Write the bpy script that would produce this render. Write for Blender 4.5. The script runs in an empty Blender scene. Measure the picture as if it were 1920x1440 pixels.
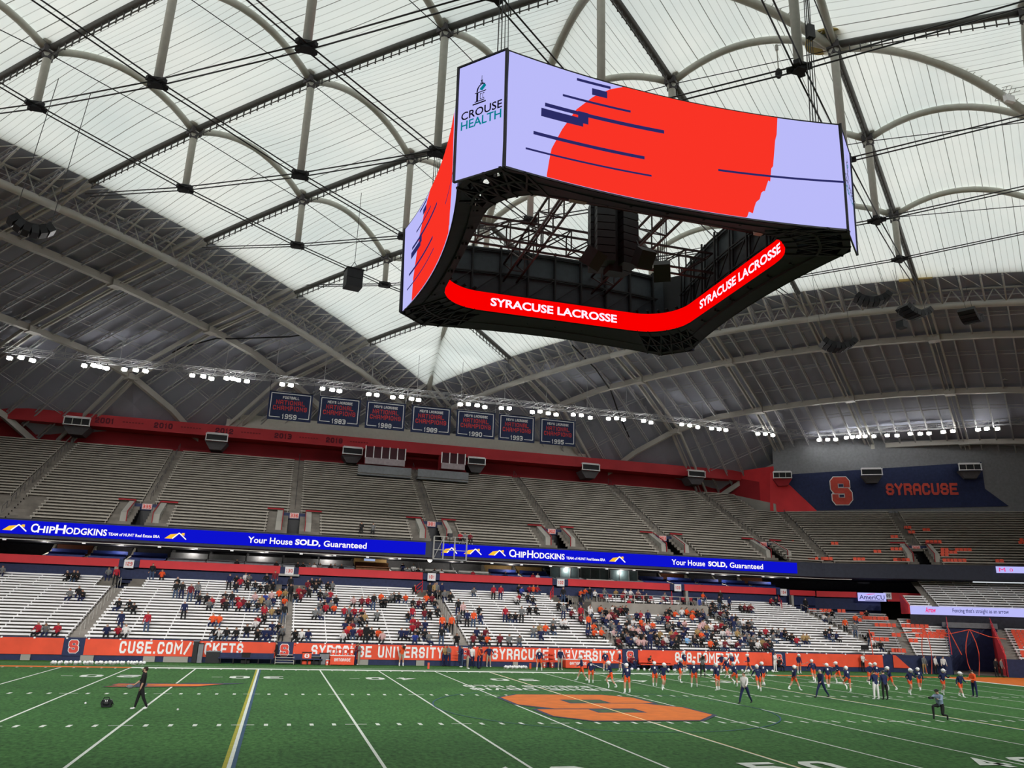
import bpy, math, random
from math import sin, cos, tan, pi, radians, sqrt
from mathutils import Vector, Matrix
from mathutils.geometry import tessellate_polygon
random.seed(7)
SC = bpy.context.scene
COL = SC.collection
# ------------------------------------------------------------------ camera
CAM = Vector((-17.430, -17.901, 4.680))
YAW, PITCH, ROLL, FPX = 0.271756, 0.286199, 0.0319634, 1466.11
_f = Vector((sin(YAW)*cos(PITCH), cos(YAW)*cos(PITCH), sin(PITCH)))
_r = Vector((cos(YAW), -sin(YAW), 0)); _u = _r.cross(_f)
RT = _r*cos(ROLL)+_u*sin(ROLL); UP = _u*cos(ROLL)-_r*sin(ROLL); FW = _f
cd = bpy.data.cameras.new('camera'); cam = bpy.data.objects.new('camera', cd); COL.objects.link(cam)
cam.matrix_world = Matrix(((RT.x, UP.x, -FW.x, CAM.x), (RT.y, UP.y, -FW.y, CAM.y), (RT.z, UP.z, -FW.z, CAM.z), (0, 0, 0, 1)))
cd.sensor_width = 36; cd.lens = FPX*36/1920; cd.clip_end = 1000; cd.clip_start = 0.1
SC.camera = cam
# ------------------------------------------------------------------ light and exposure
SC.view_settings.view_transform = 'Standard'; SC.view_settings.look = 'None'
SC.view_settings.gamma = 1; SC.view_settings.use_curve_mapping = False
SC.view_settings.exposure = 0.0
SKY = 3.1
w = bpy.data.worlds.new('overcast_sky'); SC.world = w; w.use_nodes = True
_n = w.node_tree.nodes; _l = w.node_tree.links
bg = _n['Background']; bg.inputs[1].default_value = SKY
tc = _n.new('ShaderNodeTexCoord'); nz = _n.new('ShaderNodeTexNoise'); nz.inputs['Scale'].default_value = 2.2; nz.inputs['Detail'].default_value = 4
cr = _n.new('ShaderNodeValToRGB')
cr.color_ramp.elements[0].position = .3; cr.color_ramp.elements[0].color = (.78, .84, .86, 1)
cr.color_ramp.elements[1].position = .72; cr.color_ramp.elements[1].color = (1, 1, .98, 1)
_l.new(tc.outputs['Generated'], nz.inputs['Vector']); _l.new(nz.outputs[0], cr.inputs[0]); _l.new(cr.outputs[0], bg.inputs[0])
FLOOD_POWER = 14000
def spot(name, p, target, power, size=1.9, rad=.6):
    l = bpy.data.lights.new(name, 'SPOT'); l.energy = power; l.spot_size = size; l.spot_blend = .6; l.shadow_soft_size = rad; l.color = (1, .98, .95)
    o = bpy.data.objects.new(name, l); COL.objects.link(o); o.location = p
    o.rotation_euler = (Vector(target)-Vector(p)).to_track_quat('-Z', 'Y').to_euler(); return o
for k in range(8):          # lamps of the far lighting truss, aimed down at the field
    x = -56+16*k
    spot('floodlight_beam', (x, 83.0, 32), (x*.7, 20, 0), FLOOD_POWER, 1.2)
for k in range(8):          # the same truss on the near side, behind the photographer
    x = -56+16*k
    spot('floodlight_beam', (x, -34.2, 32), (x*.85, 54, 1), FLOOD_POWER*5.0, .62)
for k in range(4):          # and behind each goal
    for s in (-1, 1):
        spot('floodlight_beam', (s*82, -4+18*k, 32), (0, 24, 0), FLOOD_POWER*.6)

for k in range(13):         # unseen point lights added to brighten the suite level
    l = bpy.data.lights.new('suite_ceiling_lamp', 'POINT'); l.energy = 110; l.shadow_soft_size = .3; l.color = (1, .9, .78)
    o = bpy.data.objects.new('suite_ceiling_lamp', l); COL.objects.link(o); o.location = (-42+7.4*k, 77.6, 10.25)
# ------------------------------------------------------------------ helpers
def ray(u, v): return (RT*((u-960)/FPX)+UP*((720-v)/FPX)+FW)
def atY(u, v, y): d = ray(u, v); return CAM+d*((y-CAM.y)/d.y)
def atX(u, v, x): d = ray(u, v); return CAM+d*((x-CAM.x)/d.x)
def atZ(u, v, z): d = ray(u, v); return CAM+d*((z-CAM.z)/d.z)
def proj(p):
    d = Vector(p)-CAM; z = d.dot(FW)
    return (960+FPX*d.dot(RT)/z, 720-FPX*d.dot(UP)/z, z)
def seen(p, m=160):
    u, v, z = proj(p); return z > 1 and -m < u < 1920+m and -m < v < 1440+m
V = Vector
MATS = {}
def mat(name, col, rough=.7, metal=0, noise=.12, scale=3., emit=0, spec=.3, bump=0):
    if name in MATS: return MATS[name]
    m = bpy.data.materials.new(name); m.use_nodes = True; nt = m.node_tree; b = nt.nodes['Principled BSDF']
    c = tuple(col)+(1,)
    b.inputs['Base Color'].default_value = c; b.inputs['Roughness'].default_value = rough; b.inputs['Metallic'].default_value = metal
    b.inputs['Specular IOR Level'].default_value = spec
    if emit:
        b.inputs['Base Color'].default_value = (0, 0, 0, 1); b.inputs['Roughness'].default_value = 1
        b.inputs['Emission Color'].default_value = c; b.inputs['Emission Strength'].default_value = emit
        b.inputs['Specular IOR Level'].default_value = 0.0
    elif noise:
        t = nt.nodes.new('ShaderNodeTexCoord'); n = nt.nodes.new('ShaderNodeTexNoise'); n.inputs['Scale'].default_value = scale; n.inputs['Detail'].default_value = 3
        r = nt.nodes.new('ShaderNodeValToRGB')
        r.color_ramp.elements[0].position = .3; r.color_ramp.elements[0].color = tuple(x*(1-noise) for x in col)+(1,)
        r.color_ramp.elements[1].position = .7; r.color_ramp.elements[1].color = tuple(min(1, x*(1+noise)) for x in col)+(1,)
        nt.links.new(t.outputs['Object'], n.inputs['Vector']); nt.links.new(n.outputs[0], r.inputs[0]); nt.links.new(r.outputs[0], b.inputs['Base Color'])
        if bump:
            bp = nt.nodes.new('ShaderNodeBump'); bp.inputs['Strength'].default_value = bump
            nt.links.new(n.outputs[0], bp.inputs['Height']); nt.links.new(bp.outputs[0], b.inputs['Normal'])
    MATS[name] = m; return m
def tag(o, label=None, cat=None, group=None, kind=None):
    if label: o['label'] = label
    if cat: o['category'] = cat
    if group: o['group'] = group
    if kind: o['kind'] = kind
    return o
WORLD = {}
def empty(name, loc, rz=0, parent=None):
    o = bpy.data.objects.new(name, None); COL.objects.link(o); o.location = loc; o.rotation_euler = (0, 0, rz)
    WORLD[o.name] = V(loc)
    if parent is not None:
        o.parent = parent; o.location = V(loc)-WORLD[parent.name]
    return o
class MB:
    def __init__(s): s.v = []; s.f = []; s.m = []; s.k = 0
    def mi(s, k): s.k = k; return s
    def face(s, pts):
        n = len(s.v); s.v += [tuple(p) for p in pts]; s.f.append(tuple(range(n, n+len(pts)))); s.m.append(s.k)
    def obox(s, o, a, b, c):
        o, a, b, c = V(o), V(a), V(b), V(c); n = len(s.v)
        for i in (-1, 1):
            for j in (-1, 1):
                for k in (-1, 1): s.v.append(tuple(o+a*i+b*j+c*k))
        for f in ((0, 1, 3, 2), (4, 6, 7, 5), (0, 4, 5, 1), (2, 3, 7, 6), (0, 2, 6, 4), (1, 5, 7, 3)):
            s.f.append(tuple(n+q for q in f)); s.m.append(s.k)
    def box(s, x, y, z, sx, sy, sz, rz=0):
        c, d = cos(rz), sin(rz)
        s.obox((x, y, z), (c*sx/2, d*sx/2, 0), (-d*sy/2, c*sy/2, 0), (0, 0, sz/2))
    def bar(s, p, q, w_=.1, h=None, up=(0, 0, 1)):
        p, q = V(p), V(q); d = q-p
        if d.length < 1e-5: return
        h = w_ if h is None else h
        sd = d.cross(V(up))
        if sd.length < 1e-4: sd = d.cross(V((1, 0, 0)))
        sd.normalize(); u_ = sd.cross(d).normalized()
        s.obox((p+q)/2, d/2, sd*w_/2, u_*h/2)
    def path(s, pts, r, n=6, close=False, rr=None):
        pts = [V(p) for p in pts]; N = len(pts); base = len(s.v)
        for i, p in enumerate(pts):
            if close: d = pts[(i+1) % N]-pts[i-1]
            else: d = pts[min(i+1, N-1)]-pts[max(i-1, 0)]
            d.normalize(); a = d.cross(V((0, 0, 1)))
            if a.length < 1e-3: a = d.cross(V((0, 1, 0)))
            a.normalize(); b = a.cross(d); ri = rr[i] if rr else r
            for k in range(n):
                t = 2*pi*k/n; s.v.append(tuple(p+a*cos(t)*ri+b*sin(t)*ri))
        for i in range(N if close else N-1):
            for k in range(n):
                a0 = base+i*n+k; a1 = base+i*n+(k+1) % n; b0 = base+((i+1) % N)*n+k; b1 = base+((i+1) % N)*n+(k+1) % n
                s.f.append((a0, a1, b1, b0)); s.m.append(s.k)
        if not close:
            s.f.append(tuple(base+k for k in range(n))[::-1]); s.m.append(s.k)
            s.f.append(tuple(base+(N-1)*n+k for k in range(n))); s.m.append(s.k)
    def tube(s, p, q, r, n=6, r2=None): s.path([p, q], r, n, rr=[r, r2 if r2 is not None else r])
    def ell(s, c, rx, ry, rz, n=8, m=6, R=None):
        base = len(s.v)
        for i in range(m+1):
            t = pi*i/m
            for k in range(n):
                a = 2*pi*k/n; p = V((rx*sin(t)*cos(a), ry*sin(t)*sin(a), rz*cos(t)))
                if R: p = R @ p
                s.v.append(tuple(V(c)+p))
        for i in range(m):
            for k in range(n):
                s.f.append((base+i*n+k, base+(i+1)*n+k, base+(i+1)*n+(k+1) % n, base+i*n+(k+1) % n)); s.m.append(s.k)
    def poly(s, P2, fn, thick=0, nrm=None):
        """2D polygon (list of loops or one loop) triangulated and mapped by fn"""
        loops = P2 if isinstance(P2[0][0], (tuple, list)) else [P2]
        flat = [p for l in loops for p in l]
        tri = tessellate_polygon([[V((p[0], p[1], 0)) for p in l] for l in loops])
        base = len(s.v); s.v += [tuple(fn(p[0], p[1])) for p in flat]
        for t in tri: s.f.append(tuple(base+i for i in t)); s.m.append(s.k)
        if thick:
            n0 = V(nrm)*thick; b2 = len(s.v); s.v += [tuple(V(fn(p[0], p[1]))+n0) for p in flat]
            for t in tri: s.f.append(tuple(b2+i for i in t)); s.m.append(s.k)
            k = 0
            for l in loops:
                for i in range(len(l)):
                    a = k+i; b = k+(i+1) % len(l)
                    s.f.append((base+a, base+b, b2+b, b2+a)); s.m.append(s.k)
                k += len(l)
    def build(s, name, mats, parent=None, org=None, smooth=False):
        if not isinstance(mats, (list, tuple)): mats = [mats]
        if parent is not None: o0 = WORLD[parent.name]
        elif org is not None: o0 = V(org)
        else:
            o0 = V((sum(p[0] for p in s.v)/len(s.v), sum(p[1] for p in s.v)/len(s.v), min(p[2] for p in s.v)))
        me = bpy.data.meshes.new(name)
        me.from_pydata([(p[0]-o0.x, p[1]-o0.y, p[2]-o0.z) for p in s.v], [], s.f)
        for m_ in mats: me.materials.append(m_)
        if len(mats) > 1: me.polygons.foreach_set('material_index', s.m)
        if smooth: me.polygons.foreach_set('use_smooth', [True]*len(me.polygons))
        me.update()
        o = bpy.data.objects.new(name, me); COL.objects.link(o)
        if parent is not None: o.parent = parent
        else: o.location = o0
        WORLD[o.name] = V(o0); return o
def link_copy(o, parent=None, loc=None, name=None):
    c = o.copy(); COL.objects.link(c)
    if parent is not None: c.parent = parent
    if loc is not None: c.location = loc
    return c
def struct(o): o['kind'] = 'structure'; return o
# block lettering: octagonal strokes
c_ = .2
_O = [(c_, 0), (1-c_, 0), (1, c_), (1, 1-c_), (1-c_, 1), (c_, 1), (0, 1-c_), (0, c_)]
GL = {
'O': [_O+[_O[0]]], '0': [_O+[_O[0]]], 'D': [[(0, 0), (1-c_, 0), (1, c_), (1, 1-c_), (1-c_, 1), (0, 1), (0, 0)]],
'C': [[(1, .22), (1, c_), (1-c_, 0), (c_, 0), (0, c_), (0, 1-c_), (c_, 1), (1-c_, 1), (1, 1-c_), (1, .78)]],
'G': [[(.55, .5), (1, .5), (1, c_), (1-c_, 0), (c_, 0), (0, c_), (0, 1-c_), (c_, 1), (1-c_, 1), (1, 1-c_), (1, .72)]],
'S': [[(0, .215), (0, c_), (c_, 0), (1-c_, 0), (1, c_), (1, .5-c_*.6), (1-c_, .5), (c_, .5), (0, .5+c_*.6), (0, 1-c_), (c_, 1), (1-c_, 1), (1, 1-c_), (1, .785)]],
'U': [[(0, 1), (0, c_), (c_, 0), (1-c_, 0), (1, c_), (1, 1)]], 'E': [[(1, 0), (0, 0), (0, 1), (1, 1)], [(0, .5), (.8, .5)]],
'F': [[(0, 0), (0, 1), (1, 1)], [(0, .5), (.8, .5)]], 'L': [[(0, 1), (0, 0), (1, 0)]], 'I': [[(.5, 0), (.5, 1)]],
'H': [[(0, 0), (0, 1)], [(1, 0), (1, 1)], [(0, .5), (1, .5)]], 'N': [[(0, 0), (0, 1), (1, 0), (1, 1)]], 'M': [[(0, 0), (0, 1), (.5, .4), (1, 1), (1, 0)]],
'A': [[(0, 0), (0, 1-c_), (c_, 1), (1-c_, 1), (1, 1-c_), (1, 0)], [(0, .42), (1, .42)]], 'P': [[(0, 0), (0, 1), (1-c_, 1), (1, 1-c_), (1, .45+c_), (1-c_, .45), (0, .45)]],
'R': [[(0, 0), (0, 1), (1-c_, 1), (1, 1-c_), (1, .5+c_*.6), (1-c_, .48), (0, .48)], [(.6, .48), (1, .2), (1, 0)]],
'B': [[(0, 0), (0, 1), (1-c_, 1), (1, 1-c_), (1, .6), (.85, .5), (1, .4), (1, c_), (1-c_, 0), (0, 0)], [(0, .5), (.85, .5)]],
'T': [[(0, 1), (1, 1)], [(.5, 0), (.5, 1)]], 'Y': [[(0, 1), (.5, .5), (1, 1)], [(.5, 0), (.5, .5)]], 'V': [[(0, 1), (.5, 0), (1, 1)]], 'X': [[(0, 0), (1, 1)], [(0, 1), (1, 0)]],
'K': [[(0, 0), (0, 1)], [(1, 1), (.1, .45)], [(.35, .6), (1, 0)]], 'W': [[(0, 1), (.2, 0), (.5, .6), (.8, 0), (1, 1)]],
'1': [[(.2, .8), (.5, 1), (.5, 0)]], '2': [[(0, .72), (0, 1-c_), (c_, 1), (1-c_, 1), (1, 1-c_), (1, .6), (0, .2), (0, 0), (1, 0)]],
'3': [[(0, 1), (1-c_, 1), (1, 1-c_), (1, .6), (.8, .5), (1, .4), (1, c_), (1-c_, 0), (0, 0)], [(.3, .5), (.8, .5)]],
'4': [[(.75, 0), (.75, 1), (0, .3), (1, .3)]], '5': [[(1, 1), (0, 1), (0, .55), (1-c_, .55), (1, .55-c_*.8), (1, c_), (1-c_, 0), (0, 0)]],
'8': [[(c_, 0), (1-c_, 0), (1, c_), (1, .4), (.85, .5), (1, .6), (1, 1-c_), (1-c_, 1), (c_, 1), (0, 1-c_), (0, .6), (.15, .5), (0, .4), (0, c_), (c_, 0)], [(.15, .5), (.85, .5)]],
'9': [[(0, 0), (1-c_, 0), (1, c_), (1, 1-c_), (1-c_, 1), (c_, 1), (0, 1-c_), (0, .62), (c_, .45), (1, .45)]],
'6': [[(1, 1), (c_, 1), (0, 1-c_), (0, c_), (c_, 0), (1-c_, 0), (1, c_), (1, .4), (1-c_, .55), (0, .55)]],
'.': [[(.4, 0), (.6, 0)]], '/': [[(0, -.05), (1, 1.05)]], '-': [[(.15, .5), (.85, .5)]], "'": [[(.5, .75), (.5, 1)]], ',': [[(.4, -.15), (.6, .05)]], ' ': []}
def glyph_quads(text, gw=.62, st=.17, gap=.16):
    """-> quads in 2D with letter height 1, and total width"""
    Q = []; x = 0
    for ch in text:
        wd = gw*(.35 if ch in ".I'," else .55 if ch == ' ' else .7 if ch in '1-' else 1.25 if ch in 'MW' else 1)
        iw, ih = wd-st, 1-st
        for li, line in enumerate(GL.get(ch, [])):
            P = [V((x+st/2+p[0]*iw, st/2+p[1]*ih)) for p in line]
            if ch in "I": P = [V((x+wd/2, st/2+p[1]*ih)) for p in line]
            closed = (P[0]-P[-1]).length < 1e-6 and len(P) > 2
            N = len(P); off = []
            for i in range(N):
                dn = (P[i+1]-P[i]).normalized() if i < N-1 else ((P[1]-P[0]).normalized() if closed else None)
                dp = (P[i]-P[i-1]).normalized() if i > 0 else ((P[-1]-P[-2]).normalized() if closed else None)
                if dn is None: dn = dp
                if dp is None: dp = dn
                nn = V((-dn.y, dn.x)); np_ = V((-dp.y, dp.x)); b = nn+np_
                b = nn if b.length < .2 else b.normalized()
                k = min(2.0, 1/max(.35, b.dot(nn))); off.append(b*k*st/2)
            ext = [P[0].copy(), P[-1].copy()]
            if not closed:
                ext[0] = P[0]-(P[1]-P[0]).normalized()*st/2; ext[1] = P[-1]+(P[-1]-P[-2]).normalized()*st/2
            PP = [ext[0]]+P[1:-1]+[ext[1]]
            for i in range(N-1): Q.append(([PP[i]+off[i], PP[i]-off[i], PP[i+1]-off[i+1], PP[i+1]+off[i+1]], li*.006+(i % 2)*.002))
        x += wd+gap
    return Q, x-gap
def font_tris(text, bold=0.0, shear=0.):
    cu = bpy.data.curves.new('lettering_source', 'FONT'); cu.body = text; cu.size = 1; cu.offset = bold; cu.shear = shear; cu.resolution_u = 3
    o = bpy.data.objects.new('lettering_source', cu); COL.objects.link(o)
    me = bpy.data.meshes.new_from_object(o.evaluated_get(bpy.context.evaluated_depsgraph_get()))
    vs = [V((v.co.x, v.co.y)) for v in me.vertices]; fs = [tuple(p.vertices) for p in me.polygons]
    bpy.data.objects.remove(o); bpy.data.curves.remove(cu); bpy.data.meshes.remove(me)
    x0 = min(v.x for v in vs); x1 = max(v.x for v in vs); y0 = min(v.y for v in vs); y1 = max(v.y for v in vs)
    return [V(((v.x-x0)/(x1-x0), (v.y-y0)/(y1-y0))) for v in vs], fs
def put_block(mb, text, fn, x0, x1, z0, z1, **k):
    Q, W_ = glyph_quads(text, **k)
    for q, dep in Q:
        c = V(fn(x0, z0)); nn = (V(fn(x1, z0))-c).cross(V(fn(x0, z1))-c).normalized()*dep
        mb.face([V(fn(x0+(p.x/W_)*(x1-x0), z0+p.y*(z1-z0)))+nn for p in q])
def put_font(mb, text, fn, x0, x1, z0, z1, bold=0., shear=0.):
    vs, fs = font_tris(text, bold, shear); b = len(mb.v)
    mb.v += [tuple(fn(x0+v.x*(x1-x0), z0+v.y*(z1-z0))) for v in vs]
    for f in fs: mb.f.append(tuple(b+i for i in f)); mb.m.append(mb.k)
BLOCK_S = [(0, .86), (.16, 1), (.77, 1), (.92, .86), (.92, .62), (.63, .62), (.63, .76), (.35, .76), (.35, .60), (.83, .60), (1, .44), (1, .17), (.80, 0), (.19, 0), (.04, .15), (.04, .37), (.35, .37), (.35, .25), (.65, .25), (.65, .40), (.16, .40), (0, .56)]
NTH = ['first', 'second', 'third', 'fourth', 'fifth', 'sixth', 'seventh', 'eighth', 'ninth', 'tenth', 'eleventh', 'twelfth', 'thirteenth', 'fourteenth', 'fifteenth', 'sixteenth', 'seventeenth', 'eighteenth', 'nineteenth', 'twentieth', 'twenty-first', 'twenty-second', 'twenty-third', 'twenty-fourth', 'twenty-fifth', 'twenty-sixth', 'twenty-seventh', 'twenty-eighth']
OUT_S = [(0, .86), (.16, 1), (.77, 1), (.92, .86), (.92, .62), (.88, .58), (1, .44), (1, .17), (.80, 0), (.19, 0), (.04, .15), (.04, .37), (.12, .42), (0, .56)]
def grow(P, d):
    N = len(P); out = []; A = sum(P[i][0]*P[(i+1) % N][1]-P[(i+1) % N][0]*P[i][1] for i in range(N)); sg = -1 if A > 0 else 1
    for i in range(N):
        a, b, c = V(P[i-1]), V(P[i]), V(P[(i+1) % N]); d1 = (b-a).normalized(); d2 = (c-b).normalized()
        n1 = V((-d1.y, d1.x)); n2 = V((-d2.y, d2.x)); m = (n1+n2); m = m.normalized(); k = min(2.5, 1/max(.3, m.dot(n1)))
        out.append((b.x+m.x*d*sg*k, b.y+m.y*d*sg*k))
    return out
# ------------------------------------------------------------------ materials
M_turf_white = mat('painted_white_turf', (.66, .72, .66), .9, noise=.08)
M_orange_turf = mat('painted_orange_turf', (.60, .135, .004), .9, noise=.12, scale=1.5)
M_navy_turf = mat('painted_navy_turf', (.02, .03, .07), .9)
M_blue_turf = mat('painted_blue_turf', (.015, .07, .14), .9)
M_yellow_turf = mat('painted_yellow_turf', (.36, .34, .02), .9)
M_green_turf = mat('green_turf_patch', (.035, .09, .035), .95, noise=.3)
M_conc = mat('concrete', (.27, .25, .225), .9, noise=.18, scale=.6)
M_conc_dark = mat('worn_concrete', (.17, .155, .135), .9, noise=.25, scale=.8)
M_conc_light = mat('pale_concrete', (.34, .33, .30), .9, noise=.1, scale=.5)
M_bench_w = mat('white_aluminium_bench', (.92, .92, .93), .55, noise=.05, scale=1)
M_bench_g = mat('grey_bench', (.35, .325, .285), .75, noise=.12, scale=1)  # dim light of the upper deck put into a darker bench colour
M_bench_r = mat('grey_aluminium_bench', (.52, .52, .53), .6, noise=.08)
M_red = mat('red_painted_wall', (.66, .035, .045), .6, noise=.1, scale=.4)
M_redban = mat('red_orange_banner_fabric', (.80, .085, .035), .6, noise=.1, scale=.7)
M_redfas = mat('dull_red_fascia', (.46, .03, .04), .6, noise=.1, scale=.4)
M_reddark = mat('red_back_wall', (.30, .014, .022), .7, noise=.15, scale=.3)  # on the back wall, shade under the soffit is put into this red
M_navy = mat('navy_paint', (.016, .026, .085), .6, noise=.15)
M_white = mat('white_paint', (.85, .85, .87), .5, noise=.04)
M_cream = mat('cream_panel', (.50, .49, .45), .7, noise=.05)
M_steel = mat('light_grey_steel', (.42, .41, .38), .5, noise=.08, scale=.5)
M_post = mat('pale_post_paint', (.50, .50, .45), .5, noise=.06)
M_deck = mat('metal_roof_deck', (.29, .305, .37), .6, noise=.14, scale=.12)
M_purlin = mat('purlin_steel', (.38, .385, .40), .55, noise=.08)
M_dark = mat('black_steel', (.006, .006, .008), .6, noise=.2)
M_cable = mat('dark_cable', (.03, .03, .032), .5, noise=.1)
M_beamdark = mat('dark_valley_beam', (.10, .10, .095), .5, noise=.1)
M_black = mat('black_plastic', (.012, .013, .016), .5, noise=.1)
M_seatblue = mat('blue_seat', (.02, .04, .20), .5, noise=.1)
M_seator = mat('orange_seat', (.78, .10, .05), .5, noise=.12)
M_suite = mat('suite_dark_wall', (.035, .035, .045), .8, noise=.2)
M_gold = mat('gold_plate', (.55, .42, .15), .5, noise=.1)
M_glass = mat('dark_glass', (.02, .03, .04), .15, noise=0, spec=.6)
M_fascia = mat('dark_navy_grey_fascia', (.035, .04, .06), .7)
M_duct = mat('dark_duct_metal', (.07, .065, .07), .6)
M_grey = mat('mid_grey_paint', (.20, .21, .23), .7, noise=.1)
M_wood = mat('brown_counter_wood', (.20, .08, .03), .6, noise=.2)
M_txtnavy = mat('dark_navy_lettering', (.012, .012, .03), .7, noise=0.05)
M_txtdim = mat('dull_red_lettering', (.22, .02, .025), .7, noise=0.05)
M_txtred = mat('orange_red_lettering', (.70, .07, .05), .6, noise=0.05)
E_lav = mat('led_lavender', (.52, .52, 1.0), emit=.95)
E_red = mat('led_red_orange', (1.0, .035, .02), emit=.95)
E_redrib = mat('led_red', (1.0, .0, .0), emit=.95)
E_navy = mat('led_navy', (.03, .03, .16), emit=.8)
E_white = mat('led_white', (.95, .80, 1.0), emit=1.1)
E_blue = mat('led_blue', (.004, .006, .62), emit=1.0)
E_text = mat('led_warm_white', (1, .95, .9), emit=1.1)
E_yel = mat('led_yellow', (1.0, .55, .03), emit=1.0)
E_teal = mat('led_teal', (.0, .22, .30), emit=.9)
E_black = mat('led_black', (.01, .01, .02), emit=.3)
E_lamp = mat('floodlight_lens', (1, .99, .95), emit=60)
E_lampsm = mat('small_lamp_glow', (1, .95, .85), emit=6)
E_tube = mat('strip_light', (.8, .85, .9), emit=.8)
E_pink = mat('led_magenta', (.9, .02, .2), emit=1)
M_warm = mat('tan_wood_panel', (.45, .30, .12), .6)  # wood wall with its warm lighting put into the colour
M_room = mat('teal_grey_glass', (.10, .15, .17), .3)  # glow of the lit room behind the glass put into the colour
E_tv = mat('tv_screen', (.35, .45, .7), emit=.9)
E_exit = mat('magenta_sign', (.8, .1, .4), emit=1)
# ------------------------------------------------------------------ playing field
def turf_material():
    m = bpy.data.materials.new('green_artificial_turf'); m.use_nodes = True; nt = m.node_tree; b = nt.nodes['Principled BSDF']
    b.inputs['Roughness'].default_value = .95; b.inputs['Specular IOR Level'].default_value = .08
    t = nt.nodes.new('ShaderNodeTexCoord')
    def ns(sc, de, sx=1, sy=1):
        mp = nt.nodes.new('ShaderNodeMapping'); mp.inputs['Scale'].default_value = (sx, sy, 1); n = nt.nodes.new('ShaderNodeTexNoise')
        n.inputs['Scale'].default_value = sc; n.inputs['Detail'].default_value = de; n.inputs['Roughness'].default_value = .7
        nt.links.new(t.outputs['Object'], mp.inputs[0]); nt.links.new(mp.outputs[0], n.inputs['Vector']); return n
    n1 = ns(5.5, 9, 1, .6); n2 = ns(.12, 3)
    r = nt.nodes.new('ShaderNodeValToRGB'); e = r.color_ramp.elements
    e[0].position = .28; e[0].color = (.010, .043, .012, 1); e[1].position = .74; e[1].color = (.085, .235, .07, 1)
    nt.links.new(n1.outputs[0], r.inputs[0])
    r2 = nt.nodes.new('ShaderNodeValToRGB'); r2.color_ramp.elements[0].color = (.78, .82, .8, 1); r2.color_ramp.elements[0].position = .35; r2.color_ramp.elements[1].color = (1.1, 1.1, 1.0, 1); r2.color_ramp.elements[1].position = .65
    nt.links.new(n2.outputs[0], r2.inputs[0])
    x = nt.nodes.new('ShaderNodeMixRGB'); x.blend_type = 'MULTIPLY'; x.inputs[0].default_value = 1
    nt.links.new(r.outputs[0], x.inputs[1]); nt.links.new(r2.outputs[0], x.inputs[2]); nt.links.new(x.outputs[0], b.inputs['Base Color'])
    bp = nt.nodes.new('ShaderNodeBump'); bp.inputs['Strength'].default_value = .4; nt.links.new(n1.outputs[0], bp.inputs['Height']); nt.links.new(bp.outputs[0], b.inputs['Normal'])
    return m
M_turf = turf_material()
FW_, YC = 48.77, 24.385
mb = MB(); mb.box(0, YC, -.05, 230, 150, .1); floor = struct(mb.build('floor', M_turf, org=(0, 0, 0)))
def flat(mb, x0, y0, x1, y1, z=.012): mb.face([(x0, y0, z), (x1, y0, z), (x1, y1, z), (x0, y1, z)])
YD = 4.572
for n in range(-10, 11):                       # yard lines, one strip each
    if abs(n) == 4:
        x = n*YD; s = 1 if n < 0 else -1
        for k, (m_, nm) in enumerate(((M_yellow_turf, 'yellow_line'), (M_turf_white, 'yard_line'), (M_blue_turf, 'blue_line'))):
            a = MB(); flat(a, x+s*(-.17+k*.13)-.062, 0, x+s*(-.17+k*.13)+.062, FW_, .012+.001*k); a.build(nm, m_, floor)
        continue
    a = MB(); flat(a, n*YD-.055, 0, n*YD+.055, FW_)
    a.build('yard_line', M_turf_white, floor)
a = MB(); flat(a, -.05, 19, .05, 30.8, .03); flat(a, .03, 0, .09, FW_, .014); a.build('centre_line', mat('cream_line', (.85, .66, .32), .9), floor)
for y0, y1 in ((FW_, FW_+1.1), (-1.2, 0)):
    a = MB(); flat(a, -6*YD, y0, 6*YD, y1); a.build('sideline_band', M_turf_white, floor)
    for s in (-1, 1):
        a = MB(); flat(a, s*6*YD, y0, s*62, y1) if s > 0 else flat(a, s*62, y0, s*6*YD, y1); a.build('orange_sideline_band', M_orange_turf, floor)
a = MB(); flat(a, -6*YD, 51.2, 6*YD, 51.32); a.build('restraining_line', M_turf_white, floor)
for s in (-1, 1):                               # end zones
    a = MB(); flat(a, min(s*50*.9144, s*62), 0, max(s*50*.9144, s*62), FW_, .01); a.build('end_zone', M_orange_turf, floor)
    a = MB(); flat(a, s*50*.9144-.35, 0, s*50*.9144+.35, FW_, .016); a.build('goal_line', M_turf_white, floor)
H1, H2 = 18.29, FW_-18.29
a = MB(); b2 = MB(); b3 = MB()
for k in range(-50, 51):                        # hash marks every yard
    x = k*.9144
    if k % 5 == 0:
        for y in (H1, H2): flat(b2, x-.45, y-.05, x+.45, y+.05, .014)
        continue
    for y in (H1, H2): flat(a, x-.08, y-.3, x+.08, y+.3)
    for y, d in ((FW_-.15, -.45), (.15, .45)): flat(b3, x-.06, min(y, y+d), x+.06, max(y, y+d))
for m_, nm in ((a, 'hash_marks'), (b2, 'hash_crosses'), (b3, 'sideline_ticks')):
    tag(m_.build(nm, M_turf_white, floor), kind='stuff')
def num(ch, x0, x1, far):
    a = MB(); y0, y1 = (6.4, 8.23) if not far else (FW_-6.4, FW_-8.23)
    put_block(a, ch, lambda x, y: V((x, y, .02)), x0, x1, y0, y1, gw=.66, st=.2); a.build('yard_numeral', M_turf_white, floor)
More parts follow.
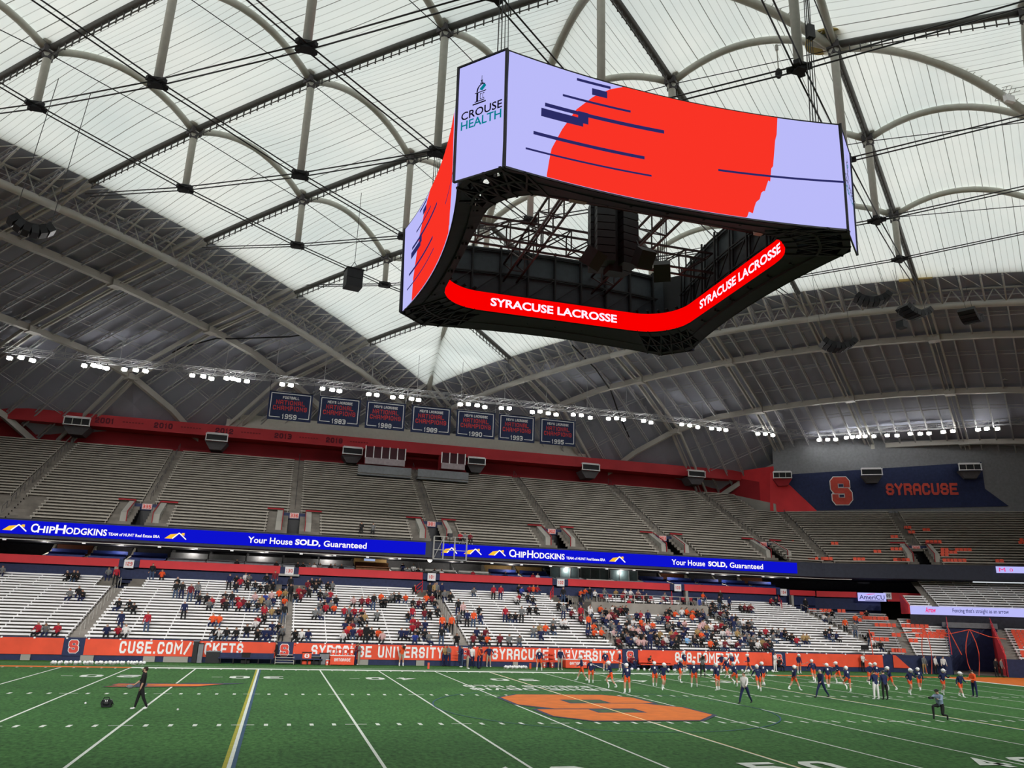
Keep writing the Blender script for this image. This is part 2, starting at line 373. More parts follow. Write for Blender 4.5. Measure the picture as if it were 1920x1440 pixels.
for k in range(-3, 4):
    lab = str(50-abs(k)*10)
    xx = k*2*YD
    num(lab[0], xx-1.75, xx-.45, False); num(lab[1], xx+.45, xx+1.75, False)
    num(lab[0], xx+1.75, xx+.45, True); num(lab[1], xx-.45, xx-1.75, True)
    if k:
        s = -1 if k < 0 else 1
        a = MB(); flat(a, xx+s*2.3-.25, FW_-7.4, xx+s*2.3+.25, FW_-7.1) if 0 else flat(a, xx-2.9, FW_-7.4, xx-2.2, FW_-7.25)
        a.build('direction_arrow', M_turf_white, floor)
sx0, sx1, sy0, sy1 = -4.4, 4.7, 19.0, 30.8
outer = [(sx0+p[0]*(sx1-sx0), sy0+p[1]*(sy1-sy0)) for p in BLOCK_S]
OS = [(0, .86), (.16, 1), (.77, 1), (.92, .86), (.92, .62), (.88, .58), (1, .44), (1, .17), (.80, 0), (.19, 0), (.04, .15), (.04, .37), (.12, .42), (0, .56)]
a = MB(); a.poly(grow([(sx0+p[0]*(sx1-sx0), sy0+p[1]*(sy1-sy0)) for p in OS], .24), lambda x, y: V((x, y, .018))); a.build('midfield_letter_outline', M_navy_turf, floor)
a = MB(); a.poly(outer, lambda x, y: V((x, y, .024))); a.build('midfield_letter', M_orange_turf, floor)
for y0, y1 in ((.25, .375), (.62, .76)):
    a = MB(); flat(a, sx0+.35*(sx1-sx0)+.22, sy0+y0*11.8+.2, sx0+.64*(sx1-sx0)-.22, sy0+y1*11.8-.2, .021); a.build('turf_inset', M_green_turf, floor)
a = MB(); put_block(a, 'ERNIE DAVIS', lambda x, y: V((x, y, .02)), 4.6, -5.0, 34.9, 33.5, gw=.8, st=.2)
a.build('field_lettering', M_turf_white, floor); a = MB(); put_block(a, 'LEGENDS FIELD', lambda x, y: V((x, y, .02)), 4.6, -5.0, 36.9, 35.5, gw=.8, st=.2); a.build('field_lettering', M_turf_white, floor)
a = MB()
for k in range(64):
    t0, t1 = 2*pi*k/64, 2*pi*(k+1)/64
    a.face([(r*cos(t), YC+r*sin(t), .022) for r, t in ((9.1, t0), (9.17, t0), (9.17, t1), (9.1, t1))])
a.build('centre_circle_line', M_blue_turf, floor)
def px_poly(mb, pts, z=.02):
    mb.poly([tuple(atZ(u, v, 0).xy) for u, v in pts], lambda x, y: V((x, y, z)))
a = MB(); px_poly(a, [(190, 1288.5), (215, 1285.5), (208, 1284), (222, 1281.5), (300, 1281.5), (330, 1282), (360, 1281), (430, 1281.5), (462, 1281.5), (400, 1285), (372, 1288), (240, 1289)]); a.build('conference_mark_outline', M_navy_turf, floor)
for pts in ([(210, 1284.6), (222, 1282.6), (256, 1283), (252, 1284.8)], [(196, 1288), (246, 1288), (254, 1285.8), (218, 1286.2)], [(276, 1284.8), (276, 1282.8), (322, 1283), (356, 1283.4), (420, 1283), (370, 1287.6), (272, 1288), (276, 1286), (330, 1286)]):
    a = MB(); px_poly(a, pts, .026); a.build('conference_mark', M_orange_turf, floor)

# ------------------------------------------------------------------ the seating bowl
# wall line: straight at Y=56, then two turns round the corner; q = distance outward, s = along
A0 = V((46.5, 56, 0)); E1 = V((cos(radians(30)), -sin(radians(30)), 0)); N1 = V((sin(radians(30)), cos(radians(30)), 0)); L1 = 99.
B0 = A0+E1*L1; E2 = V((cos(radians(40)), -sin(radians(40)), 0)); N2 = V((sin(radians(40)), cos(radians(40)), 0))
class Seg:
    def __init__(s, o, e, n, a0, a1): s.o, s.e, s.n, s.a0, s.a1 = o, e, n, a0, a1
    def P(s, t, q, z): return s.o+s.e*t+s.n*q+V((0, 0, z))
    def lim(s, q): return s.a0(q), s.a1(q)
    def hit(s, u, v, q):
        d = ray(u, v); p0 = s.o+s.n*q; t = (p0-CAM).dot(s.n)/d.dot(s.n); p = CAM+d*t
        return (p-s.o).dot(s.e), p.z
K1 = tan(radians(15)); K2 = tan(radians(5))
S0 = Seg(V((0, 56, 0)), V((1, 0, 0)), V((0, 1, 0)), lambda q: -46.5-K1*q, lambda q: 46.5+K1*q)
S1 = Seg(A0, E1, N1, lambda q: -K1*q, lambda q: 1.25+.085*q)
S2 = Seg(A0, E1, N1, lambda q: 1.25+.085*q, lambda q: 30.+q*.2)
SL = Seg(V((-46.5, 56, 0)), V((cos(radians(30)), sin(radians(30)), 0)), V((-sin(radians(30)), cos(radians(30)), 0)), lambda q: -22.-.2*q, lambda q: K1*q)
SEGS = [SL, S0, S1, S2]
def strip(mb, seg, prof, a=None, b=None):
    """sweep profile [(q,z)..] along a segment"""
    for (q0, z0), (q1, z1) in zip(prof, prof[1:]):
        l0, l1 = seg.lim(q0), seg.lim(q1)
        fa = lambda l: l[0] if a is None else max(a, l[0])
        fb = lambda l: l[1] if b is None else min(b, l[1])
        mb.face([seg.P(fa(l0), q0, z0), seg.P(fb(l0), q0, z0), seg.P(fb(l1), q1, z1), seg.P(fa(l1), q1, z1)])
# pitch wall
for nm, segs, prof, m_ in (
    ('wall_pitch', [SL, S0, S1, S2], [(0, 0), (0, 1.78), (.25, 1.78), (.25, 0)], M_navy),
    ('wall_lower_back', [SL, S0, S1], [(19.4, 6.6), (19.4, 8.3), (19.9, 8.3), (19.9, 4)], M_navy)):
    a = MB()
    for s in segs:
        if nm == 'wall_pitch' and s is S2: strip(a, s, prof, b=5.8); strip(a, s, prof, a=10.8)
        else: strip(a, s, prof)
    struct(a.build(nm, m_))
# red / navy banners on the pitch wall
RIBS = {}
def wall_banner(x0, x1, label, m_, txt=None, tx=None, zb=.46, zt=1.72, seg=S0):
    root = tag(empty('wall_banner', seg.P(x0, 0, zb)), label, 'banner')
    a = MB(); a.obox(seg.P((x0+x1)/2, -.06, (zb+zt)/2), seg.e*((x1-x0)/2), seg.n*.03, V((0, 0, (zt-zb)/2))); a.build('fabric', m_, root)
    a = MB(); n = int((x1-x0)/2.35)
    for k in range(n+1): a.obox(seg.P(x0+.3+k*2.35, -.1, zt-.0), seg.e*.07, seg.n*.04, V((0, 0, .06)))
    if n > 0: a.build('grommet_clips', M_white, root)
    if txt:
        a = MB(); put_block(a, txt, lambda x, z: seg.P(x, -.11, z), tx[0], tx[1], .64, 1.58, gw=.66, st=.19, gap=.17); a.build('lettering', M_white, root)
    return root
xs = lambda u, v: atY(u, v, 56).x
wall_banner(-62, xs(118, 1215), 'plain red banner on pitch wall left of the leftmost navy panel', M_redban)
wall_banner(xs(157, 1215), xs(517, 1225), 'red wall banner lettered CUSE.COM/TICKETS', M_redban, 'CUSE.COM/TICKETS', (xs(224, 1218), xs(455, 1225)))
wall_banner(xs(549, 1225), xs(862, 1225), 'red SYRACUSE UNIVERSITY banner behind the drinks table, below sign 130', M_redban, 'SYRACUSE UNIVERSITY', (xs(583, 1225), xs(830, 1225)))
wall_banner(xs(884, 1225), xs(1166, 1232), 'red SYRACUSE UNIVERSITY banner in the middle, below sign 102', M_redban, 'SYRACUSE UNIVERSITY', (xs(922, 1228), xs(1152, 1232)))
wall_banner(xs(1196, 1232), xs(1447, 1240), 'red wall banner lettered 888-DOME-TIX behind the players', M_redban, '888-DOME-TIX', (xs(1265, 1238), xs(1385, 1240)))
wall_banner(xs(1471, 1240), xs(1655, 1245), 'plain red banner on pitch wall right of the rightmost navy panel', M_redban)
r_ = tag(empty('wall_banner', S1.P(0, 0, .5)), 'short red banner end with slanted right edge on corner wall', 'banner')
a = MB(); a.poly([(-.0, .46), (1.6, .46), (.3, 1.72), (0, 1.72)], lambda s, z: S1.P(s, -.06, z), .04, -S1.n); a.build('fabric', M_redban, r_)
for k, (u, w_, where) in enumerate(((137, 20, 'leftmost, left of the CUSE.COM banner'), (533, 16, 'second from left, below sign 130'), (872, 13, 'third from left, behind the standing group'), (1181, 14, 'fourth from left, behind the players'), (1459, 12, 'rightmost, below sign 104'))):
    x0, x1 = xs(u-w_, 1222), xs(u+w_, 1222)
    root = tag(empty('letter_panel', (x0, 55.9, .4)), 'navy wall panel with outlined red S, '+where, 'wall panel', 'navy S panels on the pitch wall')
    a = MB(); a.box((x0+x1)/2, 55.93, 1.08, x1-x0, .06, 1.4); a.build('panel', M_navy, root)
    c = (x0+x1)/2; hw = min(.36, (x1-x0)*.3); P = [(c-hw+p[0]*2*hw, .62+p[1]*.96) for p in BLOCK_S]
    a = MB(); a.poly(grow([(c-hw+p[0]*2*hw, .62+p[1]*.96) for p in OUT_S], .05), lambda x, z: V((x, 55.88, z))); a.build('letter_outline', M_white, root)
    a = MB(); a.poly(P, lambda x, z: V((x, 55.86, z))); a.build('letter', M_txtred, root)
    for y0, y1 in ((.25, .375), (.62, .76)):
        a = MB(); a.face([(c-hw+x*2*hw, 55.85, .62+y*.96) for x, y in ((.40, y0+.02), (.60, y0+.02), (.60, y1-.02), (.40, y1-.02))]); a.build('letter_counter', M_navy, root)

# --- terraces with benches
def make_bench(parent, seg, s0, s1, q, z, m_, depth=.34, th=.145, sup=2.6, zf=.42):
    a = MB(); a.obox(seg.P((s0+s1)/2, q, z-th/2), seg.e*((s1-s0)/2), seg.n*(depth/2), V((0, 0, th/2)))
    n = max(1, int((s1-s0)/sup)); 
    for k in range(n+1):
        s = s0+.15+(s1-s0-.3)*k/n; a.obox(seg.P(s, q-.02, z-zf/2-.02), seg.e*.035, seg.n*.12, V((0, 0, zf/2)))
    return a.build('bench', m_, parent)
def block(label, seg, s0, s1, q0, z0, dq, dz, rows, m_, name='bleacher_block', cut=None, group=None, sup=2.6):
    """s0,s1: numbers or functions of q. cut(row)->(s0,s1) override"""
    f0 = s0 if callable(s0) else (lambda q: s0); f1 = s1 if callable(s1) else (lambda q: s1)
    root = tag(empty(name, seg.P(f0(q0), q0, z0-.45)), label, 'bleachers', group)
    a = MB()
    for r in range(rows):
        q = q0+dq*r; z = z0+dz*r-.43; fr = q-dq*.62; bk = q+dq*.38
        a.face([seg.P(f0(q), fr, z), seg.P(f1(q), fr, z), seg.P(f1(q), bk, z), seg.P(f0(q), bk, z)])
        a.face([seg.P(f0(q), bk, z), seg.P(f1(q), bk, z), seg.P(f1(q), bk, z+dz), seg.P(f0(q), bk, z+dz)])
    a.build('terrace_steps', M_conc_dark, root)
    for r in range(rows):
        q = q0+dq*r; L = [(f0(q), f1(q))]
        if cut: L = cut(r, f0(q), f1(q))
        for x0, x1 in L:
            if x1-x0 > .6: make_bench(root, seg, x0, x1, q, z0+dz*r, m_, sup=sup)
    return root
def aisle(label, seg, f0, f1, q0, z0, dq, dz, rows, rail=False, ms=None, mr=None):
    root = tag(empty('stair_aisle', seg.P(f0(q0), q0, z0-.45)), label, 'stairs')
    a = MB()
    for r in range(rows*2):
        q = q0+dq*r/2; z = z0+dz*r/2-.43; fr = q-dq*.62; bk = fr+dq/2; l, h = f0(q), f1(q)
        a.face([seg.P(l, fr, z), seg.P(h, fr, z), seg.P(h, bk, z), seg.P(l, bk, z)]); a.face([seg.P(l, bk, z), seg.P(h, bk, z), seg.P(h, bk, z+dz/2), seg.P(l, bk, z+dz/2)])
    a.build('steps', ms or (M_conc_dark if z0 > 10 else M_conc), root)
    if rail:
        a = MB()
        for r in range(1, rows, 3):
            q = q0+dq*r; z = z0+dz*r-.43; m = (f0(q)+f1(q))/2
            a.path([seg.P(m, q, z), seg.P(m, q, z+.9), seg.P(m, q+dq*1.6, z+.9+dz*1.6), seg.P(m, q+dq*1.6, z+dz*1.6)], .035, 4)
        a.build('handrail', M_duct if z0 > 10 else M_steel, root)['kind'] = 'stuff'
    return root
LQ0, LZ0, LDQ, LDZ, LR = .7, 2.0, .86, .26, 21
LA = [-33.0, -16.6, -.6, 15.3, 31.6]; AW = .62
edge = [None]+LA+[None]
names = ['left of sign 129', 'between signs 129 and 130', 'between signs 130 and 101', 'between signs 101 and 102', 'between signs 102 and 103', 'between signs 103 and 104']
def lower_cut(i):
    def c(r, a, b):
        L = [(a, b)]
        if i == 4 and 13 <= r <= 17: return []              # wheelchair platform
        if i == 4 and r > 17: return [(a+4.5, b-1.2)]
        if r >= 17:                                          # vomitory mouths at the top of each aisle
            L = [(a+1.5 if i > 0 else a, b-1.5 if i < 5 else b)]
        return L
    return c
BLK = []
for i in range(6):
    x0 = -60 if i == 0 else LA[i-1]+AW; x1 = LA[i]-AW if i < 5 else 46.3
    BLK.append((x0, x1))
    g = block('lower tier of white benches '+names[i]+', '+['leftmost block', 'second block from left', 'third block from left', 'fourth block from left', 'fifth block, crowded', 'sixth block from left'][i], S0, x0, x1, LQ0, LZ0, LDQ, LDZ, LR, M_bench_w, cut=lower_cut(i))
for i, x in enumerate(LA):
    aisle('concrete stair aisle in lower tier below sign '+['129, leftmost', '130, second from left', '101, third from left', '102, fourth from left', '103, through the crowd'][i], S0, lambda q, x=x: x-AW, lambda q, x=x: x+AW, LQ0, LZ0, LDQ, LDZ, LR-4, True)
aisle('concrete stair aisle in lower tier below sign 104', S0, lambda q: 46.3, lambda q: 47.5, LQ0, LZ0, LDQ, LDZ, LR-4, True)
root = tag(empty('viewing_platform', (16, 66.5, 4.6)), 'grey concrete wheelchair platform below signs 102 and 103', 'platform')
a = MB(); a.box(23.6, 69.7, 5.45, 14.6, 5.2, 1.7); a.build('deck', M_conc, root)
a = MB()
for k in range(13): a.bar((17+k*1.15, 67.2, 6.3), (17+k*1.15, 67.2, 7.2), .05)
a.bar((16.8, 67.2, 7.2), (30.6, 67.2, 7.2), .05); a.build('railing', M_steel, root)
for k in range(10):
    root2 = tag(empty('folding_chair', (18.2+k*1.3, 68.6+(k % 2)*.5, 6.3)), 'dark red folding chair on wheelchair platform, number %s from left' % ['one', 'two', 'three', 'four', 'five', 'six', 'seven', 'eight', 'nine', 'ten'][k], 'chair', 'folding chairs on the platform')
    o = root2.location; a = MB(); a.box(o.x, o.y, o.z+.45, .45, .42, .04); a.build('seat', M_reddark, root2)
    a = MB(); a.box(o.x, o.y+.22, o.z+.75, .45, .04, .34); a.build('backrest', M_reddark, root2)
    a = MB(); [a.bar((o.x+i, o.y-.18, o.z), (o.x+i, o.y+.22, o.z+.8), .03) for i in (-.2, .2)]; [a.bar((o.x+i, o.y+.22, o.z), (o.x+i, o.y-.16, o.z+.45), .03) for i in (-.2, .2)]; a.build('legs', M_dark, root2)
# corner blocks, lower tier
tA, tB = 5.8, 10.8
tl_ = lambda q: tA+.24*q-.15
block('grey benches with orange seats between sign 104 stairs and the corner fold', S0, 47.5, lambda q: 46.5+K1*q, LQ0+LDQ*6, LZ0+LDZ*6, LDQ, LDZ, 12, M_bench_r)
block('grey corner benches with orange seats, left of the stairs below sign 105', S1, lambda q: -K1*q+.1, lambda q: 1.25+.085*q, LQ0, LZ0, LDQ, LDZ, 17, M_bench_r)
aisle('concrete stair aisle in corner below sign 105', S2, lambda q: 1.3+.085*q, lambda q: 2.3+.085*q, LQ0, LZ0, LDQ, LDZ, 15)
block('white benches with red seats beside the navy tunnel mouth', S2, lambda q: 2.35+.085*q, tl_, LQ0, LZ0, LDQ, LDZ, 15, M_bench_w, sup=1.5)
block('short white bench rows above the navy tunnel mouth', S2, lambda q: tl_(q)+.2, lambda q: tB+.2*q, LQ0+LDQ*12.3, LZ0+LDZ*13, LDQ, LDZ, 2, M_bench_w, sup=1.5)
block('white benches with orange seats right of the tunnel, at right picture edge', S2, lambda q: tB+.2*q+1.4, lambda q: tB+12, LQ0, LZ0, LDQ, LDZ, 13, M_bench_w, sup=1.5)
aisle('concrete stair right of the navy tunnel', S2, lambda q: tB+.1+.2*q, lambda q: tB+1.4+.2*q, LQ0, LZ0, LDQ, LDZ, 13)
# tunnel
root = tag(empty('field_tunnel', S2.P(tA, 0, 0)), 'navy players tunnel mouth in the corner stand with red sloping side rail', 'tunnel')
a = MB()
def tw(pts, m): pass
a.poly([(0, 0), (10, 0), (10, 5.3), (0, 1.9)], lambda q, z: S2.P(tA+.24*q, q, z), .12, -S2.e)
a.obox(S2.P((tA+tB)/2+2.2, 10.0, 2.6), S2.e*((tB-tA)/2+.4), S2.n*.15, V((0, 0, 2.6)))
a.build('tunnel_wall', M_navy, root)
a = MB(); a.obox(S2.P((tA+tB)/2+2.2, 9.7, 5.05), S2.e*((tB-tA)/2+.4), S2.n*.1, V((0, 0, .3))); a.build('lintel', M_grey, root)
a = MB(); a.poly([(0, 0), (10, 0), (10, 5.3), (0, 2.1)], lambda q, z: S2.P(tB+.2*q, q, z), .12, S2.e); a.build('side_wall', M_red, root)
for side, f in (('left', lambda q: tA+.24*q), ('right', lambda q: tB+.2*q)):
    a = MB(); pts = [(0, 2.0), (10, 5.2)]
    for dz in (.35, .75): a.tube(S2.P(f(0), 0, 2.0+dz), S2.P(f(10), 10, 5.2+dz), .03)
    for k in range(8): q = k*1.35; a.tube(S2.P(f(q), q, 2.0+q*.32), S2.P(f(q), q, 2.75+q*.32), .035)
    a.build('handrail', M_red, root)['kind'] = 'stuff'
# upper deck
UQ0, UZ0, UDQ, UDZ, UR = 15.9, 12.75, .735, .398, 30
UA = [-45.2, -32.4, -16.7, -.7, 14.6, 29.9, 44.9]
unames = ['beyond the leftmost upper aisle', 'left of sign 335, second from left', 'between signs 335 and 336, third from left', 'between signs 336 and 301, fourth from left', 'between signs 301 and 302, under right press box', 'between signs 302 and 303, sixth from left', 'left of the corner doorway, seventh from left', 'narrow, right of the corner doorway aisle']
def ucut(i):
    def c(r, a, b):
        if r < 7: return [(a+(2.2 if i >= 1 else 0), b-(2.2 if i < 7 else 0))]
        return [(a, b)]
    return c
for i in range(8):
    x0 = -56 if i == 0 else UA[i-1]+.65
    x1 = UA[i]-.65 if i < 7 else None
    if i < 7: block('upper deck of grey benches '+unames[i], S0, x0, x1, UQ0, UZ0, UDQ, UDZ, UR, M_bench_g, cut=ucut(i), sup=30)
    else:
        block('upper deck of grey benches '+unames[i], S0, x0, lambda q: 46.5+K1*q if q < UQ0+UDQ*21.5 else 51.2, UQ0, UZ0, UDQ, UDZ, UR, M_bench_g, sup=30)
for i, x in enumerate(UA):
    aisle('concrete stair aisle in upper deck '+['at far left', 'above sign 335, second from left', 'above sign 336, third from left', 'above sign 301 at the camera stand', 'above sign 302, fifth from left', 'above sign 303, sixth from left', 'above the corner doorway'][i], S0, lambda q, x=x: x-.65, lambda q, x=x: x+.65, UQ0+(UDQ*7 if i else 0), UZ0+(UDZ*7 if i else 0), UDQ, UDZ, UR-(7 if i else 0), True)
u6 = S2.hit(1732, 1050, 15.5)[0]+.3
aisle('narrow stair aisle at the upper corner fold', S1, lambda q: -K1*q, lambda q: -K1*q+1.3, UQ0, UZ0, UDQ, UDZ, 22, True)
block('corner upper deck of grey benches left of sign 306', S1, lambda q: -K1*q+1.3, lambda q: u6-.7, UQ0, UZ0, UDQ, UDZ, 22, M_bench_g, sup=30, cut=lambda r, a, b: [(a, b-1.2)] if r < 5 else [(a, b)])
block('corner upper deck of grey benches right of sign 306', S2, lambda q: u6+.7, lambda q: 30+.2*q, UQ0, UZ0, UDQ, UDZ, 22, M_bench_g, sup=30, cut=lambda r, a, b: [(a+1.2, b)] if r < 5 else [(a, b)])
aisle('concrete stair aisle above sign 306', S2, lambda q: u6-.7, lambda q: u6+.7, UQ0+UDQ*5, UZ0+UDZ*5, UDQ, UDZ, 17, True)
# concrete vomitories in the upper deck
def vomitory(seg, s, sign, label, w_=1.15, r0=0, q=UQ0+UDQ*1.2, z=UZ0+.1, ztop=1.9, big=False):
    root = tag(empty('vomitory', seg.P(s, q, z)), label, 'entrance')
    for d in (-1, 1):
        a = MB(); a.poly([(0, -.5), (3.8, 1.3), (3.8, 2.5), (.2, .9)], lambda y, zz, d=d: seg.P(s+d*(w_+.45)-.3, q+y, z+zz), .6, seg.e); a.build('side_wall', M_conc_light, root)
    a = MB(); a.obox(seg.P(s, q+3.9, z+.9), seg.e*(w_+.2), seg.n*.12, V((0, 0, 1.3))); a.build('doorway', M_black, root)
    a = MB(); a.obox(seg.P(s, q+3.65, z+1.9), seg.e*(w_+.15), seg.n*.08, V((0, 0, .35))); a.build('lintel', M_navy, root)
    for d in (-1, 1):
        a = MB(); a.bar(seg.P(s+d*(w_+.1), q, z+1.0), seg.P(s+d*(w_+.1), q+3.7, z+2.6), .08); a.bar(seg.P(s+d*(w_+.1), q, z+1.0), seg.P(s+d*(w_+.1), q, z-.2), .08)
        a.bar(seg.P(s+d*(w_+.1), q+3.9, z+2.65), seg.P(s+d*(w_+1.9), q+3.9, z+2.65), .08, .16); a.build('red_railing', M_reddark, root)
    a = MB(); a.obox(seg.P(s, q+3.5, z+1.95), seg.e*.5, seg.n*.04, V((0, 0, .3))); pl = a.build('sign_plate', mat('pale_pink_plate', (.7, .5, .5), .6), root)
    a = MB(); put_block(a, sign, lambda x, zz: seg.P(x, q+3.43, zz), s-.42, s+.42, z+1.75, z+2.15, st=.2); o = a.build('lettering', M_txtred); o.parent = pl; o.location = WORLD[o.name]-WORLD[root.name]
    return root
for x, sg, wh in zip(UA[1:], ('335', '336', '301', '302', '303', '305'), ('leftmost', 'second from left', 'behind the camera stand', 'fourth from left', 'fifth from left', 'sixth, near the corner fold')):
    vomitory(S0, x, sg, 'upper deck doorway with red rails and plate '+sg+', '+wh)
vomitory(S2, u6, '306', 'upper deck doorway with plate 306 in the right corner deck', q=UQ0+.6)
# front fascia of the upper deck
a = MB()
for s in SEGS: strip(a, s, [(16.2, 12.35), (15.5, 12.35), (15.5, 10.55), (16.2, 10.45), (27, 10.6)])
struct(a.build('trim_upper_fascia', M_fascia))
a = MB()
for s in (SL, S0): strip(a, s, [(15.3, 10.28), (15.3, 10.36), (15.42, 10.36)])
strip(a, S1, [(15.3, 10.28), (15.3, 10.36), (15.42, 10.36)], b=-1)
struct(a.build('trim_light_rail', M_steel))
for k in range(26):
    x = -44+k*3.55; a = MB(); a.box(x, 71.25, 10.22, .32, .2, .14); tag(a.build('soffit_lamp', M_white), 'small white soffit lamp under the upper deck front edge, %s from left' % NTH[k], 'lamp', 'small white soffit lamps under the blue screen strip')
# back walls of the upper deck
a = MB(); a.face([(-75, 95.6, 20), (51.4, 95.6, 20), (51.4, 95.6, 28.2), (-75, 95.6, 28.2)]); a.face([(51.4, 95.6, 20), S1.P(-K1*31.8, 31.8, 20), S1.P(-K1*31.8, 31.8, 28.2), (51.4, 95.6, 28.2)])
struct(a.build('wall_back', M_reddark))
a = MB(); a.obox((-11.5, 94.2, 27.35), (64, 0, 0), (0, 1.3, 0), (0, 0, .78)); struct(a.build('trim_red_fascia', M_redfas))
a = MB(); a.box(0, 96, 33.5, 230, .3, 11); struct(a.build('wall_above_fascia', M_deck))
a = MB()
for s in (S1, S2): strip(a, s, [(31.6, 20), (31.6, 33)])
struct(a.build('wall_corner', M_grey))
a = MB(); a.poly([(51.4, 95.4, ), (54.9, 87.6)], lambda x, y: V((x, y, 0))) if 0 else None
# parapet that steps down to the corner
a.obox((53.1, 91.4, 22.6), V((1.75, -3.95, -1.2)), (.12, .06, 0), (0, 0, .9)); a.build('trim_parapet', M_conc_light); struct(bpy.data.objects['trim_parapet'])
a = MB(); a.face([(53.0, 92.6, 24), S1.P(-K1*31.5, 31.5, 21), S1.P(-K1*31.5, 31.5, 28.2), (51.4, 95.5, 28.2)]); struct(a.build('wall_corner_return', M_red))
# colour fields on the corner wall
def cornerpt(u, v, q=31.45):
    s, z = S1.hit(u, v, q); 
    if s <= L1+K2*q: return S1, s, z
    s, z = S2.hit(u, v, q); return S2, s, z
LC = L1+K2*31.5
def unroll(u, v):
    sg, s, z = cornerpt(u, v); return (s if sg is S1 else LC+s+K2*31.5, z)
def rollpt(s, z, q): return S1.P(s, q, z) if s <= LC else S2.P(s-LC-K2*31.5, q, z)
def paint(pts, name, m_, q):
    P = [unroll(u, v) for u, v in pts]; a = MB(); s = min(p[0] for p in P); s1 = max(p[0] for p in P)
    # slice by columns so that it follows the fold
    xs_ = sorted(set([p[0] for p in P]+[LC]+[s+(s1-s)*k/24 for k in range(25)])); xs_ = [x for x in xs_ if s <= x <= s1]
    def span(x):
        ys = []
        for i in range(len(P)):
            (ax, ay), (bx, by) = P[i], P[(i+1) % len(P)]
            if ax != bx and min(ax, bx)-1e-9 <= x <= max(ax, bx)+1e-9: ys.append(ay+(by-ay)*(x-ax)/(bx-ax))
        return (min(ys), max(ys)) if ys else None
    for x0, x1 in zip(xs_, xs_[1:]):
        e = (x1-x0)*1e-3; A, B = span(x0+e), span(x1-e)
        if A and B: a.face([rollpt(x0, A[0], q), rollpt(x1, B[0], q), rollpt(x1, B[1], q), rollpt(x0, A[1], q)])
    o = a.build(name, m_, bpy.data.objects['wall_corner']); return o
paint([(1444, 960), (1532, 958), (1476, 905), (1450, 886), (1444, 886)], 'red_paint_field', M_red, 31.5)
paint([(1476, 905), (1532, 957), (1892, 949), (1822, 898), (1840, 866), (1486, 889)], 'navy_paint_field', M_navy, 31.5)
wc = bpy.data.objects['wall_corner']
s0_, zt_ = unroll(1556, 895); s1_, zb_ = unroll(1599, 946)
P = [(s0_+p[0]*(s1_-s0_), zb_+p[1]*(zt_-zb_)) for p in BLOCK_S]
a = MB(); a.poly(grow([(s0_+p[0]*(s1_-s0_), zb_+p[1]*(zt_-zb_)) for p in OUT_S], .12), lambda s, z: rollpt(s, z, 31.42)); a.build('letter_outline', M_white, wc)
a = MB(); a.poly(P, lambda s, z: rollpt(s, z, 31.36)); a.build('letter', mat('brick_red_letter', (.55, .07, .05), .6), wc)
for y0, y1 in ((.25, .375), (.62, .76)):
    a = MB(); a.face([rollpt(s0_+x*(s1_-s0_), zb_+y*(zt_-zb_), 31.34) for x, y in ((.39, y0+.02), (.61, y0+.02), (.61, y1-.02), (.39, y1-.02))]); a.build('letter_counter', M_navy, wc)
s0_, zt_ = unroll(1660, 908); s1_, zb_ = unroll(1797, 926)
a = MB(); put_block(a, 'SYRACUSE', lambda s, z: rollpt(s, z, 31.38), s0_, s1_, zb_-.15, zt_+.1, gw=.8, st=.22, gap=.1); a.build('lettering', mat('brick_red_letter', (.55, .07, .05)), wc)
# years on the red fascia and the cream wall above
rf = bpy.data.objects['trim_red_fascia']
for t, u, v in (('2001', 197, 785), ('2010', 307, 795), ('2012', 421, 806), ('2013', 531, 817), ('2018', 627, 824)):
    x = atY(u, v, 92.9).x; a = MB(); put_block(a, t, lambda xx, z: V((xx, 92.86, z)), x-1.15, x+1.15, 27.0, 27.75, gw=.75, st=.24); a.build('year_lettering', mat('maroon_lettering', (.12, .01, .025)), rf)
    if t != '2018' or 1:
        a = MB()
        for k in range(7): a.box(x+2.3+k*.38, 92.87, 27.42, .26, .02, .16)
        a.build('small_lettering', M_txtdim, rf)
a = MB()
for x0, x1, z0, z1 in ((atY(425, 790, 94.2).x, atY(450, 790, 94.2).x, 28.1, 29.4), (atY(450, 790, 94.2).x, atY(1078, 820, 94.2).x, 28.1, 30.2), (atY(1078, 830, 94.2).x, atY(1098, 840, 94.2).x, 28.1, 28.9)):
    a.box((x0+x1)/2, 94.3, (z0+z1)/2, x1-x0, .4, z1-z0)
struct(a.build('wall_cream_panel', M_cream))
a = MB()
for s in SEGS: strip(a, s, [(40.5, 0), (40.5, 30)]); strip(a, s, [(1, .02), (40, .02)])
strip(a, S0, [(19, 7.0), (30, 7.0)])
struct(a.build('wall_outer', M_conc_dark))
# near side and ends of the hall, behind the photographer
a = MB()
for y0, z0, dy in ((-7.5, 0, -1),):
    a.face([(-90, y0, 0), (90, y0, 0), (90, y0, 1.7), (-90, y0, 1.7)])
    a.face([(-90, y0, 1.7), (90, y0, 1.7), (90, -26, 6.2), (-90, -26, 6.2)] if 0 else [(-90, -7.5, .9), (90, -7.5, .9), (90, -27, 4.6), (-90, -27, 4.6)])
    a.face([(-90, -22.8, 12.3), (90, -22.8, 12.3), (90, -47, 25), (-90, -47, 25)])
    a.face([(-90, -27, 4), (90, -27, 4), (90, -27, 13), (-90, -27, 13)])
    a.face([(-90, -47, 20), (90, -47, 20), (90, -47, 42), (-90, -47, 42)])
    a.face([(-90, -22.8, 10.8), (90, -22.8, 10.8), (90, -22.8, 12.3), (-90, -22.8, 12.3)])
struct(a.build('wall_near_stand', M_conc))
a = MB()
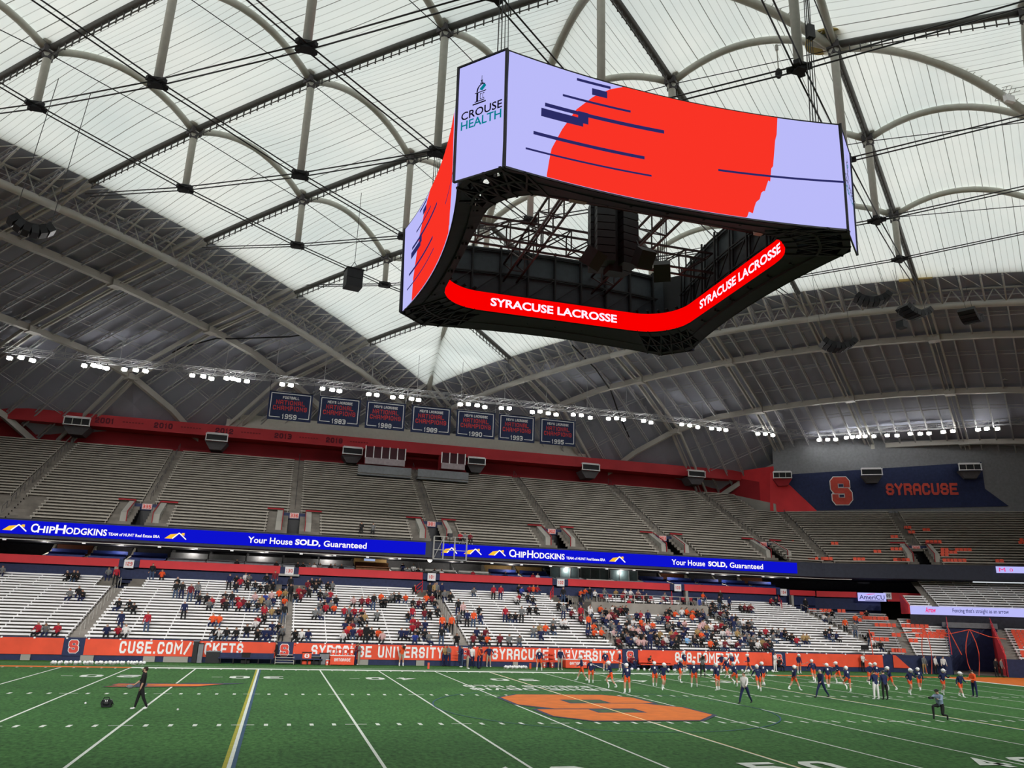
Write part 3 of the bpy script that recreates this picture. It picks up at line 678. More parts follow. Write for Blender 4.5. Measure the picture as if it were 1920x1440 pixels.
for s in (-1, 1):
    a.face([(s*98, -60, 0), (s*98, 110, 0), (s*98, 110, 45), (s*98, -60, 45)])
    if s < 0: a.face([(s*66, -20, 0), (s*66, 45, 0), (s*96, 60, 22), (s*96, -30, 22)])
a.face([(66, -20, 0), (66, 30, 0), (96, 36, 22), (96, -30, 22)])
struct(a.build('wall_ends', M_conc_dark))
# orange chair backs clipped to benches
def chairbacks(seg, u0, u1, v, Q0, Z0, DQ, DZ, rows, label, parent):
    best = None
    for r in range(rows):
        q = Q0+DQ*r; s, z = seg.hit((u0+u1)/2, v, q+.15)
        d = abs(z-(Z0+DZ*r+.22))
        if best is None or d < best[0]: best = (d, r)
    r = best[1]; q = Q0+DQ*r; z = Z0+DZ*r; a = MB(); s0, _ = seg.hit(u0, v, q); s1, _ = seg.hit(u1, v, q); n = max(1, round((s1-s0)/.5))
    for k in range(n):
        s = s0+(k+.5)*.5; a.obox(seg.P(s, q+.17, z+.22), seg.e*.21, seg.n*.03, V((0, 0, .2))); a.obox(seg.P(s, q, z+.03), seg.e*.21, seg.n*.17, V((0, 0, .03)))
    a.build('chair_backs', M_seator, parent)
def bl(t): return next(o for o in bpy.data.objects if o.get('label', '').startswith(t))
bs = bl('corner upper deck of grey benches left of sign 306'); br = bl('corner upper deck of grey benches right'); bu = bl('upper deck of grey benches narrow')
for u0, u1, v in ((1475, 1491, 1015), (1558, 1570, 1019), (1504, 1529, 1046), (1528, 1535, 1053), (1541, 1548, 1053), (1540, 1560, 1058), (1512, 1525, 1058), (1600, 1627, 1053)):
    chairbacks(S1, u0, u1, v, UQ0, UZ0, UDQ, UDZ, 22, '', bs)
for u0, u1, v in ((1695, 1711, 988), (1702, 1715, 999), (1670, 1685, 1008), (1670, 1699, 1031), (1638, 1653, 1036), (1675, 1703, 1048), (1684, 1698, 1058)):
    chairbacks(S2, u0, u1, v, UQ0, UZ0, UDQ, UDZ, 22, '', bs)
for u0, u1, v in ((1730, 1744, 993), (1736, 1765, 1018), (1764, 1776, 1031), (1791, 1821, 1031), (1764, 1792, 1036), (1764, 1778, 1042), (1780, 1810, 1048), (1768, 1783, 1053), (1867, 1882, 1054), (1912, 1925, 1010), (1910, 1925, 1016)):
    chairbacks(S2, u0, u1, v, UQ0, UZ0, UDQ, UDZ, 22, '', br)
bg1 = bl('grey corner benches with orange'); bg2 = bl('white benches with red seats beside'); bg3 = bl('white benches with orange seats right'); bw5 = bl('lower tier of white benches between signs 103')
for u0, u1, v in ((1515, 1530, 1131), (1536, 1560, 1138), (1570, 1582, 1143), (1600, 1620, 1162), (1617, 1631, 1160), (1640, 1655, 1172), (1632, 1645, 1190), (1632, 1670, 1200), (1620, 1650, 1160), (1672, 1690, 1190), (1655, 1680, 1170), (1612, 1628, 1150), (1650, 1665, 1158), (1672, 1700, 1224), (1676, 1690, 1218), (1704, 1722, 1202)):
    chairbacks(S1, u0, u1, v, LQ0, LZ0, LDQ, LDZ, 17, '', bg1)
for u0, u1, v in ((1700, 1720, 1166), (1716, 1740, 1172), (1690, 1712, 1171), (1710, 1735, 1184), (1716, 1745, 1190), (1740, 1775, 1190), (1744, 1775, 1195), (1730, 1740, 1187), (1755, 1770, 1182)):
    chairbacks(S2, u0, u1, v, LQ0, LZ0, LDQ, LDZ, 15, '', bg2)
for k in range(9):
    chairbacks(S2, 1896+k*2.4, 1925, 1182+k*5.5, LQ0, LZ0, LDQ, LDZ, 15, '', bg3)
# ------------------------------------------------------------------ roof surface
RB, RA, RZ, CX, CY_, CK = 77.56, 64.59, 48.64, 11.12, 12.96, 1.28
RYC = 24.4
def zr(x, y):
    rx, ry = abs(x)/RB, abs(y-RYC)/RA; yy = RYC+abs(y-RYC)
    return RZ-CX*rx*rx-CY_*ry*ry+CK*rx*ry-.035*max(0, yy-84)**2*(.3+.7*min(1, abs(x)/25))
def xy(a, b, sx=1, sy=1): return sx*RB/8*(a-b)*-1, RYC+sy*(RA-RA/8*(a+b))
def rp(a, b, sx=1, sy=1, dz=0):
    x, y = xy(a, b, sx, sy); return V((x, y, zr(x, y)+dz))
ARH = 2.1
def bulge(a, b):
    s = a-math.floor(a); t = min(1, max(0, b)); t = sin(t*pi/2)**1.25 if t < 1 else 1
    u = b-math.floor(b); sag = 1-.22*4*u*(1-u) if b > 1 else 1
    return ARH*4*s*(1-s)*t*sag
def mp(a, b, sx, sy, dz=0):
    x, y = xy(a, b, sx, sy); return V((x, y, zr(x, y)+bulge(a, b)+dz))
def membrane_material():
    m = bpy.data.materials.new('translucent_roof_fabric'); m.use_nodes = True; nt = m.node_tree; nt.nodes.clear()
    N = nt.nodes.new; L = nt.links.new
    out = N('ShaderNodeOutputMaterial'); uv = N('ShaderNodeUVMap'); uv.uv_map = 'UVMap'; sp = N('ShaderNodeSeparateXYZ'); L(uv.outputs[0], sp.inputs[0])
    def seam(freq, width):
        mu = N('ShaderNodeMath'); mu.operation = 'MULTIPLY'; mu.inputs[1].default_value = freq; L(sp.outputs[0], mu.inputs[0])
        fr = N('ShaderNodeMath'); fr.operation = 'FRACT'; L(mu.outputs[0], fr.inputs[0])
        su = N('ShaderNodeMath'); su.operation = 'SUBTRACT'; su.inputs[1].default_value = .5; L(fr.outputs[0], su.inputs[0])
        ab = N('ShaderNodeMath'); ab.operation = 'ABSOLUTE'; L(su.outputs[0], ab.inputs[0])
        mr = N('ShaderNodeMapRange'); mr.inputs[1].default_value = .5-width*1.3; mr.inputs[2].default_value = .5-width*.7; L(ab.outputs[0], mr.inputs[0]); return mr
    s1 = seam(22, .045); s2 = seam(5.5, .012)
    mx = N('ShaderNodeMath'); mx.operation = 'MAXIMUM'; L(s2.outputs[0], mx.inputs[1])
    h = N('ShaderNodeMath'); h.operation = 'MULTIPLY'; h.inputs[1].default_value = .42; L(s1.outputs[0], h.inputs[0]); L(h.outputs[0], mx.inputs[0])
    tc = N('ShaderNodeTexCoord'); nz = N('ShaderNodeTexNoise'); nz.inputs['Scale'].default_value = .09; nz.inputs['Detail'].default_value = 5; L(tc.outputs['Object'], nz.inputs['Vector'])
    r = N('ShaderNodeValToRGB'); r.color_ramp.elements[0].position = .3; r.color_ramp.elements[0].color = (.80, .86, .84, 1); r.color_ramp.elements[1].position = .7; r.color_ramp.elements[1].color = (.97, .98, .93, 1); L(nz.outputs[0], r.inputs[0])
    mixc = N('ShaderNodeMixRGB'); mixc.inputs[2].default_value = (.16, .16, .14, 1); L(mx.outputs[0], mixc.inputs[0]); L(r.outputs[0], mixc.inputs[1])
    tr = N('ShaderNodeBsdfTranslucent'); di = N('ShaderNodeBsdfDiffuse'); L(mixc.outputs[0], tr.inputs[0]); L(mixc.outputs[0], di.inputs[0])
    ms = N('ShaderNodeMixShader'); ms.inputs[0].default_value = .76; L(tr.outputs[0], ms.inputs[1]); L(di.outputs[0], ms.inputs[2]); L(ms.outputs[0], out.inputs[0])
    return m
M_mem = membrane_material()
n_ = 8
for sx in (-1, 1):
    for sy in (1, -1):
        vs, uvs, fs, idx = [], [], [], {}
        def vid(i, j):
            if (i, j) not in idx:
                idx[(i, j)] = len(vs); vs.append(tuple(mp(i/n_, j/n_, -sx, sy))); uvs.append((i/n_, j/n_))
            return idx[(i, j)]
        for i in range(0, 8*n_):
            for j in range(0, i+1):
                if i+j+2 <= 8*n_:
                    if j < i: fs.append((vid(i, j), vid(i+1, j), vid(i+1, j+1), vid(i, j+1)))
                    else: fs.append((vid(i, j), vid(i+1, j), vid(i+1, j+1)))
                elif i+j+1 == 8*n_:
                    fs.append((vid(i, j), vid(i+1, j), vid(i, j+1))) if j < i else fs.append((vid(i, j), vid(i+1, j), vid(i, j)))  if 0 else (fs.append((vid(i, j), vid(i+1, j), vid(i, j+1))) if j < i else None)
        me = bpy.data.meshes.new('fabric_roof'); me.from_pydata(vs, [], fs); me.materials.append(M_mem)
        ul = me.uv_layers.new(name='UVMap')
        for lp in me.loops: ul.data[lp.index].uv = uvs[lp.vertex_index]
        me.polygons.foreach_set('use_smooth', [True]*len(me.polygons))
        o = bpy.data.objects.new('ceiling_fabric', me); COL.objects.link(o); struct(o); WORLD[o.name] = V((0, 0, 0))
# metal deck outside the fabric diamond
for sx in (-1, 1):
    for sy in (1, -1):
        m = 4; a = MB(); idx = {}
        for i in range(-6*m, 14*m):
            for j in range(-6*m, 0):
                if i+j >= 8*m or i < j: continue
                q = [(i, j), (i+1, j), (i+1, j+1), (i, j+1)]
                if i == j: q = [(i, j), (i+1, j), (i+1, j+1)]
                if i+j+1 == 8*m: q = [(i, j), (i+1, j), (i, j+1)]
                P = [rp(u/m, v/m, -sx, sy, .9) for u, v in q]
                if min(p.z for p in P) < 23 or abs(P[0].x) > 102: continue
                a.face(P)
        struct(a.build('ceiling_metal_deck', M_deck))
frame = struct(empty('ceiling_frame', (0, 0, 0)))
def part(mb, name, m_, smooth=True): return mb.build(name, m_, frame, smooth=smooth)
def along(f, t0, t1, n): return [f(t0+(t1-t0)*k/n) for k in range(n+1)]
for sx in (1, -1):
    Sx = -sx
    for sy in (1, -1):
        # crown truss bays, b=0
        for i in range(8):
            if not (seen(rp(i, 0, sx, sy), 200) or seen(rp(i+1, 0, sx, sy), 200)): continue
            a = MB(); top = along(lambda t: rp(t, 0, sx, sy, .25), i, i+1, 4); a.path(top, .13, 5)
            out = along(lambda t: rp(t, -.30, sx, sy, -1.3), i, i+1, 4); a.path(out, .42, 8)
            out2 = along(lambda t: rp(t, -.30, sx, sy, .6), i, i+1, 4); a.path(out2, .14, 5)
            for k in range(6):
                t = i+k/6; a.tube(rp(t, 0, sx, sy, .25), rp(t, -.30, sx, sy, -1.3), .10, 5)
                a.tube(rp(t, -.3, sx, sy, -1.3), rp(t+1/12, -.3, sx, sy, .6), .07, 4); a.tube(rp(t+1/12, -.3, sx, sy, .6), rp(t+1/6, -.3, sx, sy, -1.3), .07, 4)
                a.tube(rp(t, 0, sx, sy, .25), rp(t+1/6, -.3, sx, sy, .6), .06, 4)
            part(a, 'crown_truss', M_steel)
        # valley beams with ladder rail (a = const)
        for i in range(1, 8):
            for j in range(0, min(i, 8-i)):
                p0, p1 = rp(i, j, sx, sy), rp(i, j+1, sx, sy)
                if not (seen(p0) or seen(p1)): continue
                a = MB(); a.path(along(lambda t: rp(i, t, sx, sy, -.12), j, j+1, 5), .29, 6)
                lo = (j+.02, j+.98); a.path(along(lambda t: rp(i, t, sx, sy, -.85), lo[0], lo[1], 5), .06, 4)
                for k in range(17):
                    t = j+.03+.94*k/16; a.tube(rp(i, t, sx, sy, -.2), rp(i, t, sx, sy, -1.02), .06, 4)
                part(a, 'valley_beam', M_beamdark)
        # arches (b = const)
        for j in range(1, 5):
            for i in range(j, 8-j):
                p0, p1 = rp(i, j, sx, sy), rp(i+1, j, sx, sy)
                if not (seen(p0, 250) or seen(p1, 250)): continue
                if i+1+j > 8: continue
                def ar(t): x, y = xy(t, j, sx, sy); f = t-i; return V((x, y, zr(x, y)+ARH*4*f*(1-f)-.35))
                a = MB(); a.path([ar(i+.03+.94*k/12) for k in range(13)], .30, 8); part(a, 'arch_rib', M_post)
                a = MB(); a.tube(rp(i, j, sx, sy, -.5), rp(i+1, j, sx, sy, -.5), .045, 4); part(a, 'tie_cable', M_cable)
        # posts, nodes, cable pairs
def zb(x, y): rx, ry = abs(x)/RB, abs(y-RYC)/RA; return 36.95+10.5*rx*rx+7.2*ry*ry
nodes = set()
for i in range(0, 9):
    for j in range(0, 9): nodes.add((i, j))
def gx(i, j): return (RB/8*(j-i), RYC+RA-RA/8*(i+j))
def P_(i, j, z=None): x, y = gx(i, j); return V((x, y, zr(x, y) if z is None else z))
def B_(i, j): x, y = gx(i, j); return V((x, y, zb(x, y)))
for (i, j) in sorted(nodes):
    if 0 < i < 8 and 0 < j < 8:
        t, b = P_(i, j), B_(i, j)
        if seen(t, 120) or seen(b, 120):
            a = MB(); a.path([b, t-V((0, 0, .9)), t-V((0, 0, .4))], .3, 10, rr=[.29, .31, .5]); part(a, 'strut_post', M_post)
            a = MB(); a.box(t.x, t.y, t.z-.35, 1.0, .9, .55, .7); a.box(t.x, t.y, t.z-.8, .6, .6, .5); part(a, 'node_casting', M_duct, False)
            a = MB(); d = V((RB, RA, 0)).normalized(); a.bar(b-d*.75, b+d*.75, .34, .3); d = V((RB, -RA, 0)).normalized(); a.bar(b-d*.75, b+d*.75, .34, .3); a.box(b.x, b.y, b.z, .7, .7, .5); part(a, 'cable_clamp', M_dark, False)
            a = MB(); a.ell(t+V((0, 0, .42)), .7, .7, .35, 10, 6); part(a, 'fabric_cap', M_cream)
    for di, dj in ((1, 0), (0, 1)):
        ii, jj = i+di, j+dj
        if ii > 8 or jj > 8: continue
        if (di and not 0 < j < 8) or (dj and not 0 < i < 8): continue
        p, q = B_(i, j), B_(ii, jj)
        if not (seen(p, 200) or seen(q, 200)): continue
        d = (q-p).normalized(); sd = V((-d.y, d.x, 0)).normalized()*.26; a = MB()
        for s in (-1, 1): a.tube(p+sd*s, q+sd*s, .055, 5)
        part(a, 'cable_pair', M_cable)
# spine tubes on the two axes
def spine(i0, j0, i1, j1):
    p, q = P_(i0, j0), P_(i1, j1)
    if not (seen(p, 300) or seen(q, 300)): return
    def f(t): x = p.x+(q.x-p.x)*t; y = p.y+(q.y-p.y)*t; return V((x, y, zr(x, y)+ARH*4*t*(1-t)-.4))
    a = MB(); a.path([f(k/14) for k in range(15)], .36, 8)
    for k in range(1, 28):
        c = f(k/28); d = (q-p).normalized(); sd = V((-d.y, d.x, 0))*.55; a.tube(c+V((0, 0, .1))-sd, c+V((0, 0, .1))+sd, .04, 3)
    part(a, 'spine_rib', M_post)
for k in range(8): spine(k, k, k+1, k+1)
for k in range(8): spine(8-k, k, 7-k, k+1)
a = MB(); t = P_(3, 5); a.path([t+V((-.3, .5, .5)), t+V((-.3, .5, .62))], 1.5, 20); part(a, 'gold_disc', M_gold, False)
a = MB(); t = P_(0, 5); a.box(t.x, t.y, t.z+.6, 3.4, .3, 1.5, -.67); part(a, 'gold_plate', M_gold, False)
# metal-roof beams, purlins and bridging outside the fabric
def ok_(p, m=120): return seen(p, m) and p.z > 25 and p.y > 30
def inb(a_, b_): return a_-b_ >= -1e-6 and a_+b_ <= 8+1e-6
for sx in (1, -1):
    sy = 1
    for b in (-1, -2, -3, -4):
        for i in range(-3, 12):
            u0, u1 = i, i+1
            if not inb(i+.5, b): continue
            lo = max(i, b); hi = min(i+1, 8-b)
            if not (ok_(rp(lo, b, sx, sy)) or ok_(rp(hi, b, sx, sy))): continue
            a = MB(); P = along(lambda t: rp(t, b, sx, sy, .0), lo, hi, 2)
            for p, q in zip(P, P[1:]): a.bar(p, q, .62, .75)
            part(a, 'roof_girder', M_steel, False)
            a = MB(); c = rp(i, b, sx, sy, -.15); a.box(c.x, c.y, c.z, 1.3, 1.3, .7, .7); part(a, 'girder_joint', M_steel, False)
    for i in range(-3, 12):
        for j in (-1, -2, -3, -4):
            if not (inb(i, j+.5)): continue
            if not (ok_(rp(i, j, sx, sy)) or ok_(rp(i, j+1, sx, sy))): continue
            a = MB()
            for d in (-.045, .045): a.bar(rp(i+d, j, sx, sy, .15), rp(i+d, j+1, sx, sy, .15), .22, .5)
            a.bar(rp(i, j, sx, sy, -.25), rp(i, j+1, sx, sy, -.25), .1, .1); part(a, 'double_beam', M_steel, False)
    PN = 6
    for i in range(-3, 12):
        for j in (-1, -2, -3, -4):
            c = rp(i+.5, j+.5, sx, sy)
            if not inb(i+.5, j+.5) or not ok_(c, 200): continue
            for k in range(1, PN):
                t = i+k/PN
                if not inb(t, j+.5): continue
                a = MB(); n = 9; up_, lw = [], []
                for s in range(n+1): up_.append(rp(t, j+s/n, sx, sy, .62))
                for s in range(n): lw.append(rp(t, j+(s+.5)/n, sx, sy, .02))
                a.bar(up_[0], up_[-1], .16, .14); a.bar(rp(t, j+.03, sx, sy, .02), rp(t, j+.97, sx, sy, .02), .16, .12)
                for s in range(n): a.bar(up_[s], lw[s], .06, .06); a.bar(lw[s], up_[s+1], .06, .06)
                part(a, 'purlin', M_purlin, False)
            for k in (.33, .66):
                a = MB(); a.bar(rp(i+.02, j+k, sx, sy, .1), rp(i+.98, j+k, sx, sy, .1), .07, .07); a.bar(rp(i+.02, j+k, sx, sy, .55), rp(i+.98, j+k, sx, sy, .55), .05, .05)
                part(a, 'bridging_rod', M_purlin, False)
# ------------------------------------------------------------------ hanging scoreboard
BX, BYF, BYB, BZ0, BZ1 = 11.5, 13.2, 35.6, 24.7, 31.2
sb = tag(empty('hanging_scoreboard', (0, 24.4, BZ0)), 'giant four-sided hanging video scoreboard with curved lavender screens and black frame', 'scoreboard')
def face_pt(side, u, v, off=0):
    """side 0 front,1 back,2 left,3 right ; u 0..1 left to right seen from outside, v 0..1 bottom to top"""
    sag = .85*4*u*(1-u); z = BZ0+(BZ1-BZ0)*v; tp = .25*(1-v)
    if side == 0: return V((-9.55+19.1*u, BYF+sag+tp*.3-off, z))
    if side == 1: return V((9.55-19.1*u, BYB-sag-tp*.3+off, z))
    if side == 2: return V((-BX+sag+tp-off, 33.6-18.3*u, z))
    return V((BX-sag-tp+off, 15.3+18.3*u, z))
def chamf(k, u, v, off=0):
    c = [((-11.5, 15.3), (-9.55, 13.2)), ((9.55, 13.2), (11.95, 15.45)), ((11.5, 33.6), (9.55, 35.6)), ((-9.55, 35.6), (-11.5, 33.6))][k]
    p, q = V(c[0]), V(c[1]); tp = .25*(1-v); d = (q-p).normalized(); n = V((d.y, -d.x)); x = p+(q-p)*u+n*(off-tp*.6)
    return V((x.x, x.y, BZ0+(BZ1-BZ0)*v))
def column_band(mb, f, top, bot, u0, u1, n, off):
    for k in range(n):
        a_, b_ = u0+(u1-u0)*k/n, u0+(u1-u0)*(k+1)/n
        mb.face([f(a_, bot(a_), off), f(b_, bot(b_), off), f(b_, top(b_), off), f(a_, top(a_), off)])
def lerp_tab(T):
    def g(u):
        for (a, x), (b, y) in zip(T, T[1:]):
            if a <= u <= b: return x+(y-x)*(u-a)/(b-a)
        return T[0][1] if u < T[0][0] else T[-1][1]
    return g
# plain stand-in for the artwork on the screens: an orange-red field with ragged edges and a few dark streaks
lo = lerp_tab([(.12, .02), (.62, .0), (.66, .10), (.70, .20), (.74, .26), (.80, .35)])
rnd = random.Random(3)
rag = [(.14+.66*k/40) for k in range(41)]
for side in range(4):
    f = lambda u, v, off=0, side=side: face_pt(side, u, v, off)
    a = MB(); column_band(a, f, lambda u: .985, lambda u: .015, .006, .994, 24, 0); scr = a.build('screen', E_lav, sb)
    def child(mb, name, m_):
        o = mb.build(name, m_, sb); o.parent = scr; o.location = (0, 0, 0); return o
    # red field: left edge slants, right edge ragged
    top = lerp_tab([(.12, .03), (.13, .25), (.16, .45), (.20, .66), (.25, .82), (.30, .93), (.34, .985), (.80, .985)])
    bot = lerp_tab([(.12, .015), (.70, .015), (.706, .07), (.718, .06), (.728, .16), (.742, .20), (.748, .27), (.762, .28), (.766, .38), (.776, .37), (.778, .48), (.788, .52), (.786, .60), (.797, .66), (.795, .74), (.804, .80), (.806, .97), (.81, .985)])
    a = MB(); column_band(a, f, top, bot, .12, .81, 120, .03); child(a, 'red_field', E_red)
    for (u0, u1, v0, th) in ((.20, .30, .93, .012), (.16, .36, .75, .010), (.11, .46, .62, .016), (.08, .40, .35, .014), (.06, .42, .20, .008), (.10, .22, .53, .02), (.62, .995, .40, .012), (.205, .235, .60, .05), (.10, .22, .56, .022), (.245, .29, .86, .03)):
        a = MB(); column_band(a, f, lambda u: v0+.10*(u-u0)+th, lambda u: v0+.10*(u-u0)-th*(1 if u1 < .9 else .6), u0, u1, 12, .05); child(a, 'dark_streak', E_navy)
    a = MB()
    for k in range(len(rag)-1): pass
    for e in (0, .97): column_band(a, lambda u, v, off=0: f(u, v, off), lambda u, e=e: e+.03, lambda u, e=e: e, 0, 1, 20, -.02)
    for e in (0, .994): column_band(a, f, lambda u: 1, lambda u: 0, e, e+.006, 1, -.02)
    column_band(a, lambda u, v, off=0: f(u, v, off), lambda u: 1, lambda u: 0, 0, 1, 20, -.06)
    a.build('bezel', M_black, sb)
for k in range(4):
    f = lambda u, v, off=0, k=k: chamf(k, u, v, off)
    a = MB(); a.face([f(.02, .012), f(.98, .012), f(.98, .988), f(.02, .988)]); scr = a.build('corner_screen', E_lav, sb)
    a = MB(); a.face([f(-.02, -.0, -.05), f(1.02, -.0, -.05), f(1.02, 1, -.05), f(-.02, 1, -.05)]); a.bar(f(0, 0, .02), f(0, 1, .02), .12); a.bar(f(1, 0, .02), f(1, 1, .02), .12); a.bar(f(0, 1), f(1, 1), .08); a.bar(f(0, 0), f(1, 0), .08); a.build('corner_bezel', M_black, sb)
    def child(mb, name, m_):
        o = mb.build(name, m_, sb); o.parent = scr; o.location = (0, 0, 0); return o
    g = lambda x, y: f(x, y, .03)
    a = MB(); put_font(a, 'CROUSE', g, .10, .93, .505, .575, bold=.015); child(a, 'lettering', E_black)
    a = MB(); put_font(a, 'HEALTH', g, .10, .92, .42, .495, bold=.015); child(a, 'lettering', E_teal)
    a = MB()                                           # cupola emblem
    def bx(x0, y0, x1, y1): a.face([g(x0, y0), g(x1, y0), g(x1, y1), g(x0, y1)])
    bx(.33, .605, .60, .617); bx(.37, .625, .57, .633); bx(.40, .633, .44, .70); bx(.37, .70, .60, .708); bx(.475, .64, .485, .69); bx(.475, .64, .51, .647); bx(.475, .683, .51, .69); bx(.53, .64, .54, .69); bx(.53, .64, .565, .647); bx(.53, .683, .565, .69)
    for q in range(8):
        t0, t1 = pi-q*pi/12, pi-(q+1)*pi/12; c = (.52, .71)
        a.face([g(c[0]+.12*cos(t0), c[1]+.065*sin(t0)), g(c[0]+.12*cos(t1), c[1]+.065*sin(t1)), g(c[0]+.09*cos(t1), c[1]+.055*sin(t1)), g(c[0]+.09*cos(t0), c[1]+.055*sin(t0))])
    bx(.47, .775, .54, .783); bx(.495, .785, .52, .80); bx(.485, .80, .53, .806); bx(.503, .806, .512, .845)
    child(a, 'emblem', E_black)
    a = MB(); a.face([g(.52, .71), g(.60, .745), g(.56, .77), g(.46, .73)]); child(a, 'emblem_swoosh', E_teal)
# rounded inner ring
def ring(t, rx=9.0, y0=16.0, y1=32.6, r=3.0):
    """t in 0..1 around, anticlockwise from front left"""
    pts = []
    for cx, cy, a0 in ((-rx+r, y0+r, 180), (rx-r, y0+r, 270), (rx-r, y1-r, 0), (-rx+r, y1-r, 90)):
        for k in range(9): an = radians(a0+90*k/8); pts.append(V((cx+r*cos(an), cy+r*sin(an))))
    return pts
RG = ring(0)
RN = len(RG); RL = [0]
for i in range(RN): RL.append(RL[-1]+(RG[(i+1) % RN]-RG[i]).length)
def ringpt(s, off=0):
    s = s % RL[-1]
    for i in range(RN):
        if RL[i] <= s <= RL[i+1]:
            p, q = RG[i], RG[(i+1) % RN]; t = (s-RL[i])/max(1e-9, RL[i+1]-RL[i]); d = (q-p).normalized(); return p+(q-p)*t+V((-d.y, d.x))*off
RZ0, RZ1 = 25.3, 26.72
a = MB(); n = 140
for k in range(n):
    s0, s1 = RL[-1]*k/n, RL[-1]*(k+1)/n; p, q = ringpt(s0), ringpt(s1)
    a.face([(p.x, p.y, RZ0), (q.x, q.y, RZ0), (q.x, q.y, RZ1), (p.x, p.y, RZ1)])
rs = a.build('ribbon_screen', E_redrib, sb)
a = MB()
for k in range(n):
    p, q = ringpt(RL[-1]*k/n, -.08), ringpt(RL[-1]*(k+1)/n, -.08)
    a.face([(p.x, p.y, RZ0-.06), (q.x, q.y, RZ0-.06), (q.x, q.y, RZ1+.06), (p.x, p.y, RZ1+.06)])
a.build('ribbon_housing', M_black, sb)
def s_of(x, y):
    best = min(range(2000), key=lambda k: (ringpt(RL[-1]*k/2000)-V((x, y))).length); return RL[-1]*best/2000
a = MB()
pw = lambda u, v: atY(u, v, 32.5)
c1, c2 = s_of(pw(920, 570).x, 32.6), s_of(pw(1157, 598).x, 32.6)
g = lambda s, z: V((ringpt(s, .03).x, ringpt(s, .03).y, z))
for st in (0, 1, 2):
    if st == 0: put_font(a, 'SYRACUSE LACROSSE', g, c1, c2, 25.72, 26.36, bold=.03)
e1, e2 = s_of(9.0, atX(1312, 560, 9.0).y), s_of(9.0, atX(1466, 458, 9.0).y)
put_font(a, 'SYRACUSE LACROSSE', g, e1, e2, 25.72, 26.36, bold=.03)
o = a.build('lettering', E_white, sb); o.parent = rs; o.location = (0, 0, 0)
# soffit between the outer bottom edge and the ring
out = []
for side, rng in ((0, (0, 1)), (3, (0, 1)), (1, (0, 1)), (2, (0, 1))):
    for k in range(9): out.append(face_pt(side, k/8, 0))
# map ring samples to nearest outer points by angle
def outer_at(an):
    c = V((0, 24.4)); d = V((cos(an), sin(an))); best = None
    for i in range(len(out)):
        p, q = out[i], out[(i+1) % len(out)]; e = q-p; den = d.x*e.y-d.y*e.x
        if abs(den) < 1e-9: continue
        t = ((p.x-c.x)*e.y-(p.y-c.y)*e.x)/den; s = ((p.x-c.x)*d.y-(p.y-c.y)*d.x)/den
        if t > 0 and -1e-6 <= s <= 1+1e-6: best = c+d*t if best is None or t > (best-c).length else best
    return best
a = MB(); b_ = MB(); n = 96
def corner(an): 
    p = outer_at(an); return abs(p.x) > 8.2 and abs(p.y-24.4) > 8.2
prev = None
for k in range(n+1):
    an = 2*pi*k/n; o_ = outer_at(an); i_ = None
    # ring point in the same direction
    c = V((0, 24.4)); d = V((cos(an), sin(an))); best = 1e9
    for q in range(0, 400):
        p = ringpt(RL[-1]*q/400); cr_ = abs((p-c).normalized().x*d.y-(p-c).normalized().y*d.x)
        if (p-c).dot(d) > 0 and cr_ < best: best = cr_; i_ = p
    P0, P1 = V((o_.x, o_.y, BZ0)), V((i_.x, i_.y, RZ0-.02)); T0, T1 = V((o_.x*.985, 24.4+(o_.y-24.4)*.985, BZ0+1.2)), V((i_.x, i_.y, RZ1+.3))
    if prev:
        Q0, Q1, U0, U1 = prev
        # outer strip, then either solid or open truss
        ins = lambda X, Y, f: X+(Y-X)*f
        if corner(an) and k % 96 not in (0,):
            a.face([Q0, P0, ins(P0, P1, .12), ins(Q0, Q1, .12)]); a.face([ins(Q0, Q1, .80), ins(P0, P1, .80), P1, Q1])
            b_.bar(ins(Q0, Q1, .1), ins(P0, P1, .8), .10); b_.bar(ins(P0, P1, .1), ins(Q0, Q1, .8), .10); b_.bar(P0, P1, .12); b_.bar(T0, T1, .14); b_.bar(P0, T1, .1); b_.bar(P1, T0, .1); b_.bar(ins(P0, P1, .45), ins(Q0, Q1, .45), .14)
            b_.bar(ins(P0, P1, .5), ins(U0, U1, .2), .12); b_.bar(ins(P0, P1, .3), ins(U0, U1, .7), .12)
        else: a.face([Q0, P0, P1, Q1])
        a.face([Q1, P1, V((P1.x, P1.y, RZ0)), V((Q1.x, Q1.y, RZ0))])
    prev = (P0, P1, T0, T1)
a.build('soffit', M_dark, sb)
b_.build('corner_trusswork', M_dark, sb)['kind'] = 'stuff'
# backs of the screens with scaffold rails
M_backpanel = mat('dark_blue_grey_panel', (.035, .045, .055), .6)
for side in range(4):
    a = MB()
    for k in range(8):
        u0, u1 = k/8, (k+1)/8
        a.face([face_pt(side, u0, 0.03, -.9), face_pt(side, u1, 0.03, -.9), face_pt(side, u1, .97, -.9), face_pt(side, u0, .97, -.9)])
    a.build('back_panel', M_backpanel, sb)
    a = MB()
    for dep in (-1.0, -1.25):
        for v in (.12, .38, .64, .92):
            for k in range(6): a.bar(face_pt(side, .04+.92*k/6, v, dep), face_pt(side, .04+.92*(k+1)/6, v, dep), .09)
        for k in range(9): a.bar(face_pt(side, .06+.88*k/8, .05, dep), face_pt(side, .06+.88*k/8, .98, dep), .11)
    for k in range(8):
        a.bar(face_pt(side, .06+.88*k/8, .05, -1.05), face_pt(side, .06+.88*(k+.9)/8, .38, -1.25), .07); a.bar(face_pt(side, .06+.88*k/8, .64, -1.25), face_pt(side, .06+.88*(k+1)/8, .38, -1.05), .07)
        a.bar(face_pt(side, .06+.88*k/8, .38, -1.0), face_pt(side, .06+.88*k/8, .38, -1.25), .07)
    a.build('scaffold', M_dark, sb)
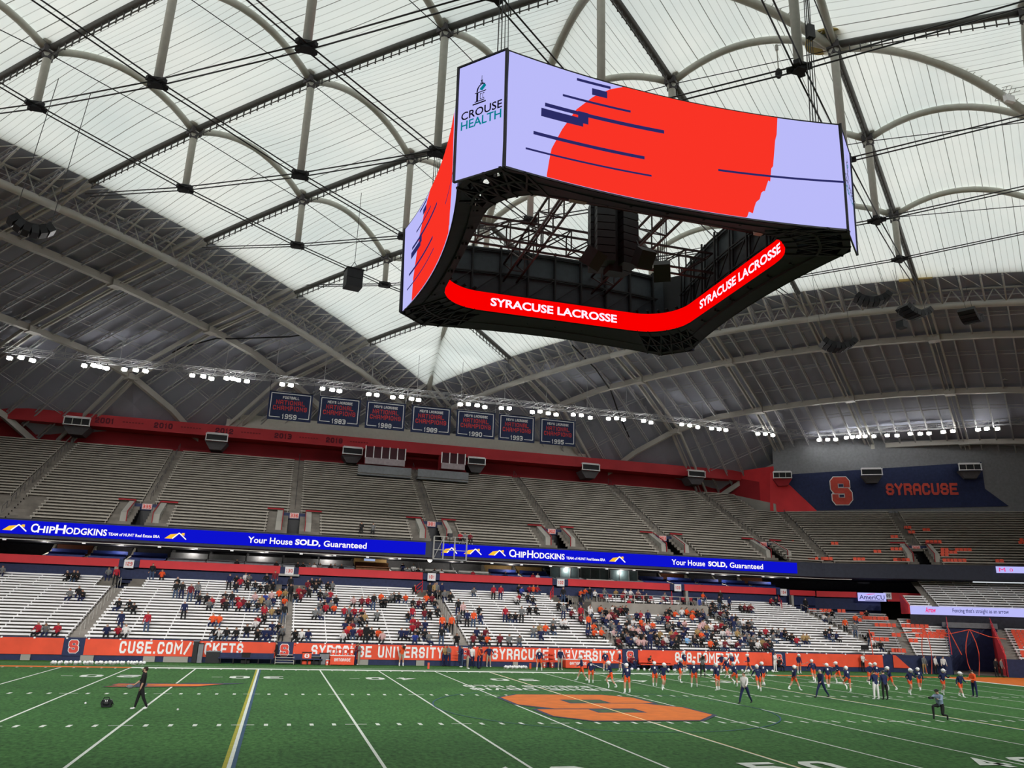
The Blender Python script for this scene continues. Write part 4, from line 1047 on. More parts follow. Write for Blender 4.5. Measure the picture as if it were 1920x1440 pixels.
# cross trusses inside
M_redsteel = mat('dark_red_black_steel', (.022, .007, .007), .5)
def girder(p, q, h=1.5, n=9, m_=M_redsteel):
    a = MB(); p, q = V(p), V(q); d = (q-p).normalized(); sd = V((-d.y, d.x, 0))*.5; up = V((0, 0, h))
    for s in (-1, 1):
        a.bar(p+sd*s, q+sd*s, .12); a.bar(p+sd*s+up, q+sd*s+up, .12)
        for k in range(n):
            x, y = p+(q-p)*k/n, p+(q-p)*(k+1)/n; a.bar(x+sd*s, x+sd*s+up, .08); a.bar(x+sd*s, y+sd*s+up, .08)
    for k in range(n+1): x = p+(q-p)*k/n; a.bar(x-sd, x+sd, .07); a.bar(x-sd+up, x+sd+up, .07)
    return a.build('cross_truss', m_, sb)
for y in (20.4, 27.6): girder((-9.6, y, 28.2), (9.6, y, 28.2), 1.5)
for x in (-3.4, 3.6): girder((x, 15, 28.4), (x, 34, 28.4), 1.4)
# centre speaker stack and boxes
a = MB()
for k in range(9):
    z = 30.2-.52*k
    for dx, dy in ((-.75, -.5), (.75, -.5), (-.75, .6), (.75, .6)): a.box(dx+.6, 24.0+dy, z, 1.15, 1.0, .46, .25*dx)
a.box(.6, 24, 27.9, .9, .9, 5.0)
a.build('centre_speaker_stack', M_black, sb)
for (x, y, z, tz) in ((-1.4, 22.3, 25.4, .6), (3.0, 22.0, 25.1, -.5), (1.6, 21.6, 25.6, .1)):
    a = MB(); c = V((x, y, z)); R = Matrix.Rotation(tz, 3, 'Z') @ Matrix.Rotation(.7, 3, 'X'); a.obox(c, R @ V((.5, 0, 0)), R @ V((0, .45, 0)), R @ V((0, 0, .55))); a.bar(c, c+V((0, 1, 1.6)), .08); a.build('tilted_speaker', M_black, sb)
a = MB(); a.box(-3.3, 19.9, 28.6, 1.0, .35, 2.1); a.build('equipment_cabinet', M_grey, sb)
a = MB(); a.box(8.6, 20, 28.0, .5, .4, .8); a.build('small_cabinet', M_steel, sb)
# suspension cables from the roof nodes
for cx, cy in ((-9.3, 15), (9.3, 15), (9.3, 34), (-9.3, 34)):
    t = V((cx*1.02, 24.4+(cy-24.4)*1.02, zb(cx, cy)+9.5)); 
    a = MB()
    for d in (-.3, -.1, .1, .3): a.tube((cx+d, cy, BZ1-.6), (t.x+d*.5, t.y, 43.0), .03, 4)
    a.box(t.x, t.y, 38.6, .45, .3, .9); a.tube((t.x, t.y, 38), (t.x, t.y, 47), .05, 4); a.build('hoist_cables', M_cable, sb)
# ------------------------------------------------------------------ suite level between the tiers
a = MB()
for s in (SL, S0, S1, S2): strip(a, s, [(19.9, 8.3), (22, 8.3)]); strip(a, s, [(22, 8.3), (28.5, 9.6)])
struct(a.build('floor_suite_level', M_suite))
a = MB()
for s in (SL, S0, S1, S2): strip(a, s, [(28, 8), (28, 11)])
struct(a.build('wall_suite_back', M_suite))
# red parapet in lengths between the navy sign panels
SG = [('129', -33.0), ('130', -16.6), ('101', -.6), ('102', 15.3), ('103', 31.0), ('104', 46.4)]
def ppt(x, q, z): return V((x, 56+q, z))
segs_ = [-62]+[x for _, x in SG]
where = ['leftmost', 'between signs 129 and 130, second from left', 'between signs 130 and 101, third from left', 'between signs 101 and 102, fourth from left', 'between signs 102 and 103 above the crowd', 'between signs 103 and 104, sixth from left']
for k in range(6):
    x0 = segs_[k]+(1.0 if k else 0); x1 = segs_[k+1]-1.0
    a = MB(); a.box((x0+x1)/2, 74.9, 8.62, x1-x0, .12, .82); r = tag(a.build('red_parapet', M_red), 'long red parapet board of the suite level, '+where[k], 'parapet')
a = MB(); a.obox(S1.P(-2.5, 18.9, 8.55), S1.e*2.5, S1.n*.06, V((0, 0, .36))); a.box(49.4, 74.9, 8.58, 4.0, .12, .66); tag(a.build('red_parapet', M_red), 'folded red parapet board in corner left of the bright sponsor screen', 'parapet')
a = MB(); a.obox(S1.P(6.2, 18.9, 8.35), S1.e*2.5, S1.n*.06, V((0, 0, .55))); tag(a.build('red_parapet', M_red), 'short red parapet board in corner right of plate 105', 'parapet')
for k, (t, x) in enumerate(SG):
    r = tag(empty('section_sign', (x, 74.7, 8.1)), 'navy panel with white number plate %s, %s' % (t, ['leftmost', 'above the dark left doorway', 'at mid stand under the camera stand', 'above the crowded stairs', 'with pale pillar under it', 'rightmost of the straight stand'][k]), 'sign', 'section signs on the red parapet')
    a = MB(); a.box(x, 74.8, 8.58, 2.0, .14, .7); a.build('panel', M_navy, r)
    a = MB(); a.box(x, 74.65, 8.55, .95, .08, .86); pl = a.build('plate', M_white, r)
    a = MB(); put_block(a, t, lambda xx, z: V((xx, 74.6, z)), x-.34, x+.34, 8.36, 8.74, st=.2); o = a.build('lettering', M_txtred, r); o.parent = pl; o.location = (0, 0, 0)
    # doorway under the sign
    a = MB(); a.box(x, 75.9, 7.3, 2.4, .2, 1.9); a.build('doorway', M_black, r)
    if t in ('130',): a = MB(); a.box(x, 74.9, 8.1, 2.2, .3, .22); a.build('lintel', M_steel, r)
    if t in ('103', '104', '129'): a = MB(); a.box(x+1.1*(-1 if t == '129' else 1), 74.6, 7.2, .35, .5, 2.0); a.build('pillar', M_conc_light, r)
    if t not in ('130', '129'):
        a = MB()
        for d in (.3, .7, 1.1): a.tube((x-2.2, 72.0, 6.2+d), (x-1.1, 74.2, 6.9+d), .05, 4)
        a.tube((x-2.2, 72.0, 6.0), (x-2.2, 72.0, 7.4), .05, 4); a.tube((x-1.1, 74.2, 6.5), (x-1.1, 74.2, 8.1), .05, 4)
        a.build('red_handrail', M_red, r)
sc, zc = S1.hit(1664, 1117, 18.6)
r = tag(empty('section_sign', S1.P(sc, 18.6, 8.0)), 'white number plate 105 right of the bright sponsor screen', 'sign', 'section signs on the red parapet')
a = MB(); a.obox(S1.P(sc, 18.6, zc-.02), S1.e*.48, S1.n*.05, V((0, 0, .42))); pl = a.build('plate', M_white, r)
a = MB(); put_block(a, '105', lambda x, z: S1.P(x, 18.53, z), sc-.32, sc+.32, zc-.2, zc+.18, st=.2); a.build('lettering', M_txtnavy, r)
# sponsor screen
s0, z1 = S1.hit(1608, 1111, 18.4); s1, z0 = S1.hit(1662, 1128, 18.4)
r = tag(empty('sponsor_screen', S1.P(s0, 18.4, z0)), 'small bright lavender sponsor screen on the corner parapet', 'screen')
a = MB(); a.obox(S1.P((s0+s1)/2, 18.5, (z0+z1)/2), S1.e*((s1-s0)/2), S1.n*.08, V((0, 0, (z1-z0)/2))); a.build('panel', E_lav, r)
g = lambda x, z: S1.P(x, 18.38, z); w_ = s1-s0; h_ = z1-z0
a = MB(); put_font(a, 'AmeriCU', g, s0+.05*w_, s0+.95*w_, z0+.22*h_, z0+.74*h_, bold=.01); put_font(a, 'financial family', g, s0+.25*w_, s0+.95*w_, z0+.05*h_, z0+.15*h_) if 0 else None; a.build('lettering', E_navy, r)
a = MB(); a.face([g(s0+.25*w_, z0+.72*h_), g(s0+.6*w_, z0+.86*h_), g(s0+.62*w_, z0+.92*h_), g(s0+.4*w_, z0+.86*h_)]); a.build('swoosh', E_pink, r)
a = MB(); a.face([g(s0+.25*w_, z0+.08*h_), g(s0+.93*w_, z0+.08*h_), g(s0+.93*w_, z0+.13*h_), g(s0+.25*w_, z0+.13*h_)]); a.build('underline', E_black, r)
# suites
def xsuite(u, q=22.): return atY(u, 1050, 56+q).x
def person_dark(): pass
bays = [-58+4.05*k for k in range(0, 28)]
order = ['first', 'second', 'third', 'fourth', 'fifth', 'sixth', 'seventh', 'eighth', 'ninth', 'tenth', 'eleventh', 'twelfth', 'thirteenth', 'fourteenth', 'fifteenth', 'sixteenth', 'seventeenth', 'eighteenth', 'nineteenth', 'twentieth', 'twenty-first', 'twenty-second', 'twenty-third', 'twenty-fourth', 'twenty-fifth', 'twenty-sixth', 'twenty-seventh', 'twenty-eighth']
vis = [x for x in bays if -42 < x+2 < 49]
for k, x in enumerate(vis):
    um = proj((x+2, 78, 9))[0]
    kind = 'seats' if (um < 345 or um > 1215) else 'press' if um < 650 else 'wood' if um < 745 else 'counter' if um < 930 else 'seats2' if um < 1030 else 'glass'
    desc = {'seats': 'open suite bay with rows of blue seats', 'press': 'press bay with two grey desk fronts', 'wood': 'suite bay with brown wooden counter and warm-lit tan wall', 'counter': 'broadcast bay with pale desks', 'seats2': 'suite bay with warm-lit tan wall and blue seats', 'glass': 'glazed suite bay with grey counters'}[kind]
    r = tag(empty('suite_bay', (x, 76, 8.3)), desc+', '+order[k]+' from left', 'suite')
    a = MB(); a.poly([(0, 0), (8.5, 1.3), (8.5, 2.6), (5.0, 2.4), (3.6, 1.4), (0, .65)], lambda q, z: V((x, 75.6+q, 8.3+z)), .22, V((1, 0, 0))); a.build('divider_wall', M_conc_light if kind in ('seats', 'seats2') else M_grey, r)
    if kind.startswith('seats'):
        for n in range(3):
            a = MB(); y = 76.2+n*1.0; z = 8.4+n*.38
            a.box(x+2.1, y+.25, z+.62, 3.5, .1, .42); a.box(x+2.1, y, z+.42, 3.5, .4, .08); a.build('seat_row', M_seatblue, r)
        a = MB(); a.box(x+2.1, 80.5, 10.1, 3.6, .1, 1.2); a.build('back_wall', M_suite if (kind == 'seats' and k % 3) else (mat('brown_dark_wall', (.09, .025, .01), .7) if kind == 'seats' else M_warm), r)
    elif kind == 'press':
        a = MB(); a.box(x+2.1, 76.3, 9.12, 3.9, .2, .6); a.build('desk_front', M_grey, r)
        a = MB(); a.box(x+2.1, 78.3, 9.85, 3.9, .2, .6); a.build('rear_desk_front', M_grey, r)
        a = MB(); a.box(x+2.1, 82, 10.2, 3.9, .1, 1.2); a.build('back_wall', M_suite, r)
    elif kind == 'wood':
        a = MB(); a.box(x+2.1, 76.2, 9.15, 3.9, .2, .7); a.build('counter_front', M_wood, r); a = MB(); a.box(x+2.1, 77.6, 9.8, 3.9, .2, .5); a.build('rear_counter', M_wood, r)
        a = MB(); a.box(x+2.1, 79.6, 10.4, 3.9, .1, 1.4); a.build('back_wall', M_warm, r)
        a = MB(); a.box(x+2.0, 79.4, 10.6, 1.3, .08, .6); a.build('television', E_tv, r)
    elif kind == 'counter':
        a = MB(); a.box(x+2.1, 75.6, 9.05, 3.9, 1.0, .1); a.build('desk_top', M_dark, r); a = MB(); a.box(x+2.1, 76.6, 9.3, 3.7, .1, .5); a.build('desk_panel', M_steel, r)
        a = MB(); a.box(x+2.1, 81, 10.0, 3.9, .1, 1.6); a.build('back_wall', M_grey, r)
    else:
        a = MB(); a.box(x+2.1, 76.1, 8.95, 3.6, .15, .5); a.build('counter', M_steel if k % 2 else M_grey, r)
        a = MB(); a.box(x+2.1, 78.0, 9.9, 3.9, .06, 1.5); a.build('glass_front', M_room, r)
        a = MB()
        for d in (.2, 1.5, 2.8, 4.0): a.box(x+d, 77.9, 9.9, .07, .06, 1.5)
        a.build('mullion_frame', M_grey, r)['kind'] = 'stuff'
def ppl_suite(): pass
# small bright tubes and round lamps in the suites
for u, v, q in ((806, 1050, 17.6), (816, 1044, 17.6), (785, 1044, 17.6)):
    p = atY(u, v, 56+q); r = tag(empty('camera_stand_lamp', p), 'round bright work lamp under the camera stand, '+{806: 'largest', 816: 'right', 785: 'left'}[u], 'lamp')
    a = MB(); a.ell(p, .26 if u != 816 else .12, .1, .26 if u != 816 else .12, 10, 6); a.build('lens', E_lampsm, r); a = MB(); a.box(p.x, p.y+.2, p.z, .3, .3, .3); a.build('housing', M_black, r); a = MB(); a.tube(p+V((0, .2, 0)), p+V((0, .2, .6)), .03, 4); a.build('bracket', M_dark, r)
# camera stand above sign 101
r = tag(empty('camera_stand', (.2, 71.0, 10.6)), 'grey tubular camera stand in front of the blue strip at mid deck', 'stand')
a = MB()
for x in (-1.2, -.1, 1.2, 2.6):
    for y in (70.9, 71.35): a.tube((x, y, 10.3), (x, y, 12.9), .045, 5)
for z in (10.4, 11.4, 12.4, 12.9): a.tube((-1.2, 70.9, z), (2.6, 70.9, z), .04, 5)
a.tube((-1.2, 70.9, 10.4), (-.1, 70.9, 12.9), .03, 4); a.build('tube_frame', M_steel, r)
a = MB(); a.box(.7, 71.1, 10.35, 3.9, .6, .08); a.build('platform', M_grey, r)
a = MB(); a.box(.6, 71.1, 13.1, .5, .8, .4); a.tube((.6, 71.1, 12), (.6, 71.1, 13), .06); a.build('camera_body', M_black, r)
# ------------------------------------------------------------------ blue LED ribbon on the upper fascia
q = 15.42; yf = 56+q
def led_strip(x0, x1, label):
    r = tag(empty('led_strip', (x0, yf, 10.85)), label, 'screen')
    a = MB(); a.box((x0+x1)/2, yf, 11.5, x1-x0, .1, 1.34); a.build('panel', E_blue, r); return r
xr = lambda u, v: atY(u, v, yf-.1).x
xa, xb_ = -62, xr(798, 1030); xc, xd = xr(828, 1032), xr(1495, 1064)
g = lambda x, z: V((x, yf-.08, z))
def led_text(r, t, u0, u1, z0, z1, m_=E_text, **k):
    a = MB(); x0, x1 = xr(u0, 1030), xr(u1, 1030)
    put_font(a, t, g, x0, x1, z0, z1, **k); a.build('lettering', m_, r)
def house(r, u0, u1, base=11.05, clip=None):
    x0, x1 = xr(u0, 1030), xr(u1, 1030); w_ = x1-x0; z = base; h = .85
    a = MB(); a.face([g(x0, z+.1*h), g(x0+.25*w_, z+.62*h), g(x0+.62*w_, z+.75*h), g(x0+.36*w_, z+.1*h)]); a.face([g(x0+.72*w_, z+.7*h), g(x0+.9*w_, z+.5*h), g(x0+.9*w_, z+.85*h), g(x0+.8*w_, z+.85*h)]); a.build('house_emblem', E_yel, r)
    a = MB(); a.bar(g(x0+.36*w_, z+.12*h), g(x0+.65*w_, z+.82*h), .1, .1, up=(0, 1, 0)); a.bar(g(x0+.65*w_, z+.82*h), g(x0+1.0*w_, z+.08*h), .1, .1, up=(0, 1, 0)); a.build('roof_emblem', E_text, r)
L = led_strip(xa, xb_, 'long blue advertising strip left of the camera stand')
R = led_strip(xc, xd, 'long blue advertising strip right of the camera stand')
house(L, -4, 42); led_text(L, 'C', 50, 63, 11.05, 11.92, bold=.02); led_text(L, 'HIP', 63, 96, 11.05, 11.72, bold=.02); led_text(L, 'H', 97, 116, 11.05, 11.92, bold=.02); led_text(L, 'ODGKINS', 117, 195, 11.05, 11.72, bold=.02)
led_text(L, 'TEAM of HUNT Real Estate ERA', 198, 296, 11.12, 11.42, bold=.02); house(L, 305, 346)
led_text(L, 'Your House', 463, 547, 11.12, 11.78, E_text, bold=.015); led_text(L, 'SOLD,', 552, 600, 11.05, 11.78, E_text, bold=.04); led_text(L, 'Guaranteed', 606, 687, 11.12, 11.78, E_text, bold=.015); 
house(R, 828, 857); house(R, 870, 903); house(R, 916, 948)
led_text(R, 'C', 955, 966, 11.05, 11.92, bold=.02); led_text(R, 'HIP', 966, 987, 11.05, 11.72, bold=.02); led_text(R, 'H', 989, 1000, 11.05, 11.92, bold=.02); led_text(R, 'ODGKINS', 1001, 1059, 11.05, 11.72, bold=.02)
led_text(R, 'TEAM of HUNT Real Estate ERA', 1062, 1135, 11.12, 11.42, bold=.02); house(R, 1142, 1172)
led_text(R, 'Your House', 1259, 1321, 11.12, 11.78, bold=.015); led_text(R, 'SOLD,', 1327, 1362, 11.05, 11.78, bold=.04); led_text(R, 'Guaranteed', 1367, 1429, 11.12, 11.78, bold=.015)
# right-hand lavender strips
def lav(u0, v0, u1, v1, qq, label):
    s0, z1 = S2.hit(u0, v0, qq); s1 = 29; z0 = S2.hit(u0, v1, qq)[1]
    r = tag(empty('led_strip', S2.P(s0, qq, z0)), label, 'screen'); a = MB(); a.obox(S2.P((s0+s1)/2, qq, (z0+z1)/2), S2.e*((s1-s0)/2), S2.n*.06, V((0, 0, (z1-z0)/2))); a.build('panel', E_lav, r); return r, z0, z1
r, z0, z1 = lav(1867, 1062, 1867, 1074, 15.3, 'lavender strip with red M at the right picture edge')
g2 = lambda qq: (lambda s, z: S2.P(s, qq, z))
a = MB(); sA = S2.hit(1873, 1068, 15.2)[0]; sB = S2.hit(1885, 1068, 15.2)[0]; put_block(a, 'M', g2(15.2), sA, sB, z0+.15, z1-.15, gw=.8); sA = S2.hit(1893, 1068, 15.2)[0]; sB = S2.hit(1899, 1068, 15.2)[0]; put_block(a, '0', g2(15.2), sA, sB, z0+.2, z1-.25, gw=.8); a.build('lettering', E_pink, r)
r, z0, z1 = lav(1706, 1136, 1706, 1151.5, 10.5, 'long lavender strip reading Fencing that\'s straight as an arrow')
led2 = [S2.hit(u, 1145, 10.4)[0] for u in (1735, 1755, 1786, 1891)]
a = MB(); put_font(a, "Fencing that's straight as an arrow", g2(10.4), led2[2], led2[3], z0+.2, z1-.15, bold=.01); a.build('lettering', E_navy, r)
a = MB(); put_font(a, 'Arrow', g2(10.4), led2[0], led2[1], z0+.25, z1-.1, bold=.03, shear=.2); a.build('brand_lettering', E_pink, r)
# middle tier benches above that strip and the dark gap under it
sM = S2.hit(1706, 1145, 10.5)[0]
block('small bench tier above the lavender strip, right of the red parapet', S2, sM+.2, sM+2.6, 11.2, 7.25, .8, .30, 5, M_bench_w, sup=1.3)
aisle('dark stair aisle above the lavender strip', S2, lambda q: sM+2.6, lambda q: sM+3.4, 11.2, 7.25, .8, .30, 12)
block('bench tier with red seats above the lavender strip at right edge', S2, sM+3.4, 30, 11.2, 7.25, .8, .30, 12, M_bench_w, sup=2)
a = MB(); a.poly([(10.4, 6.2), (14.5, 6.2), (14.5, 8.6), (10.4, 7.3)], lambda q, z: S2.P(sM, q, z), .15, -S2.e); tag(a.build('red_parapet', M_red), 'sloping red side parapet beside the lavender strip', 'parapet')
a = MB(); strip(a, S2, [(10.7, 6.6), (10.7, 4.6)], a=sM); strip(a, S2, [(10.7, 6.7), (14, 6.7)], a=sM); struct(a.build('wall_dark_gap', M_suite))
# ------------------------------------------------------------------ roof-level items
LT = 32.4
def tpt(u, v): return atZ(u, v, LT)
tr = [tpt(*p) for p in ((-60, 664), (40, 672), (250, 693), (440, 709), (550, 719), (800, 743), (1085, 776), (1300, 796), (1440, 812), (1535, 823), (1610, 819), (1780, 808), (1890, 802), (2000, 796))]
# straighten: the truss runs parallel to the stand, then round the corner
ym = 83.6
tr = [V((-70, ym, LT)), V((59, ym, LT)), V((64.5, 79.0, LT)), V((94, 53.5, LT))]
r = tag(empty('lighting_truss', (0, ym, LT)), 'long thin lighting truss hung under the far roof', 'truss')
for p, q in zip(tr, tr[1:]):
    n = max(1, int((q-p).length/6)); 
    for k in range(n):
        x, y = p+(q-p)*k/n, p+(q-p)*(k+1)/n; a = MB(); d = (y-x).normalized(); sd = V((-d.y, d.x, 0))*.35
        for s in (-1, 1):
            a.tube(x+sd*s+V((0, 0, .2)), y+sd*s+V((0, 0, .2)), .05, 4); a.tube(x+sd*s+V((0, 0, .9)), y+sd*s+V((0, 0, .9)), .05, 4)
            for m in range(5):
                u_, w2 = x+(y-x)*m/5+sd*s, x+(y-x)*(m+1)/5+sd*s; a.tube(u_+V((0, 0, .2)), w2+V((0, 0, .9)), .03, 3); a.tube(u_+V((0, 0, .2)), u_+V((0, 0, .9)), .03, 3)
        a.tube(x+V((0, 0, .9)), V((x.x, x.y, zr(x.x, x.y)+.8)), .03, 4)
        a.build('truss_section', M_purlin, r)
def onTruss(u, v):
    best = None
    for p, q in zip(tr, tr[1:]):
        d = q-p; n = V((d.y, -d.x, 0)).normalized(); ry = ray(u, v); t = (p-CAM).dot(n)/ry.dot(n); h = CAM+ry*t; s = (h-p).dot(d)/d.length_squared
        if -.01 <= s <= 1.01: return h, n
    h = atY(u, v, ym); return h, V((0, -1, 0))
Z3 = [(55, 815), (120, 812), (185, 828), (475, 857), (530, 856), (560, 862), (600, 872), (700, 878), (765, 882), (820, 888), (1082, 912), (1145, 917), (1190, 930), (1275, 928), (1310, 930), (1340, 938), (1390, 945), (1588, 962), (1637, 967), (1815, 986), (1870, 993), (1910, 1000)]
FL = [(x/3, 400+y/3) for x, y in Z3]
FL += [(640+x/3, 400+y/3) for x, y in [(155, 1017), (200, 1022), (290, 1035), (340, 1033), (395, 1043), (435, 1050), (670, 1075), (715, 1074), (765, 1080), (808, 1090), (900, 1096), (945, 1097), (1075, 1118), (1118, 1115), (1165, 1125), (1208, 1132), (1305, 1132), (1350, 1136), (1400, 1150), (1503, 1155), (1548, 1153), (1588, 1160), (1700, 1168), (1742, 1177), (1915, 1187)]]
FL += [(1280+x/3, 400+y/3) for x, y in [(40, 1193), (85, 1203), (163, 1210), (205, 1214), (243, 1219), (423, 1240), (465, 1241), (507, 1248), (767, 1275), (815, 1273), (860, 1272), (920, 1262), (955, 1258), (990, 1256), (1025, 1254), (1075, 1254), (1150, 1249), (1205, 1250), (1280, 1240), (1335, 1240), (1385, 1238), (1465, 1230), (1520, 1225), (1660, 1217), (1710, 1212), (1770, 1212)]]
ordl = lambda k: order[k] if k < 28 else None
tens = {2: 'twenty', 3: 'thirty', 4: 'forty', 5: 'fifty', 6: 'sixty', 7: 'seventy', 8: 'eighty', 9: 'ninety'}
tth = {2: 'twentieth', 3: 'thirtieth', 4: 'fortieth', 5: 'fiftieth', 6: 'sixtieth', 7: 'seventieth', 8: 'eightieth', 9: 'ninetieth'}
def nth(k):
    k += 1
    if k <= 20: return order[k-1]
    if k % 10 == 0: return tth[k//10]
    return tens[k//10]+'-'+order[k % 10-1]
for k, (u, v) in enumerate(sorted(FL)):
    p, n = onTruss(u, v); r = tag(empty('floodlight', p), 'glowing floodlight on the far lighting truss, %s from left' % nth(k), 'floodlight', 'floodlights on the far lighting truss')
    d = (V((0, 24, 0))-p); d.z *= .6; d.normalize(); sd = d.cross(V((0, 0, 1))).normalized(); up = sd.cross(d)
    a = MB(); a.ell(p+d*.03, .30, .16, .24, 10, 6); a.build('lens', E_lamp, r, smooth=True)
    a = MB(); a.obox(p-d*.16, sd*.34, up*.22, d*.1); a.build('housing', M_steel, r)
    a = MB(); a.bar(p-d*.15, V((p.x, p.y+.1, max(p.z+.3, LT+.2))), .07); a.build('bracket', M_dark, r)
# unlit fixtures at far right
for k, (u, v) in enumerate(((1885, 712), (1897, 707), (1912, 702))):
    p = atY(u, v, 60); r = tag(empty('unlit_floodlight', p), 'unlit white floodlight hanging at upper right edge, %s from left' % order[k], 'floodlight')
    a = MB(); a.box(p.x, p.y, p.z, .75, .5, .2); a.build('housing', M_white, r); a = MB(); a.box(p.x, p.y, p.z-.13, .65, .4, .06); a.build('lens', M_grey, r); a = MB(); a.bar(p, p+V((0, .2, 1.4)), .06); a.build('bracket', M_dark, r)
# banners under the truss
BN = [((506, 735), (587, 745), (500, 787), 'FOOTBALL', '1959'), ((600, 742), (677, 752), (593, 797), "MEN'S LACROSSE", '1983'), ((688, 748), (761, 760), (680, 805), "MEN'S LACROSSE", '1988'), ((773, 757), (846, 768), (768, 814), "MEN'S LACROSSE", '1989'), ((857, 767), (929, 775), (854, 820), "MEN'S LACROSSE", '1990'), ((936, 774), (1003, 783), (935, 826), "MEN'S LACROSSE", '1993'), ((1013, 783), (1079, 791), (1012, 832), "MEN'S LACROSSE", '1995')]
for k, (tl, trr, bl_, l1, yr) in enumerate(BN):
    y = ym-.3; x0, x1 = atY(*tl, y).x, atY(*trr, y).x; z1 = 31.15; z0 = 27.45
    r = tag(empty('championship_banner', (x0, y, z0)), 'navy hanging banner NATIONAL CHAMPIONS %s, %s in the row' % (yr, ['leftmost', 'second', 'third', 'middle', 'fifth', 'sixth', 'rightmost'][k]), 'banner', 'national champions banners under the lighting truss')
    a = MB(); a.box((x0+x1)/2, y, (z0+z1)/2, x1-x0, .05, z1-z0); a.build('cloth', M_navy, r)
    w_ = x1-x0; h = z1-z0; g = lambda x, z: V((x0+x*w_, y-.04, z0+z*h))
    a = MB()
    for p, q_ in (((.05, .94), (.95, .94)), ((.05, .94), (.05, .10)), ((.95, .94), (.95, .10)), ((.05, .10), (.29, .10)), ((.71, .10), (.95, .10))): a.bar(g(*p), g(*q_), .09, .02, up=(0, 1, 0))
    a.build('white_border', M_white, r)
    a = MB(); put_block(a, l1, g, .5-(.3 if k else .19), .5+(.3 if k else .19), .76, .855, gw=.7, st=.2); a.build('sport_lettering', M_white, r)
    a = MB(); put_block(a, 'NATIONAL', g, .17, .83, .55, .71, gw=.8, st=.19, gap=.2); put_block(a, 'CHAMPIONS', g, .11, .89, .35, .51, gw=.8, st=.19, gap=.2); a.build('lettering', mat('banner_orange_lettering', (.60, .05, .05)), r)
    a = MB(); put_block(a, yr, g, .33, .67, .05, .22, gw=.8, st=.2); a.build('year_lettering', M_white, r)
    a = MB(); a.tube((x0, y, z1), (x0, ym, LT+.2), .03, 4); a.tube((x1, y, z1), (x1, ym, LT+.2), .03, 4); a.tube((x0, y, z1), (x1, y, z1), .05, 5); a.build('hanging_pole', M_dark, r)
# ventilation boxes
VN = [(118, 170, 782, 798, 'leftmost, above the far left stairs'), (385, 428, 811, 829, 'second from left, below year 2012'), (642, 681, 838, 853, 'left of the left press box'), (877, 911, 857, 872, 'right of the right press box'), (1091, 1125, 868, 884, 'fifth from left'), (1290, 1323, 881, 896, 'sixth, above the right stairs'), (1449, 1485, 884, 897, 'at the red and navy colour change'), (1614, 1655, 878, 891, 'between the block S and SYRACUSE'), (1797, 1841, 868, 883, 'rightmost on the corner wall')]
for k, (u0, u1, v0, v1, wh) in enumerate(VN):
    corner_ = k >= 6
    if not corner_:
        y = 91.6; P0, P1 = atY(u0, (v0+v1)/2-1, y), atY(u1, (v0+v1)/2+1, y); x = (P0.x+P1.x)/2; w2 = (P1.x-P0.x)/2; z = atY((u0+u1)/2, (v0+v1)/2, y).z; o_, e_, n_2 = V((x, y, z)), V((1, 0, 0)), V((0, 1, 0)); dep = 3.8
    else:
        s0, z = (S1 if k == 6 else S2).hit((u0+u1)/2, (v0+v1)/2, 30.0); sg = S1 if k == 6 else S2
        sa, _ = sg.hit(u0, v0, 30.0); sb_, _ = sg.hit(u1, v0, 30.0); w2 = (sb_-sa)/2; o_, e_, n_2 = sg.P(s0, 30.0, z), sg.e, sg.n; dep = 1.5
    h = .52 if k != 0 else .55
    r = tag(empty('ventilation_box', o_), 'white framed ventilation box on the back wall, '+wh, 'vent', 'ventilation boxes along the back wall')
    a = MB(); fr = .09
    for s in (-1, 1): a.obox(o_+e_*(w2-fr)*s, e_*fr*.6, n_2*.08, V((0, 0, h))); a.obox(o_+V((0, 0, (h-fr)*s)), e_*w2, n_2*.08, V((0, 0, fr*.6)))
    a.build('frame', M_white, r)
    a = MB(); a.obox(o_+V((0, 0, h+.08))+n_2*.4, e_*w2*.9, n_2*.3, V((0, 0, .05))); a.build('hood', M_white, r)
    a = MB(); a.obox(o_+n_2*.1, e_*(w2-.1), n_2*.05, V((0, 0, h-.1))); a.build('opening', M_black, r)
    if k in (0, 6, 8):
        a = MB(); [a.obox(o_+e_*(w2*.33*s)-n_2*.0, e_*.04, n_2*.06, V((0, 0, h-.1))) for s in (-1, 1)]; a.build('mullion', M_steel, r)['kind'] = 'stuff'
    a = MB()
    pts = [(-w2, -h), (w2, -h), (w2*.5, -h-1.1), (-w2*.5, -h-1.1)]
    a.poly(pts, lambda s, z_: o_+e_*s+V((0, 0, z_))+n_2*.3, dep*.6, n_2); a.build('duct', M_duct if k not in (6,) else M_reddark, r)
